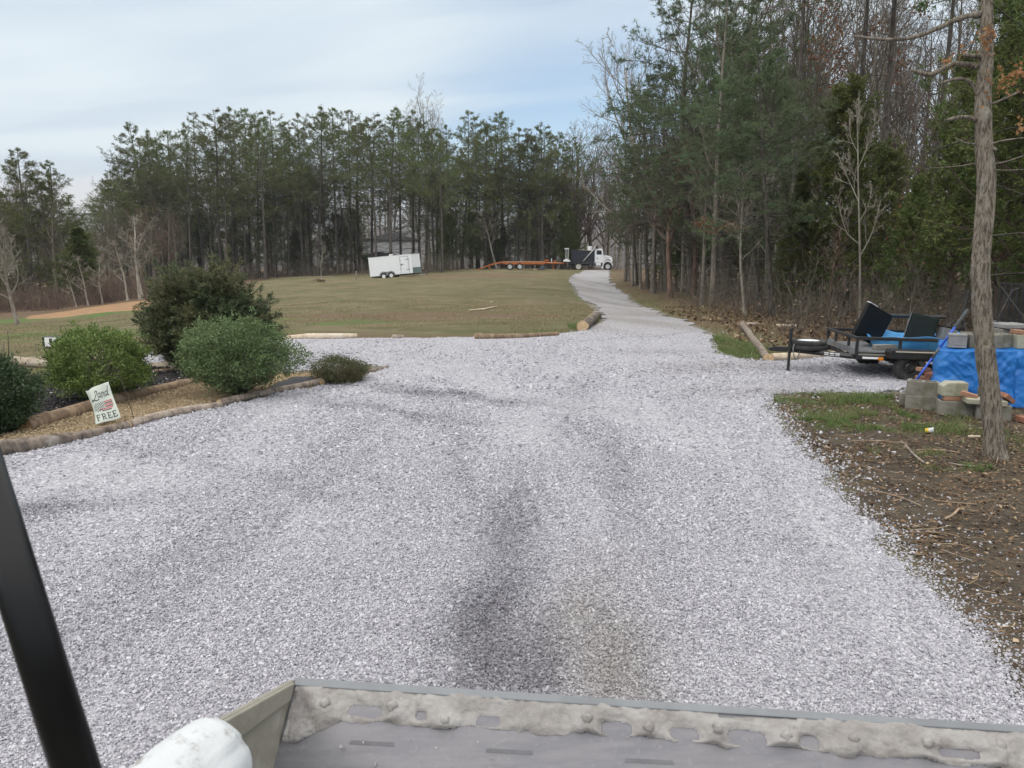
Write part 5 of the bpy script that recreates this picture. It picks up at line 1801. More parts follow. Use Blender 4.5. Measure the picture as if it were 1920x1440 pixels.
# ------------------------------------------------------------------ small things on the left lawn
p = hit(103, 652)
bx = thing('metal_box', 'small black box with a white front panel on the lawn behind the round shrub', 'box', p, (0, 0, R(-8)))
BLK = coat('black_paint', (0.014, 0.014, 0.016), (0.028, 0.027, 0.027), 6, .45, bmp=.06, bscale=60, dirt=(0.09, 0.08, 0.07), dirt_amt=.12)
WHT = coat('white_paint', (0.78, 0.79, 0.80), (0.70, 0.71, 0.73), 4, .4, dirt=(0.45, 0.43, 0.40), dirt_amt=.08)
SB().box(-.24, .34, -.10, .22, .02, .26).build('case', BLK, bx, .015)
SB().box(-.16, .14, -.112, -.10, .035, .245).build('panel', WHT, bx, .006)
SB().box(-.03, .03, -.126, -.112, .10, .23).box(-.03, .05, -.126, -.112, .075, .11).build('mark', BLK, bx, .004)
SB().box(-.20, -.16, -.06, -.02, -.02, .02).box(.26, .30, -.06, -.02, -.02, .02).box(-.2, -.16, .14, .18, -.02, .02).box(.26, .3, .14, .18, -.02, .02).build('foot', BLK, bx)
for u, v, vt, lab in ((16, 692, 619, 'taller thin dark stake in the lawn near the frame edge'), (8, 692, 645, 'shorter thin dark stake in the lawn near the frame edge')):
    p = hit(u, v)
    zc = float(proj(p)[2])
    h = float(U(u, vt, zc)[2] - p[2])
    q_ = U(u - 1.5, vt, zc) - p
    tag(SB().rod([(0, 0, -.1), tuple(q_ * .5 + [.01, 0, 0]), tuple(q_)], .007, 6).build('stake', WIRE, None, smooth=True), lab, 'stake').location = p
p = hit(668, 524)
tag(SB().rod([(0, 0, -.2), (0.02, 0, .5), (.0, 0, .8)], .05, 8).build('post', LOG_OLD, None), 'short wooden post at the wood edge left of the enclosed trailer', 'post').location = p
p = hit(603, 528)
zc = float(proj(p)[2])
plant('sapling', SAPL[0], PL_M, p, 3.2, 'lone thin sapling standing on the crest left of the enclosed trailer', 'sapling', lean=.03, wide=1.3)
mb = MB()
X, Y = p[0] + rng.normal(0, .3, 160), p[1] - .6 + rng.normal(0, .2, 160)
V, T = leaf_cards(X, Y, gh(X, Y) + rng.uniform(0, .25, 160), rng.uniform(.06, .2, 160), rng, 1)
tag(link('brush_pile', make_mesh('brush_pile', V, None, T), LITM), 'little heap of dead brush at the foot of the lone sapling', 'brush pile', kind='stuff')
for pts, r_, lab in (([(880, 584), (905, 582), (925, 578)], .03, 'longer pale stick lying in the middle of the field'), ([(905, 583), (918, 579), (932, 577)], .022, 'pale forked stick beside the longer stick in the field'), ([(919, 569), (927, 567)], .02, 'short pale stick up the slope from the other field sticks')):
    P_ = hits(pts)
    P_[:, 2] += .05
    m_ = P_.mean(0)
    tag(SB().rod(chaikin(P_ - m_, 1, False), r_, 6).build('stick', LOG_PALE, None, smooth=True), lab, 'stick').location = m_
for pts, r_, lab in (([(1640, 925), (1680, 933), (1710, 945), (1727, 953)], .008, 'long thin curved twig on the soil beside the gravel edge'), ([(1697, 838), (1712, 856), (1732, 872)], .013, 'pale straight stick pointing at the foot of the oak'), ([(1718, 847), (1760, 846), (1800, 852)], .008, 'reddish twig lying left of the oak trunk'),
                     ([(1798, 958), (1785, 972), (1772, 977)], .011, 'short dark forked stick on the soil right of the curved twig'), ([(1705, 1003), (1755, 1002), (1790, 1008)], .007, 'thin grey twig lying straight on the dark soil'), ([(1778, 872), (1805, 877), (1830, 878)], .010, 'pale barkless stick in front of the oak'),
                     ([(1727, 775), (1732, 762), (1745, 762), (1762, 778), (1775, 782)], .007, 'bent pale wire root curling in front of the concrete blocks'), ([(1815, 823), (1837, 823)], .016, 'short bright splinter of wood left of the oak'), ([(1868, 872), (1872, 855), (1884, 846)], .006, 'thin twig leaning at the foot of the oak'),
                     ([(1595, 830), (1630, 828), (1700, 833)], .006, 'faint straw-coloured stem on the soil near the green tufts'), ([(1765, 1035), (1800, 1048), (1822, 1056)], .006, 'pale thin stem in the dark soil below the forked stick')):
    P_ = hits(pts)
    P_[:, 2] += r_ + .012
    m_ = P_.mean(0)
    tag(SB().rod(chaikin(P_ - m_, 2, False), r_, 7).build('stick', LOG_PALE if 'bright' in lab else LOG_OLD if 'pale' in lab else LOG_BROWN, None, smooth=True), lab, 'stick').location = m_
# ------------------------------------------------------------------ black utility trailer
STEEL = coat('trailer_black_steel', (0.012, 0.012, 0.013), (0.022, 0.022, 0.021), 5, .42, bmp=.05, bscale=80, dirt=(0.075, 0.064, 0.050), dirt_amt=.14)
RUBBER = coat('rubber', (0.016, 0.016, 0.016), (0.032, 0.031, 0.030), 9, .8, dirt=(0.12, 0.11, 0.10), dirt_amt=.22)
GALV = coat('galvanised_rim', (0.62, 0.63, 0.65), (0.48, 0.49, 0.51), 8, .35, .3)
DECK = coat('grey_deck_boards', (0.30, 0.275, 0.24), (0.20, 0.185, 0.165), 4, .85, bmp=.3, bscale=20, stretch=(.4, 5, 5))
GREYP = coat('grey_steel', (0.17, 0.175, 0.185), (0.12, 0.125, 0.135), 4, .5, dirt=(0.2, 0.15, 0.1), dirt_amt=.12)
AMBER = coat('amber_lens', (0.75, 0.25, 0.02), (0.6, 0.18, 0.01), 20, .25)
STICK = coat('white_sticker', (0.80, 0.80, 0.80), (0.74, 0.74, 0.74), 20, .5)


def wheel(parent, x, y, z, r, w, rim_mat, hub=True, side=-1, rim_f=.60):
    """A tyre with tread grooves and a dished rim facing side*y."""
    tl_ = [(r * rim_f, -w * .42), (r * .80, -w * .5), (r * .95, -w * .46), (r, -w * .34), (r, -.10 * w), (r * .975, -.08 * w), (r * .975, .08 * w), (r, .10 * w), (r, w * .34), (r * .95, w * .46), (r * .80, w * .5), (r * rim_f, w * .42)]
    wb = bpy.data.objects.new('wheel', None)
    COL.objects.link(wb)
    wb.parent = parent
    wb.location = (x, y, z)
    SB().lathe(tl_, 'y', (0, 0, 0), 36).build('tyre', RUBBER, wb, smooth=True)
    s = side
    rm = SB().lathe([(r * rim_f, s * w * .42), (r * (rim_f - .05), s * w * .40), (r * (rim_f - .09), s * w * .20), (r * .40, s * w * .16), (r * .30, s * w * .24), (r * .17, s * w * .26), (r * .15, s * w * .40), (0.001, s * w * .42)], 'y', (0, 0, 0), 30)
    for i in range(6):
        a_ = i * math.pi / 3
        rm.cyl((math.cos(a_) * r * .24, s * w * .27, math.sin(a_) * r * .24), 'y', r * .03, w * .08, 8)
    rm.build('rim', rim_mat, wb, smooth=False)
    return wb


TR0 = np.array([5.98, 13.35, 0.0])
TR0[2] = g1(TR0[0], TR0[1])
tr = thing('utility_trailer', 'black open utility trailer with upright slatted gate parked on the gravel pad', 'trailer', TR0, (0, R(1.2), R(-5)))
Lt, Wt, zb, zt = 3.02, 1.60, .33, .70
fr = SB()
for y in (0, Wt):
    fr.box(0, Lt, y - .03, y + .03, zb, zb + .075)
for x in (0, .75, 1.5, 2.25, Lt):
    fr.box(x - .025, x + .025, .03, Wt - .03, zb + .002, zb + .06)
fr.build('frame', STEEL, tr, .006)
for y in (0, Wt):
    SB().box(-.03, Lt + .02, y - .03, y + .03, zt - .025, zt + .03).build('side_rail', STEEL, tr, .006)
SB().box(-.027, .027, .03, Wt - .03, zt - .022, zt + .027).build('front_rail', STEEL, tr, .006)
for y in (0, Wt):
    for x in (.0, .72, 1.5, 2.25, Lt - .05):
        SB().box(x - .022, x + .022, y - .024, y + .024, zb + .075, zt - .025).build('post', STEEL, tr, .004)
for y in (.42, 1.12):
    SB().box(-.02, .02, y - .024, y + .024, zb + .06, zt - .022).build('post', STEEL, tr, .004)
dk_ = SB()
for k in range(9):
    y0 = .04 + k * .17
    dk_.box(.03, Lt - .03, y0, y0 + .155, zb + .062, zb + .10)
dk_.build('deck', DECK, tr, .004)
SB().box(.03, 1.2, .03, Wt - .03, zb + .12, zb + .15).box(-.02, .05, .04, Wt - .04, zb + .08, zb + .19).build('front_lip', GREYP, tr, .004)
# tongue
apex = (-1.0, .74)
tg = SB()
for y in (.10, Wt - .10):
    a_ = np.array([.10, y, zb + .03])
    b__ = np.array([apex[0] + .10, apex[1] + (.03 if y > .5 else -.03), zb + .05])
    tg.rod([a_, b__], .034, square=True)
tg.build('tongue', STEEL, tr, .005)
cp = SB().prism([(-.28, -.03), (.02, -.045), (.10, .05), (-.20, .05), (-.30, .02)], -.045, .045, Matrix.Translation((apex[0] - .02, apex[1], zb + .05)))
cp.rod([(apex[0] - .2, apex[1], zb + .10), (apex[0] - .30, apex[1], zb + .19)], .014, 8)
cp.build('coupler', STEEL, tr, .008)
JX = (apex[0] + .05, apex[1] - .06)
jk = SB().cyl((*JX, .55), 'z', .032, .46, 14).cyl((*JX, .18), 'z', .025, .40, 14)
jk.box(JX[0] - .04, JX[0] + .04, JX[1] - .04, JX[1] + .04, -.01, .012)
jk.rod([(JX[0], JX[1], .78), (JX[0] + .10, JX[1] - .02, .80), (JX[0] + .10, JX[1] - .02, .86)], .010, 8)
jk.build('jack', STEEL, tr, .004)
st_ = SB()
for k in range(3):
    st_.box(-.92 + k * .095, -.845 + k * .095, -.001, .001, -.022, .026)
so_ = st_.build('sticker', STICK, tr)
a_ = np.array([.10, .10, zb + .03])
b__ = np.array([apex[0] + .10, apex[1] - .03, zb + .05])
di = unit(b__ - a_)
nn_ = unit(np.cross(di, UPZ))
so_.location = tuple(a_ + (b__ - a_) * .42 + np.array([.0, -.045, 0]))
so_.rotation_euler = (0, 0, math.atan2(-di[1], -di[0]))
for o_, in ((so_,),):
    for vtx in o_.data.vertices:
        vtx.co.x += .80
SB().box(.10, .40, -.036, -.032, zb + .02, zb + .055).build('sticker', STICK, tr)
SB().box(.36, .45, -.05, -.034, zb - .005, zb + .055).build('marker_lamp', AMBER, tr, .008)
# fender, wheel, axle
fd = SB().prism([(.46, .50), (.48, .40), (1.22, .40), (1.24, .50), (1.22, .545), (.48, .545)], -.30, -.034)
fd.build('fender', STEEL, tr, .006)
SB().box(.54, 1.22, -.305, -.301, .512, .532).build('trim_strip', coat('cream_trim', (0.55, 0.5, 0.4), (.45, .42, .36), 8, .5), tr)
wheel(tr, .85, -.165, .235, .25, .20, STEEL)
wheel(tr, .85, Wt + .165, .235, .25, .20, STEEL, side=1)
SB().cyl((.85, Wt / 2, .235), 'y', .03, Wt + .2, 10).build('axle', STEEL, tr)
# gate standing upright at the back
GX = Lt + .04
gt = SB()
for z in (zb + .1, 1.02, 1.66):
    gt.box(GX - .02, GX + .02, .02, Wt - .02, z - .02, z + .02)
for k in range(9):
    y = .02 + k * (Wt - .04) / 8
    w_ = .026 if k in (0, 8) else .034
    gt.box(GX - .018, GX + .018, y - w_, y + w_, zb + .1, 1.68)
gt.rod([(GX, .05, 1.6), (GX - .02, Wt * .55, zb + .2)], .012, 8)
gt.rod([(GX - .01, Wt - .05, 1.6), (GX - .03, Wt * .4, 1.1)], .012, 8)
gt.build('gate', STEEL, tr, .003)
SB().rod([(Lt - .5, Wt, zt), (Lt - .58, Wt, 1.0), (Lt - .52, Wt + .01, 1.40), (Lt - .50, Wt, 1.50)], .022, square=True).rod([(Lt - .52, Wt, 1.36), (Lt - .36, Wt, 1.25)], .012, 6).build('gate_arm', STEEL, tr, .003)
SB().rod([(Lt - .35, 0.9, .5), (Lt - .28, .9, 1.05), (Lt - .1, .9, 1.55), (GX, .9, 1.6)], .018, 8).build('gate_brace', STEEL, tr)
SB().box(Lt - .17, Lt - .14, .10, 1.30, .48, .98, Matrix.Translation((0, 0, 0))).build('front_plate', GREYP, tr, .004)

TM = Matrix.Translation(tr.location) @ tr.rotation_euler.to_matrix().to_4x4()


def on_trailer(x, y, z):
    return TM @ Vector((x, y, z))


def rest(o, x, y, z, rz=0, rx=0, ry=0):
    o.location = on_trailer(x, y, z)
    o.rotation_euler = (Matrix.Rotation(R(-5), 3, 'Z') @ Matrix.Rotation(rz, 3, 'Z') @ Matrix.Rotation(ry, 3, 'Y') @ Matrix.Rotation(rx, 3, 'X')).to_euler()


# spare wheel on the tongue
sp = thing('spare_wheel', 'spare tyre with a white rim lying flat on the black trailer tongue', 'tyre')
prof = [(.19, -.075), (.25, -.09), (.30, -.083), (.315, -.06), (.315, -.02), (.308, -.014), (.308, .014), (.315, .02), (.315, .06), (.30, .083), (.25, .09), (.19, .075)]
SB().lathe(prof, 'z', (0, 0, 0), 36).build('tyre', RUBBER, sp, smooth=True)
SB().lathe([(.19, .075), (.18, .075), (.165, .03), (.10, .02), (.05, .035), (.001, .036)], 'z', (0, 0, 0), 30).build('rim', WHT, sp, smooth=True)
rest(sp, -.62, .70, zb + .16)
# safety chain
ch_ = SB()
path = chaikin(np.array([(-.84, .62, .47), (-.90, .56, .52), (-.94, .52, .42), (-.91, .50, .28), (-.86, .52, .20), (-.81, .56, .30), (-.79, .60, .40), (-.77, .60, .50)]), 2, False)
for k, (a_, b__) in enumerate(zip(path[:-1:1], path[1::1])):
    ch_.rod([a_, (a_ + b__) / 2 + [0, 0, .004], b__ + (b__ - a_) * .3], .010, 6)
ch_.build('chain', GREYP, tr)

# the load
POOLB = coat('pool_plastic', (0.055, 0.27, 0.58), (0.075, 0.32, 0.63), 3, .4, dirt=(0.22, 0.24, 0.25), dirt_amt=.12)
n = 72
prof = [(.66, 0), (.70, .03), (.72, .14), (.745, .24), (.80, .262), (.80, .252), (.755, .228), (.70, .13), (.68, .05), (0.01, .035)]
a = np.arange(n) / n * 6.283
vs_, fs_ = [], []
for j, (r_, h_) in enumerate(prof):
    wv = .016 * np.sin(a * 18) * (1 if 1 < j < 4 else .3) + .03 * np.sin(a * 2 + .5)
    hz = h_ + (.035 * np.sin(a * 3 + 1) + .018 * np.sin(a * 7)) * (h_ / .26)
    vs_ += [((r_ + w_) * math.cos(t_), (r_ + w_) * math.sin(t_) * .92, float(z_h)) for t_, w_, z_h in zip(a, wv, hz)]
for j in range(len(prof) - 1):
    for i in range(n):
        fs_.append((j * n + i, j * n + (i + 1) % n, (j + 1) * n + (i + 1) % n, (j + 1) * n + i))
pool = SB().add(vs_, fs_).build('paddling_pool', POOLB, None, smooth=True)
tag(pool, 'light blue plastic paddling pool sagging inside the black trailer', 'paddling pool')
rest(pool, 1.27, .80, zb + .125)
DKP = coat('black_panel', (0.006, 0.006, 0.007), (0.011, 0.011, 0.012), 4, .6, spec=.2)
pan = thing('black_slab', 'black slab leaning back at the front of the trailer load, pale strip on its top edge', 'panel')
SB().box(-.035, .035, -.40, .40, 0, .64).build('board', DKP, pan, .008)
SB().box(-.037, .037, -.40, -.15, .64, .652).build('edge_strip', STICK, pan)
rest(pan, .46, .98, zb + .23, R(-62), 0, 0)
pan.rotation_euler = (Matrix.Rotation(R(24), 3, 'Y') @ Matrix.Rotation(R(-60), 3, 'Z')).to_euler()
cab = thing('cabinet', 'dark green-black metal cabinet tipped among the trailer load', 'cabinet')
GRN = coat('dark_green_steel', (0.005, 0.010, 0.010), (0.008, 0.014, 0.013), 4, .55, spec=.2)
SB().box(-.23, .23, -.16, .16, 0, .52).build('case', GRN, cab, .012)
SB().box(-.245, -.231, -.16, .16, 0, .52).build('edge', GREYP, cab, .003)
SB().box(-.20, .20, -.172, -.161, .03, .49).build('door', GRN, cab, .004)
rest(cab, 1.25, .62, zb + .24, R(-28), 0, 0)
cab.rotation_euler = (Matrix.Rotation(R(14), 3, 'Y') @ Matrix.Rotation(R(-28), 3, 'Z')).to_euler()
bx2 = thing('metal_bin', 'small dark grey bin standing in the trailer right of the cabinet', 'bin')
SB().box(-.13, .13, -.10, .10, 0, .28).build('case', GREYP, bx2, .01)
SB().box(-.135, .135, -.105, .105, .281, .30).build('lid', DKP, bx2, .005)
rest(bx2, 1.62, .42, zb + .28, R(12))
bx2.rotation_euler = (Matrix.Rotation(R(12), 3, 'Y')).to_euler()
jm = thing('scrap_frame', 'tangle of thin black metal tubes heaped behind the small bin', 'scrap metal')
for k in range(13):
    a_ = rng.uniform([-.35, -.2, 0], [.35, .2, .05])
    b__ = rng.uniform([-.35, -.2, .1], [.35, .2, .48])
    SB().rod([a_, (a_ + b__) / 2 + rng.normal(0, .03, 3), b__], rng.uniform(.008, .016), 7).build('tube', STEEL, jm, smooth=True)
rest(jm, 1.88, .75, zb + .22)
bar = SB().rod([(0, 0, 0), (1.20, .12, -.05)], .028, square=True).build('steel_bar', STEEL, None, .004)
tag(bar, 'black steel bar lying level across the trailer load from the slab to the gate', 'steel bar')
bar.location = on_trailer(.86, 1.18, 1.03)
eng = thing('engine', 'small dark engine block near the trailer gate behind the oak', 'engine')
SB().box(-.14, .14, -.12, .12, 0, .26).build('block', DKP, eng, .02)
SB().cyl((0, -.13, .14), 'y', .10, .03, 20).build('flywheel_cover', GREYP, eng)
SB().cyl((.04, 0, .32), 'z', .07, .12, 16).build('air_filter', DKP, eng, .01)
rest(eng, 2.42, .9, zb + .18)
board = SB().box(-.26, .26, -.02, .02, 0, .36).build('metal_sheet', GREYP, None, .003)
tag(board, 'bent grey metal sheet leaning by the trailer gate right of the oak', 'metal sheet')
rest(board, 2.9, .35, zb + .25, R(-12), R(-8))
# scrap of lumber under the trailer tail and brushwood
for u, v, l_, rz, lab in ((1735, 692, .9, -12, 'dark plank lying on the gravel behind the brick heap'), (1655, 660, .5, 10, 'weathered board end poking from the trailer deck')):
    p = hit(u, v)
    o_ = SB().box(-l_ / 2, l_ / 2, -.06, .06, 0, .09).build('plank', STEEL if 'dark' in lab else DECK, None, .006)
    tag(o_, lab, 'plank')
    o_.location = p
    o_.rotation_euler = (0, 0, R(rz))
    if 'weathered' in lab:
        o_.location = on_trailer(.62, .3, zb + .155)

# ------------------------------------------------------------------ tarp-covered stack
TARP = coat('blue_tarp', (0.010, 0.135, 0.46), (0.016, 0.175, 0.53), 3, .36, bmp=.6, bscale=26, spec=.5, dirt=(.10, .17, .30), dirt_amt=.12)
TX0, TX1, TY0, TY1, TZ = 6.02, 7.72, 10.80, 12.1, .84
n_u, n_v = 150, 90
per_pts = []
tp = np.linspace(0, 1, n_u)
# a draped skin: top plus hanging sides, unrolled round the front and left
path = np.array([(TX0 + .74, TY1), (TX0 + .07, TY0 + .12), (TX0 + .08, TY0), (7.02, TY0 - .03), (7.10, TY0 + .03), (7.16, TY0 - .02), (TX1 + .3, TY0 + .08)])
path = chaikin(path, 2, False)
ss = np.concatenate([[0], np.cumsum(np.linalg.norm(np.diff(path, axis=0), axis=1))])
sx = np.interp(tp * ss[-1], ss, path[:, 0])
sy = np.interp(tp * ss[-1], ss, path[:, 1])
cxm, cym = (TX0 + TX1) / 2, (TY0 + TY1) / 2
rows = []
for j in range(n_v):
    q_ = j / (n_v - 1)
    if q_ < .25:                                  # the flat top, from the middle out to the rim
        k = q_ / .25
        X = cxm + (sx - cxm) * (.08 + .90 * k)
        Y = cym + (sy - cym) * (.08 + .90 * k)
        Z = TZ - .03 + .015 * vnoise(X, Y, 5, 3) + .02 * np.sin(X * 3) - .02 * k ** 6
    else:
        k = (q_ - .25) / .75
        out = .015 + .10 * k ** 1.3
        nx, ny = np.gradient(sy), -np.gradient(sx)
        ln = np.hypot(nx, ny) + 1e-9
        X, Y = sx - nx / ln * -out, sy - ny / ln * -out
        a_m, b_m = tp * ss[-1], k * .82                     # metres along the rim and down the side
        p1_, p2_ = a_m + .75 * b_m, b_m - .55 * a_m
        q1_, q2_ = a_m - .9 * b_m, b_m + .6 * a_m
        fold = .022 * np.sin(a_m * 9 + 2 * k) * k + .030 * vnoise(a_m * 3, b_m * 3 + 0 * tp, 1, 5) + .030 * (.4 - np.abs(vnoise(p1_ * 9, p2_ * 3.2, 1, 6))) + .022 * (.4 - np.abs(vnoise(q1_ * 13, q2_ * 4.5, 1, 9))) + .010 * np.abs(vnoise(p1_ * 24, q2_ * 12, 1, 10))
        X, Y = X + nx / ln * fold, Y + ny / ln * fold
        Z = (TZ - .02) * (1 - k) + .01 * k + .02 * vnoise(tp * 10, tp * 0, 1, 7) * k
    rows.append(np.stack([X, Y, Z + 0 * X], -1))
Vt = np.stack(rows)
i = np.arange(n_v - 1)[:, None] * n_u + np.arange(n_u - 1)[None]
tarp = link('tarp', make_mesh('tarp', Vt.reshape(-1, 3), np.stack([i, i + 1, i + n_u + 1, i + n_u], -1).reshape(-1, 4), None, None, True), TARP)
so = tarp.modifiers.new('thickness', 'SOLIDIFY')
so.thickness = .004
tag(tarp, 'bright blue tarp draped over a low stack behind the oak', 'tarp')
GEM = SB().plan([(TX0 + .2, TY0 + .12), (TX1, TY0 + .12), (TX1, TY1 - .1), (TX0 + .9, TY1 - .1)], 0, TZ - .09).build('pallet_stack', DECK, None, .02)
tag(GEM, 'stack of boards hidden under the blue tarp', 'lumber stack')

# ------------------------------------------------------------------ concrete blocks and bricks
CONC = coat('concrete_block', (0.225, 0.212, 0.180), (0.165, 0.155, 0.132), 7, .92, bmp=.35, bscale=70, dirt=(0.115, 0.115, 0.075), dirt_amt=.32)
CONC_L = coat('pale_concrete', (0.36, 0.35, 0.27), (0.29, 0.28, 0.215), 7, .92, bmp=.35, bscale=70, dirt=(0.19, 0.185, 0.12), dirt_amt=.25)
CONC_G = coat('grey_concrete', (0.26, 0.255, 0.245), (0.21, 0.205, 0.20), 7, .92, bmp=.35, bscale=70)
BRICK = coat('red_brick', (0.30, 0.135, 0.085), (0.235, 0.10, 0.065), 12, .9, bmp=.3, bscale=50, dirt=(0.36, 0.28, 0.22), dirt_amt=.2)
BRICK_O = coat('orange_brick', (0.34, 0.185, 0.12), (0.27, 0.14, 0.09), 12, .9, bmp=.3, bscale=50)


def block_mesh(l=.40, d=.20, h=.195, hollow='z', groove=False, chamfer=False):
    """Two-core masonry block; cores run along z (standing) or along y (on its side)."""
    sb = SB()
    t_ = .035
    if chamfer:
        sb.prism([(-l / 2, -h / 2), (l / 2, -h / 2), (l / 2, h / 2), (-l / 2 + .08, h / 2), (-l / 2, h / 2 - .055)], -d / 2, d / 2)
        return sb.mesh('block')
    if hollow == 'x':
        xs_ = None
        sb.box(-l / 2, l / 2, -d / 2, d / 2, -h / 2, -h / 2 + t_).box(-l / 2, l / 2, -d / 2, d / 2, h / 2 - t_, h / 2).box(-l / 2, l / 2, -d / 2, -d / 2 + t_, -h / 2 + t_, h / 2 - t_).box(-l / 2, l / 2, d / 2 - t_, d / 2, -h / 2 + t_, h / 2 - t_)
        return sb.mesh('block')
    x0 = [-l / 2, -l / 2 + t_, -t_ / 2, t_ / 2, l / 2 - t_, l / 2]
    sb.box(-l / 2, l / 2, -d / 2, -d / 2 + t_, -h / 2, h / 2).box(-l / 2, l / 2, d / 2 - t_, d / 2, -h / 2, h / 2)
    for k in (0, 2, 4):
        sb.box(x0[k], x0[k + 1], -d / 2 + t_, d / 2 - t_, -h / 2, h / 2)
    if groove:
        for x in (-l / 2 + .095, -l / 2 + .135):
            sb.box(x, x + .006, -d / 2 - .0015, -d / 2, -h / 2, h / 2)
    return sb.mesh('block')


def put(name, me, mat, c, rz, label, cat, rx=0, ry=0, bevel=.008, group=None):
    o = link(name, me, mat)
    o.location = c
    o.rotation_euler = (R(rx), R(ry), R(rz))
    bv = o.modifiers.new('bevel', 'BEVEL')
    bv.width = bevel
    bv.segments = 2
    bv.limit_method = 'ANGLE'
    return tag(o, label, cat, group)


def c_at(u, v, zc, dz=0.0):
    p = U(u, v, zc)
    return (float(p[0]), float(p[1]), float(p[2]) + dz)


GB = [hit(1733, 769), hit(1796, 780), hit(1878, 789)]
rz_ = -14
z0 = .098
b2 = GB[0] + [0, .10, 0]
b4 = GB[1] + [0, .10, 0]
b5 = GB[2] + [0, .10, 0]
put('concrete_block', block_mesh(.40), CONC, (b2[0], b2[1], z0), -28, 'lower hollow concrete block at the near left end of the pile', 'concrete block')
put('concrete_block', block_mesh(.40, groove=True), CONC, (b2[0] + .015, b2[1] + .02, z0 + .198), -24, 'grooved concrete block stacked on the lower left block', 'concrete block', ry=1)
put('concrete_block', block_mesh(.42), CONC, (b4[0], b4[1], z0), -16, 'long low concrete block at the bottom middle of the pile', 'concrete block')
put('brick', SB().box(-.135, .135, -.055, .055, -.028, .028).mesh('brick'), BRICK_O, (b4[0] - .02, b4[1] + .0, z0 + .128), -13, 'flat orange brick under the pale chamfered block', 'brick', bevel=.005)
put('concrete_block', block_mesh(.32, .20, .19, chamfer=True), CONC_L, (b4[0] - .02, b4[1] + .05, z0 + .253), -10, 'pale concrete block with a chamfered corner, atop a flat orange brick', 'concrete block', bevel=.012)
put('concrete_block', block_mesh(.40), CONC, (b5[0] - .05, b5[1] + .03, z0), -22, 'bottom concrete block partly behind the oak foot', 'concrete block')
put('concrete_slab', SB().box(-.24, .24, -.13, .13, -.035, .035).mesh('slab'), CONC_L, (b5[0] - .16, b5[1] + .05, z0 + .136), -14, 'broken pale concrete slab under bricks behind the oak', 'concrete slab', ry=2, bevel=.012)
put('brick', SB().box(-.10, .10, -.055, .055, -.03, .03).mesh('brick'), BRICK_O, (b5[0] - .33, b5[1] + .12, z0 + .205), -35, 'brown brick tilted on the slab, left of the oak', 'brick', ry=14, bevel=.005)
put('concrete_block', block_mesh(.20, .2, .17), CONC, (b5[0] + .0, b5[1] + .24, z0 + .20), -8, 'grey half block on the slab just right of the oak', 'concrete block')
put('brick', SB().box(-.10, .10, -.055, .055, -.03, .03).mesh('brick'), BRICK, (b5[0] + .10, b5[1] - .01, z0 + .19), 25, 'red brick tilted on the slab right of the oak', 'brick', ry=32, rx=10, bevel=.005)
put('concrete_block', block_mesh(.20, .12, .17), CONC, c_at(1701, 748, 11.1), -20, 'small weathered half block left of the pile by the tool head', 'concrete block')
put('concrete_block', block_mesh(.26, .2, .19, groove=True), CONC_G, (GB[0][0] + .50, GB[0][1] + .95, .098), -10, 'grey block behind the pile below the heap of red bricks', 'concrete block')
zt_ = TZ + .085
put('concrete_block', block_mesh(.23, .20, .195, 'x'), CONC_G, (6.40, TY0 + .26, zt_), -24, 'clean grey hollow block standing end-on at the tarp corner', 'concrete block')
put('concrete_block', block_mesh(.40), CONC, (6.66, TY0 + .34, zt_), 80, 'second block on the tarp, half hidden by the oak', 'concrete block')
put('concrete_block', block_mesh(.42), CONC, (6.93, TY0 + .22, zt_), 22, 'brownish block on the tarp just right of the oak', 'concrete block')
put('concrete_block', block_mesh(.40), CONC_L, (7.38, TY0 + .20, zt_ - .005), -4, 'block at the frame edge on the tarp with a brick on top', 'concrete block')
put('brick', SB().box(-.055, .055, -.10, .10, -.03, .03).mesh('brick'), BRICK_O, (7.24, TY0 + .22, zt_ + .127), 6, 'tan brick on top of the frame-edge block', 'brick', bevel=.005)
put('concrete_slab', SB().box(-.20, .20, -.2, .2, -.03, .03).mesh('slab'), CONC_G, (7.52, TY0 + .85, zt_ + .16), 5, 'flat grey slab behind the frame-edge block', 'concrete slab')
put('concrete_block', block_mesh(.40), CONC, (7.50, TY0 + .82, zt_ + .02), 5, 'block carrying the flat grey slab behind the frame-edge block', 'concrete block')
put('brick', SB().box(-.055, .055, -.10, .10, -.035, .035).mesh('brick'), BRICK, (hit(1921, 792)[0], hit(1921, 792)[1], .04), 10, 'red brick on the soil at the frame edge', 'brick', bevel=.005)
LB = [(1741, 704, 0.03, 10, 'lowest red brick of the heap at the left of the tarp'), (1748, 703, .03, -20, 'lowest right red brick of the heap at the left of the tarp'), (1745, 700, .095, 35, 'middle red brick of the heap at the left of the tarp'), (1737, 701, .095, -5, 'brown-red brick slipping off the left of the heap'), (1743, 700, .16, 70, 'upper red brick of the heap at the left of the tarp'), (1737, 699, .225, 15, 'topmost broken brick of the heap at the left of the tarp'), (1750, 699, .165, -40, 'brick wedged against the tarp in the heap')]
hb = np.array([GB[0][0] + .55, GB[0][1] + 1.02, 0])
for k, (u, v, z, rz, lab) in enumerate(LB):
    q_ = hb + [(u - 1743) * .011, rng.uniform(-.05, .10), 0]
    put('brick', SB().box(-.10, .10, -.05, .05, -.03, .03).mesh('brick'), [BRICK, BRICK_O][k % 2], (q_[0], q_[1], z + .195), rz, lab, 'brick', rx=rng.uniform(-8, 8), ry=rng.uniform(-8, 8), bevel=.005)

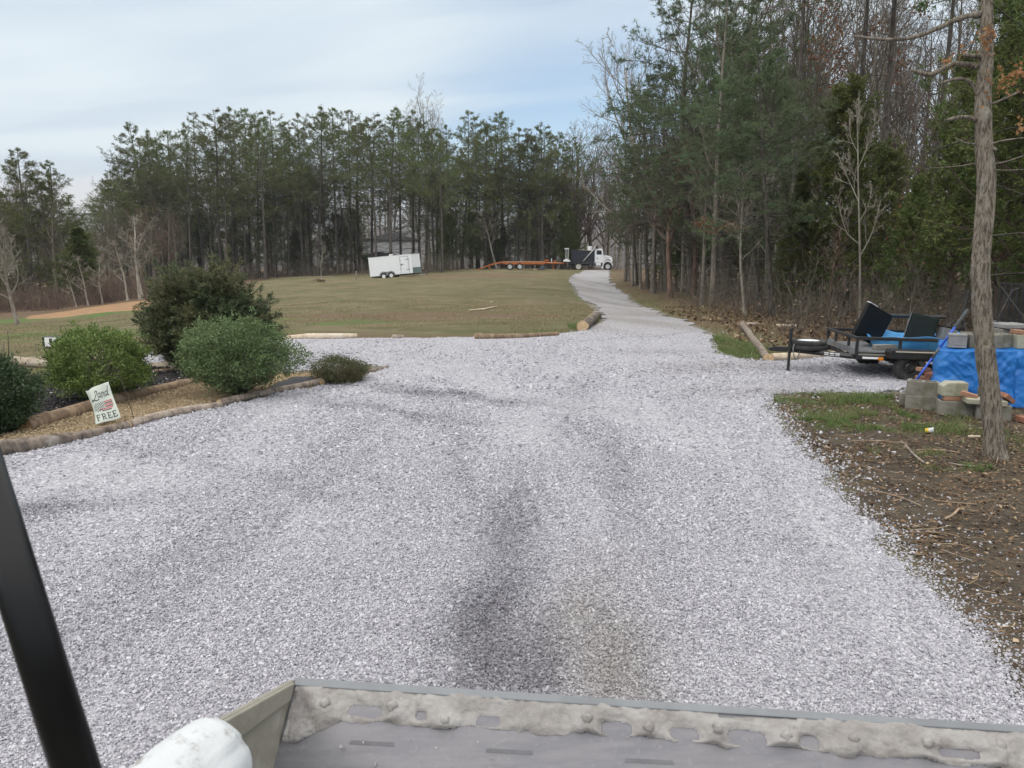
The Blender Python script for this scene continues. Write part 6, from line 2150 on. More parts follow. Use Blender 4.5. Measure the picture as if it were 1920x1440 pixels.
# ------------------------------------------------------------------ blue-handled tool leaning on the stack
pb = hit(1692, 752)
tl = thing('weed_cutter', 'long blue-handled weed cutter with grey grip leaning against the blue tarp', 'garden tool', pb)
top = np.array(c_at(1815, 580, 11.15)) - pb
bot = np.array([.02, -.02, .09])
dirv = unit(top - bot)
Ln = np.linalg.norm(top - bot)
BLUEH = coat('blue_handle', (0.025, 0.085, 0.50), (0.035, 0.12, 0.58), 5, .4, dirt=(.2, .2, .22), dirt_amt=.12)
f_ = lambda t_: tuple(bot + (top - bot) * t_)
SB().rod([f_(.14), f_(.30), f_(.44)], .0165, 12).rod([f_(.56), f_(.70), f_(.80)], .0165, 12).build('handle', BLUEH, tl, smooth=True)
SB().rod([f_(.44), f_(.50), f_(.56)], .0160, 12).build('worn_band', coat('worn_handle', (.09, .08, .07), (.16, .14, .11), 12, .6), tl, smooth=True)
SB().rod([f_(.80), f_(.81), f_(.99), f_(1.0)], [.018, .024, .024, .018], 12).build('grip', coat('grey_grip', (.10, .11, .12), (.07, .075, .08), 12, .8), tl, smooth=True)
SB().rod([f_(0), f_(.08), f_(.14)], [.009, .012, .016], 10).build('ferrule', STEEL, tl, smooth=True)
hd = SB().rod([f_(.0), (-.11, -.05, .06), (-.15, -.10, .02), (-.10, -.16, .012)], .006, 8).rod([f_(.0), (.05, -.05, .05), (.10, -.10, .03), (.10, -.12, .015)], .006, 8)
hd.build('fork', GREYP, tl, smooth=True)
SB().box(-.13, .11, -.08, .05, -.004, .004, Matrix.Translation((-.02, -.14, .025)) @ Matrix.Rotation(R(18), 4, 'X') @ Matrix.Rotation(R(12), 4, 'Z')).build('blade', coat('worn_blade', (.36, .35, .31), (.28, .27, .25), 9, .5, .3), tl, .002)

# crushed paper cup
pc = hit(1735, 812)
cup = thing('paper_cup', 'crushed yellow and white paper cup lying on the soil left of the oak', 'litter', pc, (R(80), 0, R(60)))
SB().lathe([(.001, 0), (.026, 0), (.031, .04)], 'z', (0, .03, 0), 16).build('base', coat('yellow_paper', (.75, .55, .05), (.65, .45, .05), 20, .6), cup, smooth=True)
SB().lathe([(.031, .041), (.036, .095), (.038, .097), (.033, .094), (.029, .05)], 'z', (0, .03, 0), 16).build('sleeve', coat('pale_paper', (.62, .62, .64), (.5, .5, .53), 20, .6), cup, smooth=True)

# ------------------------------------------------------------------ white enclosed trailer on the crest
WSKIN = coat('white_aluminium', (0.80, 0.82, 0.85), (0.76, 0.785, 0.82), .8, .32, dirt=(0.62, 0.62, 0.62), dirt_amt=.06)
p = at(738, 84)
et = thing('enclosed_trailer', 'white enclosed cargo trailer with tandem wheels on the crest, nose raised', 'trailer', (p[0], p[1], p[2] + .05), (0, R(-5.2), R(-7)))
zl, zh = .22, 2.22
SB().plan([(-2.30, -1.0), (2.45, -1.0), (3.12, 0), (2.45, 1.0), (-2.30, 1.0)], zl, zh).build('body', WSKIN, et, .03)
SB().plan([(-2.33, -1.02), (2.46, -1.02), (3.15, 0), (2.46, 1.02), (-2.33, 1.02)], zh + .001, zh + .035).build('roof', coat('roof_trim', (.6, .6, .6), (.5, .5, .5), 3, .4), et, .01)
SB().box(-.10, .28, -.55, -.2, zh + .036, zh + .17).build('roof_vent', WHT, et, .03)
dr = SB().box(1.18, 2.06, -1.016, -1.004, .36, 2.02).build('door', WSKIN, et, .006)
TRIM = coat('dark_seal', (0.06, 0.065, 0.07), (0.09, 0.09, 0.10), 10, .6)
SB().box(1.15, 1.18, -1.02, -1.003, .33, 2.05).box(2.06, 2.09, -1.02, -1.003, .33, 2.05).box(1.18, 2.06, -1.02, -1.003, 2.02, 2.05).build('door_seal', TRIM, et)
for z in (1.72, .66):
    SB().box(1.78, 2.16, -1.035, -1.018, z - .025, z + .025).build('hinge', TRIM, et, .004)
hn = SB().box(1.28, 1.56, -1.04, -1.018, 1.20, 1.24).box(1.24, 1.36, -1.045, -1.018, 1.10, 1.30)
hn.build('latch', TRIM, et, .005)
SB().box(1.20, 1.25, -1.04, -1.018, 1.58, 1.66).build('marker_lamp', TRIM, et)
SB().box(1.20, 1.25, -1.04, -1.018, .72, .80).build('marker_lamp', TRIM, et)
for s in (-1, 1):
    sb = SB().plan([(2.47, s * 1.005), (3.135, s * .0), (3.15, s * .01), (2.485, s * 1.015)][::1], zl + .02, .80)
    sb.build('stone_guard', coat('tread_plate', (.20, .25, .24), (.14, .18, .17), 14, .4, .5, .2, 30), et)
SB().box(-2.32, 2.46, -1.012, -1.002, zl - .01, zl + .05).build('sill_trim', coat('sill_trim', (.7, .72, .74), (.6, .62, .64), 4, .35), et)
fd = SB()
for cx_ in (-.78, .06):
    prof = [(cx_ + .46 * math.cos(a_), .24 + .42 * math.sin(a_)) for a_ in np.linspace(0, math.pi, 13)] + [(cx_ + .38 * math.cos(a_), .24 + .34 * math.sin(a_)) for a_ in np.linspace(math.pi, 0, 13)]
    fd.prism(prof, -1.06, -1.0)
fd.build('fender', coat('fender_alloy', (.40, .42, .42), (.3, .31, .31), 5, .4, .4), et)
SB().prism([(cx_, z) for cx_, z in [(-1.18, .22)] + [(-.36 + .82 * math.cos(a_), .24 + .36 * math.sin(a_)) for a_ in np.linspace(math.pi, 0, 13)] + [(.46, .22)]], -1.003, -.995).build('wheel_well', TRIM, et)
for x in (-.78, .06):
    wheel(et, x, -.98, .18 - (.04 if x < 0 else .0), .33, .2, WHT)
    wheel(et, x, .98, .18, .33, .2, WHT, side=1)
SB().rod([(2.5, -.7, .14), (3.9, 0, .12)], .05, square=True).rod([(2.5, .7, .14), (3.9, 0, .12)], .05, square=True).box(-2.2, 2.6, -.8, .8, .05, .2).build('chassis', STEEL, et)
SB().cyl((3.72, 0, -.12), 'z', .04, .5, 10).build('jack', STEEL, et)
ct = at(790, 83.5)
tag(SB().box(-.13, .13, -.13, .13, -.02, .22).build('jack_block', WHT, None, .03), 'white block under the coupler of the enclosed trailer', 'block').location = ct

# ------------------------------------------------------------------ orange equipment trailer
ORG = coat('orange_paint', (0.425, 0.127, 0.027), (0.340, 0.098, 0.025), 3, .5, dirt=(0.170, 0.082, 0.045), dirt_amt=.22)
PLANK = coat('trailer_planks', (0.40, 0.27, 0.17), (0.30, 0.20, 0.125), 3, .85, stretch=(.3, 6, 6))
p = at(957, 97)
og = thing('equipment_trailer', 'orange flatbed equipment trailer with a long sloping tail hitched behind the dump truck', 'trailer', p, (0, 0, R(2)))
fr = SB()
for y in (-1.2, 1.14):
    fr.box(-.95, 4.2, y, y + .06, .70, .98)
for x in np.arange(-.8, 4.2, .6):
    fr.box(x, x + .06, -1.14, 1.14, .72, .94)
fr.build('frame', ORG, og)
SB().box(-.95, 4.2, -1.2, 1.2, .985, 1.04).build('deck', PLANK, og)
tail = [(-.95, 1.02), (-1.9, .86), (-2.9, .55), (-3.7, .22), (-4.35, -.06)]
tb = SB()
for y in (-1.2, -.62, .52, 1.10):
    tb.prism([(x, z) for x, z in tail[::-1]] + [(x, z - .16 * (1 - .5 * (k / 4))) for k, (x, z) in enumerate(tail)][::1], y, y + .08)
for k in range(16):
    t_ = k / 15
    x = -1.0 - 3.2 * t_
    z = float(np.interp(-x, [-q[0] for q in tail], [q[1] for q in tail]))
    tb.box(x - .04, x + .04, -1.18, 1.18, z - .10, z + .01)
tb.build('ramp', ORG, og)
SB().rod([(-2.75, -1.15, .52), (-2.50, -1.18, .10), (-2.55, -1.18, .02)], .05, square=True).build('ramp_leg', ORG, og)
for x in (-.10, 1.12):
    wheel(og, x, -1.10, .43, .43, .26, GALV)
    wheel(og, x, 1.10, .43, .43, .26, GALV, side=1)
SB().rod([(4.1, -.9, .86), (7.05, -.05, .78)], .07, square=True).rod([(4.1, .9, .86), (7.05, .05, .78)], .07, square=True).box(5.0, 5.2, -.7, .7, .78, .9).build('tongue', ORG, og)
SB().box(4.25, 4.75, -.6, .1, 1.04, 1.26).box(4.3, 4.36, -1.1, -1.0, 1.04, 1.30).box(5.4, 5.75, -.3, .3, .9, 1.14).build('tool_box', ORG, og, .02)
SB().box(5.08, 5.18, -.5, -.4, .9, 1.40).build('stand_post', WHT, og, .01)
SB().box(5.30, 5.42, -.25, -.1, .05, .82).box(5.15, 5.60, -.32, -.05, .02, .06).build('jack', ORG, og)
SB().box(-.4, 4.0, -.5, .5, .60, .72).build('underframe', STEEL, og)
p2 = at(1016, 96.0)
gb = SB().prism([(-.42, 0), (.45, 0), (.40, .40), (.22, .55), (-.05, .50)], -.35, .35).build('covered_bundle', coat('slate_cover', (.075, .08, .10), (.05, .055, .07), 4, .6), None, .05)
tag(gb, 'dark grey covered bundle on the ground beneath the orange trailer', 'bundle').location = p2
p2 = at(1003, 96.0)
tag(SB().box(-.22, .22, -.15, .15, -.02, .14).build('chock', LOG_PALE, None, .03), 'pale wooden chock beside the grey bundle under the orange trailer', 'chock').location = p2

# ------------------------------------------------------------------ dump truck
NAVY = coat('navy_bed', (0.010, 0.014, 0.026), (0.018, 0.022, 0.036), 2, .5, dirt=(0.06, 0.055, 0.05), dirt_amt=.15)
TWHT = coat('truck_white', (0.78, 0.79, 0.82), (0.72, 0.73, 0.77), 2, .35, dirt=(0.50, 0.48, 0.45), dirt_amt=.12)
GLASS = coat('dark_glass', (0.02, 0.028, 0.04), (0.03, 0.04, 0.055), 2, .08, spec=.7)
SAND = coat('sand_load', (0.34, 0.27, 0.19), (0.26, 0.20, 0.14), 3, .95, bmp=.5)
p = at(1101, 97.5)
tk = thing('dump_truck', 'white-cab dump truck with a navy bed parked across the top of the road', 'truck', (p[0], p[1], p[2] - .02), (0, 0, R(-4)))
SB().box(-2.3, 2.75, -.42, .42, .62, .86).build('chassis', STEEL, tk)
bed = SB()
prof = [(-2.02, .98), (.80, .98), (.80, 2.36), (-2.02, 2.52)]
bed.prism(prof, -1.2, -1.14).prism(prof, 1.14, 1.2)
bed.box(-2.02, -1.96, -1.139, 1.139, .98, 2.50).box(.74, .80, -1.139, 1.139, .98, 2.60).box(-1.95, .735, -1.139, 1.139, .98, 1.06)
bed.prism([(-2.04, 2.50), (.82, 2.34), (.82, 2.42), (-2.04, 2.60)], -1.24, -1.13).prism([(-2.04, 2.50), (.82, 2.34), (.82, 2.42), (-2.04, 2.60)], 1.13, 1.24)
for x in np.linspace(-1.9, .68, 6):
    bed.box(x - .04, x + .04, -1.255, -1.2, 1.0, 2.38)
bed.box(-2.0, .8, -1.25, -1.2, .98, 1.10)
bed.build('bed', NAVY, tk, .01)
SB().prism([(-1.94, 1.07), (.72, 1.07), (.72, 2.40), (.0, 2.52), (-.9, 2.60), (-1.94, 2.50)], -1.12, 1.12).build('load', SAND, tk)
SB().box(-2.1, -2.02, -1.0, 1.0, .4, 1.0).build('mud_flap', RUBBER, tk)
cabp = [(.86, .98), (1.95, .98), (1.95, 1.95), (1.86, 2.50), (1.74, 2.70), (1.10, 2.76), (.90, 2.68), (.86, 2.50)]
SB().prism(cabp, -1.08, 1.08).build('cab', TWHT, tk, .05)
SB().box(1.06, 1.78, -1.096, -1.083, 1.02, 2.56).build('door', TWHT, tk, .01)
SB().prism([(1.10, 1.98), (1.74, 1.98), (1.70, 2.44), (1.62, 2.50), (1.10, 2.50)], -1.104, -1.097).build('window', GLASS, tk)
SB().box(1.12, 1.24, -1.115, -1.097, 1.66, 1.70).build('handle', TRIM, tk)
SB().prism([(1.16, 1.48), (1.24, 1.40), (1.32, 1.48), (1.24, 1.56)], -1.103, -1.097).build('door_mark', TRIM, tk)
SB().prism([(1.965, 1.98), (1.975, 1.98), (1.885, 2.48), (1.875, 2.48)], -.98, .98).build('windshield', GLASS, tk)
SB().prism([(1.96, .95), (2.02, .95), (2.02, 1.10), (2.14, 1.28), (2.34, 1.40), (2.66, 1.40), (2.86, 1.28), (2.97, 1.05), (3.05, 1.05), (3.07, 1.40), (2.98, 1.70), (2.84, 1.80), (1.96, 1.94)], -1.0, 1.0).build('hood', TWHT, tk, .06)
SB().box(2.15, 2.60, -1.012, -1.002, 1.50, 1.62).box(2.68, 2.88, -1.012, -1.002, 1.56, 1.60).build('hood_marking', coat('grey_marking', (.42, .42, .50), (.5, .5, .55), 9, .5), tk)
prof = [(2.50 + .68 * math.cos(a_), .52 + .74 * math.sin(a_)) for a_ in np.linspace(.25, math.pi, 15)] + [(1.70, .30), (1.98, .30)] + [(2.50 + .56 * math.cos(a_), .52 + .60 * math.sin(a_)) for a_ in np.linspace(math.pi, .25, 15)]
SB().prism(prof, -1.20, -.9).prism(prof, .9, 1.20).build('front_fender', TWHT, tk, .03)
SB().box(3.06, 3.14, -1.05, 1.05, .55, .82).build('bumper', GALV, tk, .02)
SB().box(3.07, 3.10, -.5, .5, 1.0, 1.5).build('grille', TRIM, tk)
SB().cyl((3.05, -.85, 1.15), 'x', .12, .08, 16).build('headlight', GALV, tk)
SB().cyl((3.05, .85, 1.15), 'x', .12, .08, 16).build('headlight', GALV, tk)
SB().rod([(1.95, -1.1, 2.3), (2.0, -1.3, 2.3), (2.0, -1.3, 1.9)], .02, 6).box(1.97, 2.03, -1.40, -1.24, 1.85, 2.35).build('mirror', TRIM, tk)
SB().cyl((1.35, -.95, .72), 'x', .25, .62, 18).box(.95, 1.72, -1.15, -.80, .42, .48).build('fuel_tank', GALV, tk, .01)
SB().box(.30, .48, -1.0, -.5, .55, .95).box(.72, .86, -1.05, -.6, .40, .92).build('battery_box', GREYP, tk, .02)
for y, s in ((-1.03, -1), (1.03, 1)):
    wheel(tk, 2.50, y, .52, .52, .30, GALV, side=s, rim_f=.52)
    wheel(tk, -1.12, y, .52, .52, .34, coat('dusty_white_rim', (.60, .58, .54), (.48, .46, .43), 6, .6), side=s, rim_f=.60)
    wheel(tk, -1.12, y * .62, .52, .52, .30, GALV, side=s, rim_f=.60)
SB().rod([(-.56, -1.30, 1.16), (.35, -1.30, 2.20), (.72, -1.30, 2.62), (.94, -1.28, 3.02)], .055, 8).build('tarp_arm', coat('pale_alloy', (.62, .63, .60), (.5, .51, .5), 4, .4), tk, smooth=True)
SB().cyl((1.12, 0, 2.92), 'y', .14, 2.4, 16).box(.86, 1.36, -1.2, 1.2, 2.76, 2.80).build('tarp_roller', STEEL, tk)
sp_ = SB()
for x in (-2.72, -2.46):
    for y in (-1.0, .94):
        sp_.box(x, x + .06, y, y + .06, 1.30, 2.64)
sp_.box(-2.9, -2.32, -1.08, 1.08, 2.64, 2.76).prism([(-3.05, 1.14), (-2.15, 1.10), (-2.15, 1.26), (-2.60, 1.46), (-2.98, 1.30)], -1.1, 1.1)
sp_.build('tail_spreader', TWHT, tk, .01)
SB().box(-2.36, -2.03, -.9, .9, .55, .9).build('hitch_plate', STEEL, tk)
bl = thing('plastic_barrel', 'white plastic barrel standing on the load in the dump truck bed', 'barrel')
SB().lathe([(.001, 0), (.27, 0), (.29, .05), (.30, .20), (.285, .24), (.30, .28), (.30, .48), (.27, .56), (.001, .57)], 'z', (0, 0, 0), 22).build('drum', TWHT, bl, smooth=True)
SB().cyl((0, 0, .60), 'z', .29, .06, 22).build('lid', TRIM, bl)
bl.matrix_world = Matrix.Translation(tk.location) @ tk.rotation_euler.to_matrix().to_4x4() @ Matrix.Translation((.28, -.55, 2.45))

# ------------------------------------------------------------------ grey shed beyond the pines
p = at(735, 128)
sh = thing('metal_shed', 'pale grey metal shed half hidden by the pine trunks behind the enclosed trailer', 'shed', (p[0], p[1], p[2] - .3), (0, 0, R(6)))
SIDE = coat('grey_siding', (0.725, 0.739, 0.783), (0.638, 0.652, 0.696), .6, .6)
sw = SB().box(-4.6, 4.6, 0, 7, 0, 5.2)
for k in range(24):
    x = -4.5 + k * .39
    sw.box(x, x + .05, -.02, -.001, .02, 5.1)
sw.build('wall', SIDE, sh)
SB().prism([(-4.8, 5.22), (4.8, 5.22), (0, 6.4)], -.4, 7.4).build('roof', GREYP, sh)
SB().box(-3.4, -.4, -.05, -.021, 0, 2.6).build('door', coat('shed_door', (.10, .11, .12), (.08, .085, .09), 2, .6), sh)
lt = SB().box(-4.6, 1.0, -3.4, -.45, 0, 2.3).build('lean_to_wall', coat('dark_siding', (.07, .075, .08), (.05, .055, .06), 2, .8), sh)
SB().prism([(-4.9, 2.35), (1.2, 2.35), (.8, 2.75), (-1.9, 3.3), (-4.5, 2.75)], -3.7, -.3).build('lean_to_roof', coat('dark_roof', (.045, .05, .055), (.035, .04, .04), 2, .8), sh)
p = at(610, 122)
ca = thing('parked_trailer', 'long low white vehicle glimpsed through the trunks left of the shed', 'vehicle', p)
SB().box(-2.6, 2.6, 0, 1.8, .45, 1.05).box(-1.2, 1.4, .1, 1.7, 1.06, 1.5).build('body', WHT, ca, .1)
SB().cyl((-1.6, -.02, .35), 'y', .34, .2, 18).build('wheel', RUBBER, ca)
SB().cyl((1.6, -.02, .35), 'y', .34, .2, 18).build('wheel', RUBBER, ca)

# ------------------------------------------------------------------ the loader we sit in: bucket, arm, cab post
ld = thing('skid_loader', 'loader seen from its own seat: black cab post, white arm and dusty steel bucket', 'loader')
EL = U(556, 1275, 2.05)
dR = U(1920, 1363, 1.0) - CAMP
tt = (EL[2] - .004 - EYE) / dR[2]
ER = CAMP + dR * tt
ex_ = unit(ER - EL)
nh = unit(np.cross(UPZ, ex_))                       # horizontal, away from us
nh = nh if nh[1] > 0 else -nh


def ang_for(u, v, a0, a1):
    """Slope (down positive) of the line from EL towards us that is seen through pixel (u, v)."""
    best = None
    for a_ in np.linspace(a0, a1, 2000):
        dv = -nh * math.cos(a_) - UPZ * math.sin(a_)
        P_ = EL + dv * np.linspace(.02, 1.5, 300)[:, None]
        uu, vv, _ = proj(P_)
        e_ = np.min(np.hypot(uu - u, vv - v))
        if best is None or e_ < best[0]:
            best = (e_, a_)
    return best[1]


aF = ang_for(516, 1440, R(5), R(70))
aS = ang_for(420, 1350, R(-45), R(30))
dF = -nh * math.cos(aF) - UPZ * math.sin(aF)        # down the bucket floor, towards us
dS = -nh * math.cos(aS) - UPZ * math.sin(aS)        # along the top of the side plate
nF = unit(np.cross(ex_, dF))
nF = nF if nF[2] > 0 else -nF
BW = 1.86


def bk(a_, b__, h_=0.0):
    """Bucket floor coordinates: a along the lip, b down the floor, h above it."""
    return EL + np.multiply.outer(np.asarray(a_, float), ex_) + np.multiply.outer(np.asarray(b__, float), dF) + np.multiply.outer(np.asarray(h_, float), nF)


def floor_px(u, v):
    d_ = U(u, v, 1.0) - CAMP
    t_ = ((EL - CAMP) @ nF) / (d_ @ nF)
    q_ = CAMP + d_ * t_ - EL
    return q_ @ ex_, q_ @ dF


BSTEEL, nt, b = new_mat('scoured_steel')
tcn = N(nt, 'ShaderNodeTexCoord').outputs['Object']
mp = N(nt, 'ShaderNodeMapping')
mp.inputs['Scale'].default_value = (1, 6, 6)
nt.links.new(tcn, mp.inputs[0])
n1 = noise(nt, mp.outputs[0], 5, 6, .65)
n2 = noise(nt, tcn, 60, 4, .7)
n3 = noise(nt, tcn, 2.2, 4, .6)
col = mix_c(nt, ramp(nt, n1, .35, .65), (0.150, 0.148, 0.168), (0.195, 0.190, 0.206))
col = mix_c(nt, math_n(nt, 'MULTIPLY', ramp(nt, n2, .55, .72), .35), col, (0.30, 0.29, 0.295))
col = mix_c(nt, math_n(nt, 'MULTIPLY', ramp(nt, n3, .5, .7), .30), col, (0.14, 0.136, 0.146))
set_in(nt, b.inputs['Base Color'], col)
set_in(nt, b.inputs['Roughness'], math_n(nt, 'ADD', math_n(nt, 'MULTIPLY', n1, .2), .42))
b.inputs['Metallic'].default_value = .25
bump(nt, b, n2, .12, .01)
MUD = coat('dried_dust', (0.342, 0.329, 0.324), (0.265, 0.248, 0.240), 14, .95, bmp=.45, bscale=45, dirt=(0.197, 0.180, 0.175), dirt_amt=.22, dscale=9, spec=.1)
EDGE_ST = coat('worn_edge_steel', (0.202, 0.214, 0.230), (0.168, 0.177, 0.191), 6, .5, .3)
PLATE = coat('dusty_side_steel', (0.30, 0.285, 0.235), (0.235, 0.22, 0.185), 6, .7, .1, bmp=.15, bscale=60, dirt=(0.40, 0.38, 0.34), dirt_amt=.2)


def slab(cor, th, nrm):
    """A plate from four corners pushed by th along nrm."""
    c_ = [np.asarray(q) for q in cor]
    v_ = [tuple(q) for q in c_] + [tuple(q + nrm * th) for q in c_]
    k_ = len(c_)
    return SB().add(v_, [tuple(range(k_)), tuple(range(2 * k_ - 1, k_ - 1, -1))] + [(i_, (i_ + 1) % k_, k_ + (i_ + 1) % k_, k_ + i_) for i_ in range(k_)])


SL = next(s_ for s_ in np.linspace(.05, .95, 181) if proj(EL + dS * s_)[0] < 372)
bu = slab([bk(-.012, 0), bk(BW + .012, 0), bk(BW + .012, .95), bk(-.012, .95)], -.012, nF).build('bucket', BSTEEL, ld, .002)
slab([bk(-.004, -.006, .004), bk(BW, -.003, .004), bk(BW, .016, .007), bk(-.004, .016, .007)], -.014, nF).build('cutting_edge', EDGE_ST, bu, .003)
side = [EL - ex_ * .004, EL - ex_ * .004 + dS * SL, EL - ex_ * .004 + dS * SL * .9 + dF * .30, EL - ex_ * .004 + dF * .95]
slab(side, .014, -ex_).build('side_plate', PLATE, bu, .002)
side2 = [EL + ex_ * BW, EL + ex_ * BW + dS * SL, EL + ex_ * BW + dS * SL * .9 + dF * .30, EL + ex_ * BW + dF * .95]
slab(side2, .014, ex_).build('side_plate', PLATE, bu, .002)
# stiffening strip along the top of the side plate
slab([EL + ex_ * -.0035 + dS * .03, EL + ex_ * -.0035 + dS * SL, EL + ex_ * -.0035 + dS * SL + dF * .075, EL - ex_ * .0035 + dS * .03 + dF * .045], .012, ex_).build('side_rib', PLATE, bu, .003)
# caked dust over the lip, rubbed through in places
na, nb_ = 620, 90
av = np.linspace(.004, BW - .002, na)
bv_ = np.linspace(.010, .26, nb_)
A2, B2 = np.meshgrid(av, bv_)
lowpx = [(556, 1395), (600, 1368), (640, 1352), (700, 1352), (760, 1358), (830, 1366), (880, 1361), (940, 1368), (1010, 1374), (1090, 1378), (1150, 1381), (1205, 1384), (1260, 1386), (1330, 1396), (1365, 1400), (1410, 1396), (1480, 1404), (1540, 1410), (1600, 1419), (1640, 1417), (1720, 1424), (1790, 1428), (1850, 1438), (1920, 1452)]
lp = np.array([floor_px(u, v) for u, v in lowpx])
low = np.interp(A2, lp[:, 0], lp[:, 1])
uppx = [(556, 1277), (700, 1283), (900, 1293), (1100, 1301), (1400, 1320), (1700, 1341), (1920, 1357)]
edge_noise = .007 * vnoise(A2, B2, 22, 2) + .003 * vnoise(A2, B2, 60, 3)
inside = np.minimum(low + edge_noise - B2, B2 - .004 - np.abs(.013 * vnoise(A2, B2 * 0, 14, 5)) - .012 * (vnoise(A2, B2 * 0, 9, 6) > .45))
holes = [(684, 1334, 34, 11), (790, 1342, 9, 8), (917, 1352, 24, 11), (1156, 1366, 32, 13), (1283, 1375, 28, 12), (1400, 1382, 38, 14), (1517, 1389, 18, 12), (1798, 1412, 44, 9)]
for (u, v, ru, rv) in holes:
    ca_, cb_ = floor_px(u, v)
    ra = abs(floor_px(u + ru, v)[0] - floor_px(u - ru, v)[0]) / 2
    rb = abs(floor_px(u, v + rv)[1] - floor_px(u, v - rv)[1]) / 2
    q_ = ((np.abs(A2 - ca_) / ra) ** 3.5 + (np.abs(B2 - cb_) / rb) ** 3.5) ** (1 / 3.5) - 1
    inside = np.minimum(inside, (q_ + .15 * vnoise(A2, B2, 40, 4)) * min(ra, rb))
BOLTS = [(612, 1325), (737, 1330), (835, 1356), (1100, 1352), (1216, 1368), (1344, 1371), (1472, 1385), (1598, 1390), (1735, 1397), (1870, 1403)]
hgt = .002 + .0045 * smooth(inside, 0, .02) + .005 * np.clip(vnoise(A2, B2, 11, 7), -.4, 1) + .003 * vnoise(A2, B2, 34, 8) + .0015 * vnoise(A2, B2, 90, 9)
for (u, v) in BOLTS:
    ca_, cb_ = floor_px(u, v)
    hgt += .016 * np.exp(-((A2 - ca_) ** 2 + (B2 - cb_ - .012) ** 2) / (.030 ** 2))
crk = np.abs(vnoise(A2, B2, 26, 11)) + .7 * np.abs(vnoise(A2 + .3, B2, 55, 12))
hgt -= .0035 * np.exp(-(crk / .10) ** 2)
hgt += .004 * np.abs(vnoise(A2, B2 * .35, 45, 13)) - .001
hgt = np.maximum(hgt, .002) * smooth(inside, -.003, .007)
Vd = bk(A2.ravel(), B2.ravel(), hgt.ravel() + .0005)
Vd = EL + A2.ravel()[:, None] * ex_ + B2.ravel()[:, None] * dF + (hgt.ravel() + .0006)[:, None] * nF
i = np.arange(nb_ - 1)[:, None] * na + np.arange(na - 1)[None]
Qd = np.stack([i, i + 1, i + na + 1, i + na], -1).reshape(-1, 4)
Qd = Qd[(inside.ravel()[Qd] > -.001).all(1)]
used, inv = np.unique(Qd, return_inverse=True)
link('dust_crust', make_mesh('dust_crust', Vd[used], inv.reshape(-1, 4), None, None, True), MUD, bu)
for (u, v) in BOLTS:
    ca_, cb_ = floor_px(u, v)
    c_ = EL + ca_ * ex_ + (cb_ - .004) * dF + nF * .019
    sb = SB()
    vs_, fs_ = [], []
    for j, (rr_, hh_) in enumerate(((.014, -.012), (.013, .002), (.009, .008), (.001, .010))):
        for k in range(10):
            a_ = k * .628
            w_ = 1 + .16 * math.sin(k * 2.3 + u) + rng.normal(0, .07)
            vs_.append(tuple(c_ + (ex_ * math.cos(a_) + dF * math.sin(a_)) * rr_ * w_ + nF * hh_))
    for j in range(3):
        for k in range(10):
            fs_.append((j * 10 + k, j * 10 + (k + 1) % 10, (j + 1) * 10 + (k + 1) % 10, (j + 1) * 10 + k))
    sb.add(vs_, fs_).build('bolt', MUD, bu, smooth=True)
DASH = coat('rubbed_mark', (0.099, 0.099, 0.111), (0.120, 0.120, 0.132), 20, .5, .2)
for u, v, w_ in ((697, 1393, 40), (955, 1408, 42), (1217, 1426, 44)):
    a0, b0 = floor_px(u - w_, v - 2)
    a1, b1 = floor_px(u + w_, v + 3)
    sb = SB()
    P_ = [bk(a0, b0 - .004, .0006), bk(a1, b1 - .005, .0006), bk(a1 + .003, b1 + .004, .0006), bk(a0 - .003, b0 + .005, .0006)]
    slab(P_, .0006, nF).build('rubbed_mark', DASH, bu)
# a few loose stones on the floor and lip
for k in range(26):
    a_, b__ = rng.uniform(.05, 1.7), rng.uniform(.10, .42)
    V2, Q2 = stones(np.array([0.]), np.array([0.]), np.array([0.]), np.array([rng.uniform(.004, .011)]), rng)
    if k == 0:
        VV, QQ, nn0 = [], [], 0
    VV.append(V2 + bk(a_, b__, .012 if b__ < .17 else .003))
    QQ.append(Q2 + 8 * k)
me = make_mesh('grit', np.vstack(VV), np.vstack(QQ), None, dict(dark=np.zeros(26 * 8), tan=np.full(26 * 8, .2)))
tag(link('grit', me, CHIP_MAT), 'loose stone crumbs lying in the loader bucket', 'grit', kind='stuff')
# white arm end
ARMW = coat('arm_white_paint', (0.54, 0.56, 0.58), (0.47, 0.49, 0.51), 3, .55, bmp=.25, bscale=18, dirt=(0.17, 0.145, 0.12), dirt_amt=.30, dscale=16)
p0, p1 = U(232, 1575, 1.36), U(418, 1408, 1.60)
ax = unit(p1 - p0)
e1 = unit(np.cross(ax, UPZ))
e2 = np.cross(e1, ax)
L0 = np.linalg.norm(p1 - p0)
prof = [(-.5, .086), (0, .088), (L0 * .5, .090), (L0 * .78, .089), (L0 * .92, .085), (L0 * .985, .075), (L0 * 1.02, .060), (L0 * 1.035, .042), (L0 * 1.04, .001)]
prof = [(np.interp(s_, np.linspace(0, 1, len(prof)), [q[0] for q in prof]), np.interp(s_, np.linspace(0, 1, len(prof)), [q[1] for q in prof])) for s_ in np.linspace(0, 1, 60)]
vs_, fs_ = [], []
n = 48
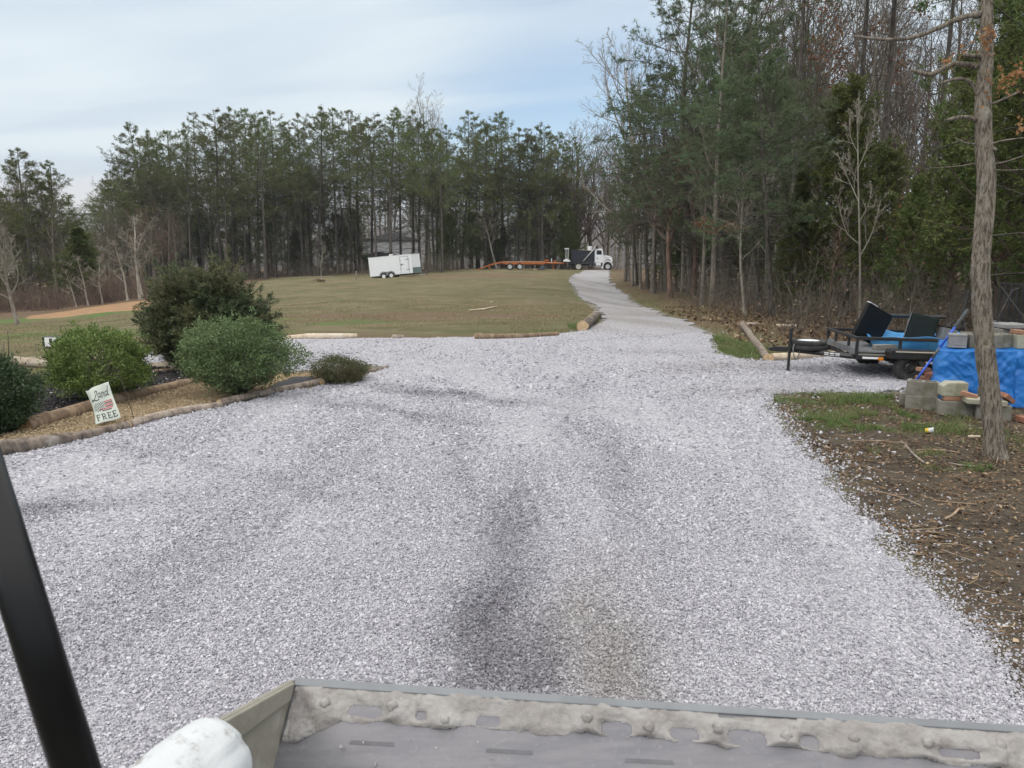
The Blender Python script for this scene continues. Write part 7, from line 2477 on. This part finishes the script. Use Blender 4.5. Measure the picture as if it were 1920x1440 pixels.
for j, (l_, r_) in enumerate(prof):
    for k in range(n):
        a_ = 2 * math.pi * k / n
        w_ = 1 + .035 * math.sin(3 * a_ + l_ * 9) + .03 * float(vnoise(math.cos(a_) * 2 + l_ * 5, math.sin(a_) * 2, 1.5, 3)) - .10 * math.exp(-((l_ - L0 * .62) / .05) ** 2 - ((math.sin(a_ / 2 - .45)) / .18) ** 2) - .08 * math.exp(-((math.sin(a_ / 2 - .30)) / .05) ** 2) * (l_ > .05)
        vs_.append(tuple(p0 + ax * l_ + (e1 * math.cos(a_) + e2 * math.sin(a_)) * r_ * w_))
for j in range(len(prof) - 1):
    for k in range(n):
        fs_.append((j * n + k, j * n + (k + 1) % n, (j + 1) * n + (k + 1) % n, (j + 1) * n + k))
SB().add(vs_, fs_).build('loader_arm', ARMW, ld, smooth=True)
# cab post
POST = coat('black_post', (0.003, 0.0033, 0.0045), (0.006, 0.0062, 0.0075), 3, .34, spec=.3, dirt=(.02, .02, .022), dirt_amt=.12)
q0, q1 = U(-84, 720, .92), U(170, 1530, .86)
ax = unit(q1 - q0)
tov = unit(CAMP - (q0 + q1) / 2)
sx_ = unit(np.cross(ax, tov))
sy_ = np.cross(sx_, ax)
ring_ = []
hw = .0238
for cx_, cy_, a0 in ((1, 1, 0), (-1, 1, 90), (-1, -1, 180), (1, -1, 270)):
    for a_ in np.radians(np.linspace(a0, a0 + 90, 7)):
        ring_.append((cx_ * hw * .35 + math.cos(a_) * hw * .65, cy_ * hw * .35 + math.sin(a_) * hw * .65))
vs_ = [tuple(q + sx_ * x + sy_ * y) for q in (q0, q1) for x, y in ring_]
k_ = len(ring_)
SB().add(vs_, [(i_, (i_ + 1) % k_, k_ + (i_ + 1) % k_, k_ + i_) for i_ in range(k_)] + [tuple(range(k_)), tuple(range(2 * k_ - 1, k_ - 1, -1))]).build('cab_post', POST, ld, smooth=True)

# ------------------------------------------------------------------ the air
hz = SB().box(-3300, 3300, -3300, 3300, -24, 150).build('haze', None, None)
hm = bpy.data.materials.new('haze')
hm.use_nodes = True
hm.node_tree.nodes.clear()
pv = N(hm.node_tree, 'ShaderNodeVolumePrincipled')
pv.inputs['Color'].default_value = (0.86, 0.92, 1.0, 1)
pv.inputs['Density'].default_value = 0.00025
pv.inputs['Anisotropy'].default_value = 0.2
om = N(hm.node_tree, 'ShaderNodeOutputMaterial')
hm.node_tree.links.new(pv.outputs[0], om.inputs['Volume'])
hz.data.materials.append(hm)
tag(hz, kind='stuff', label='thin pale haze in the air over the field and the far hills')
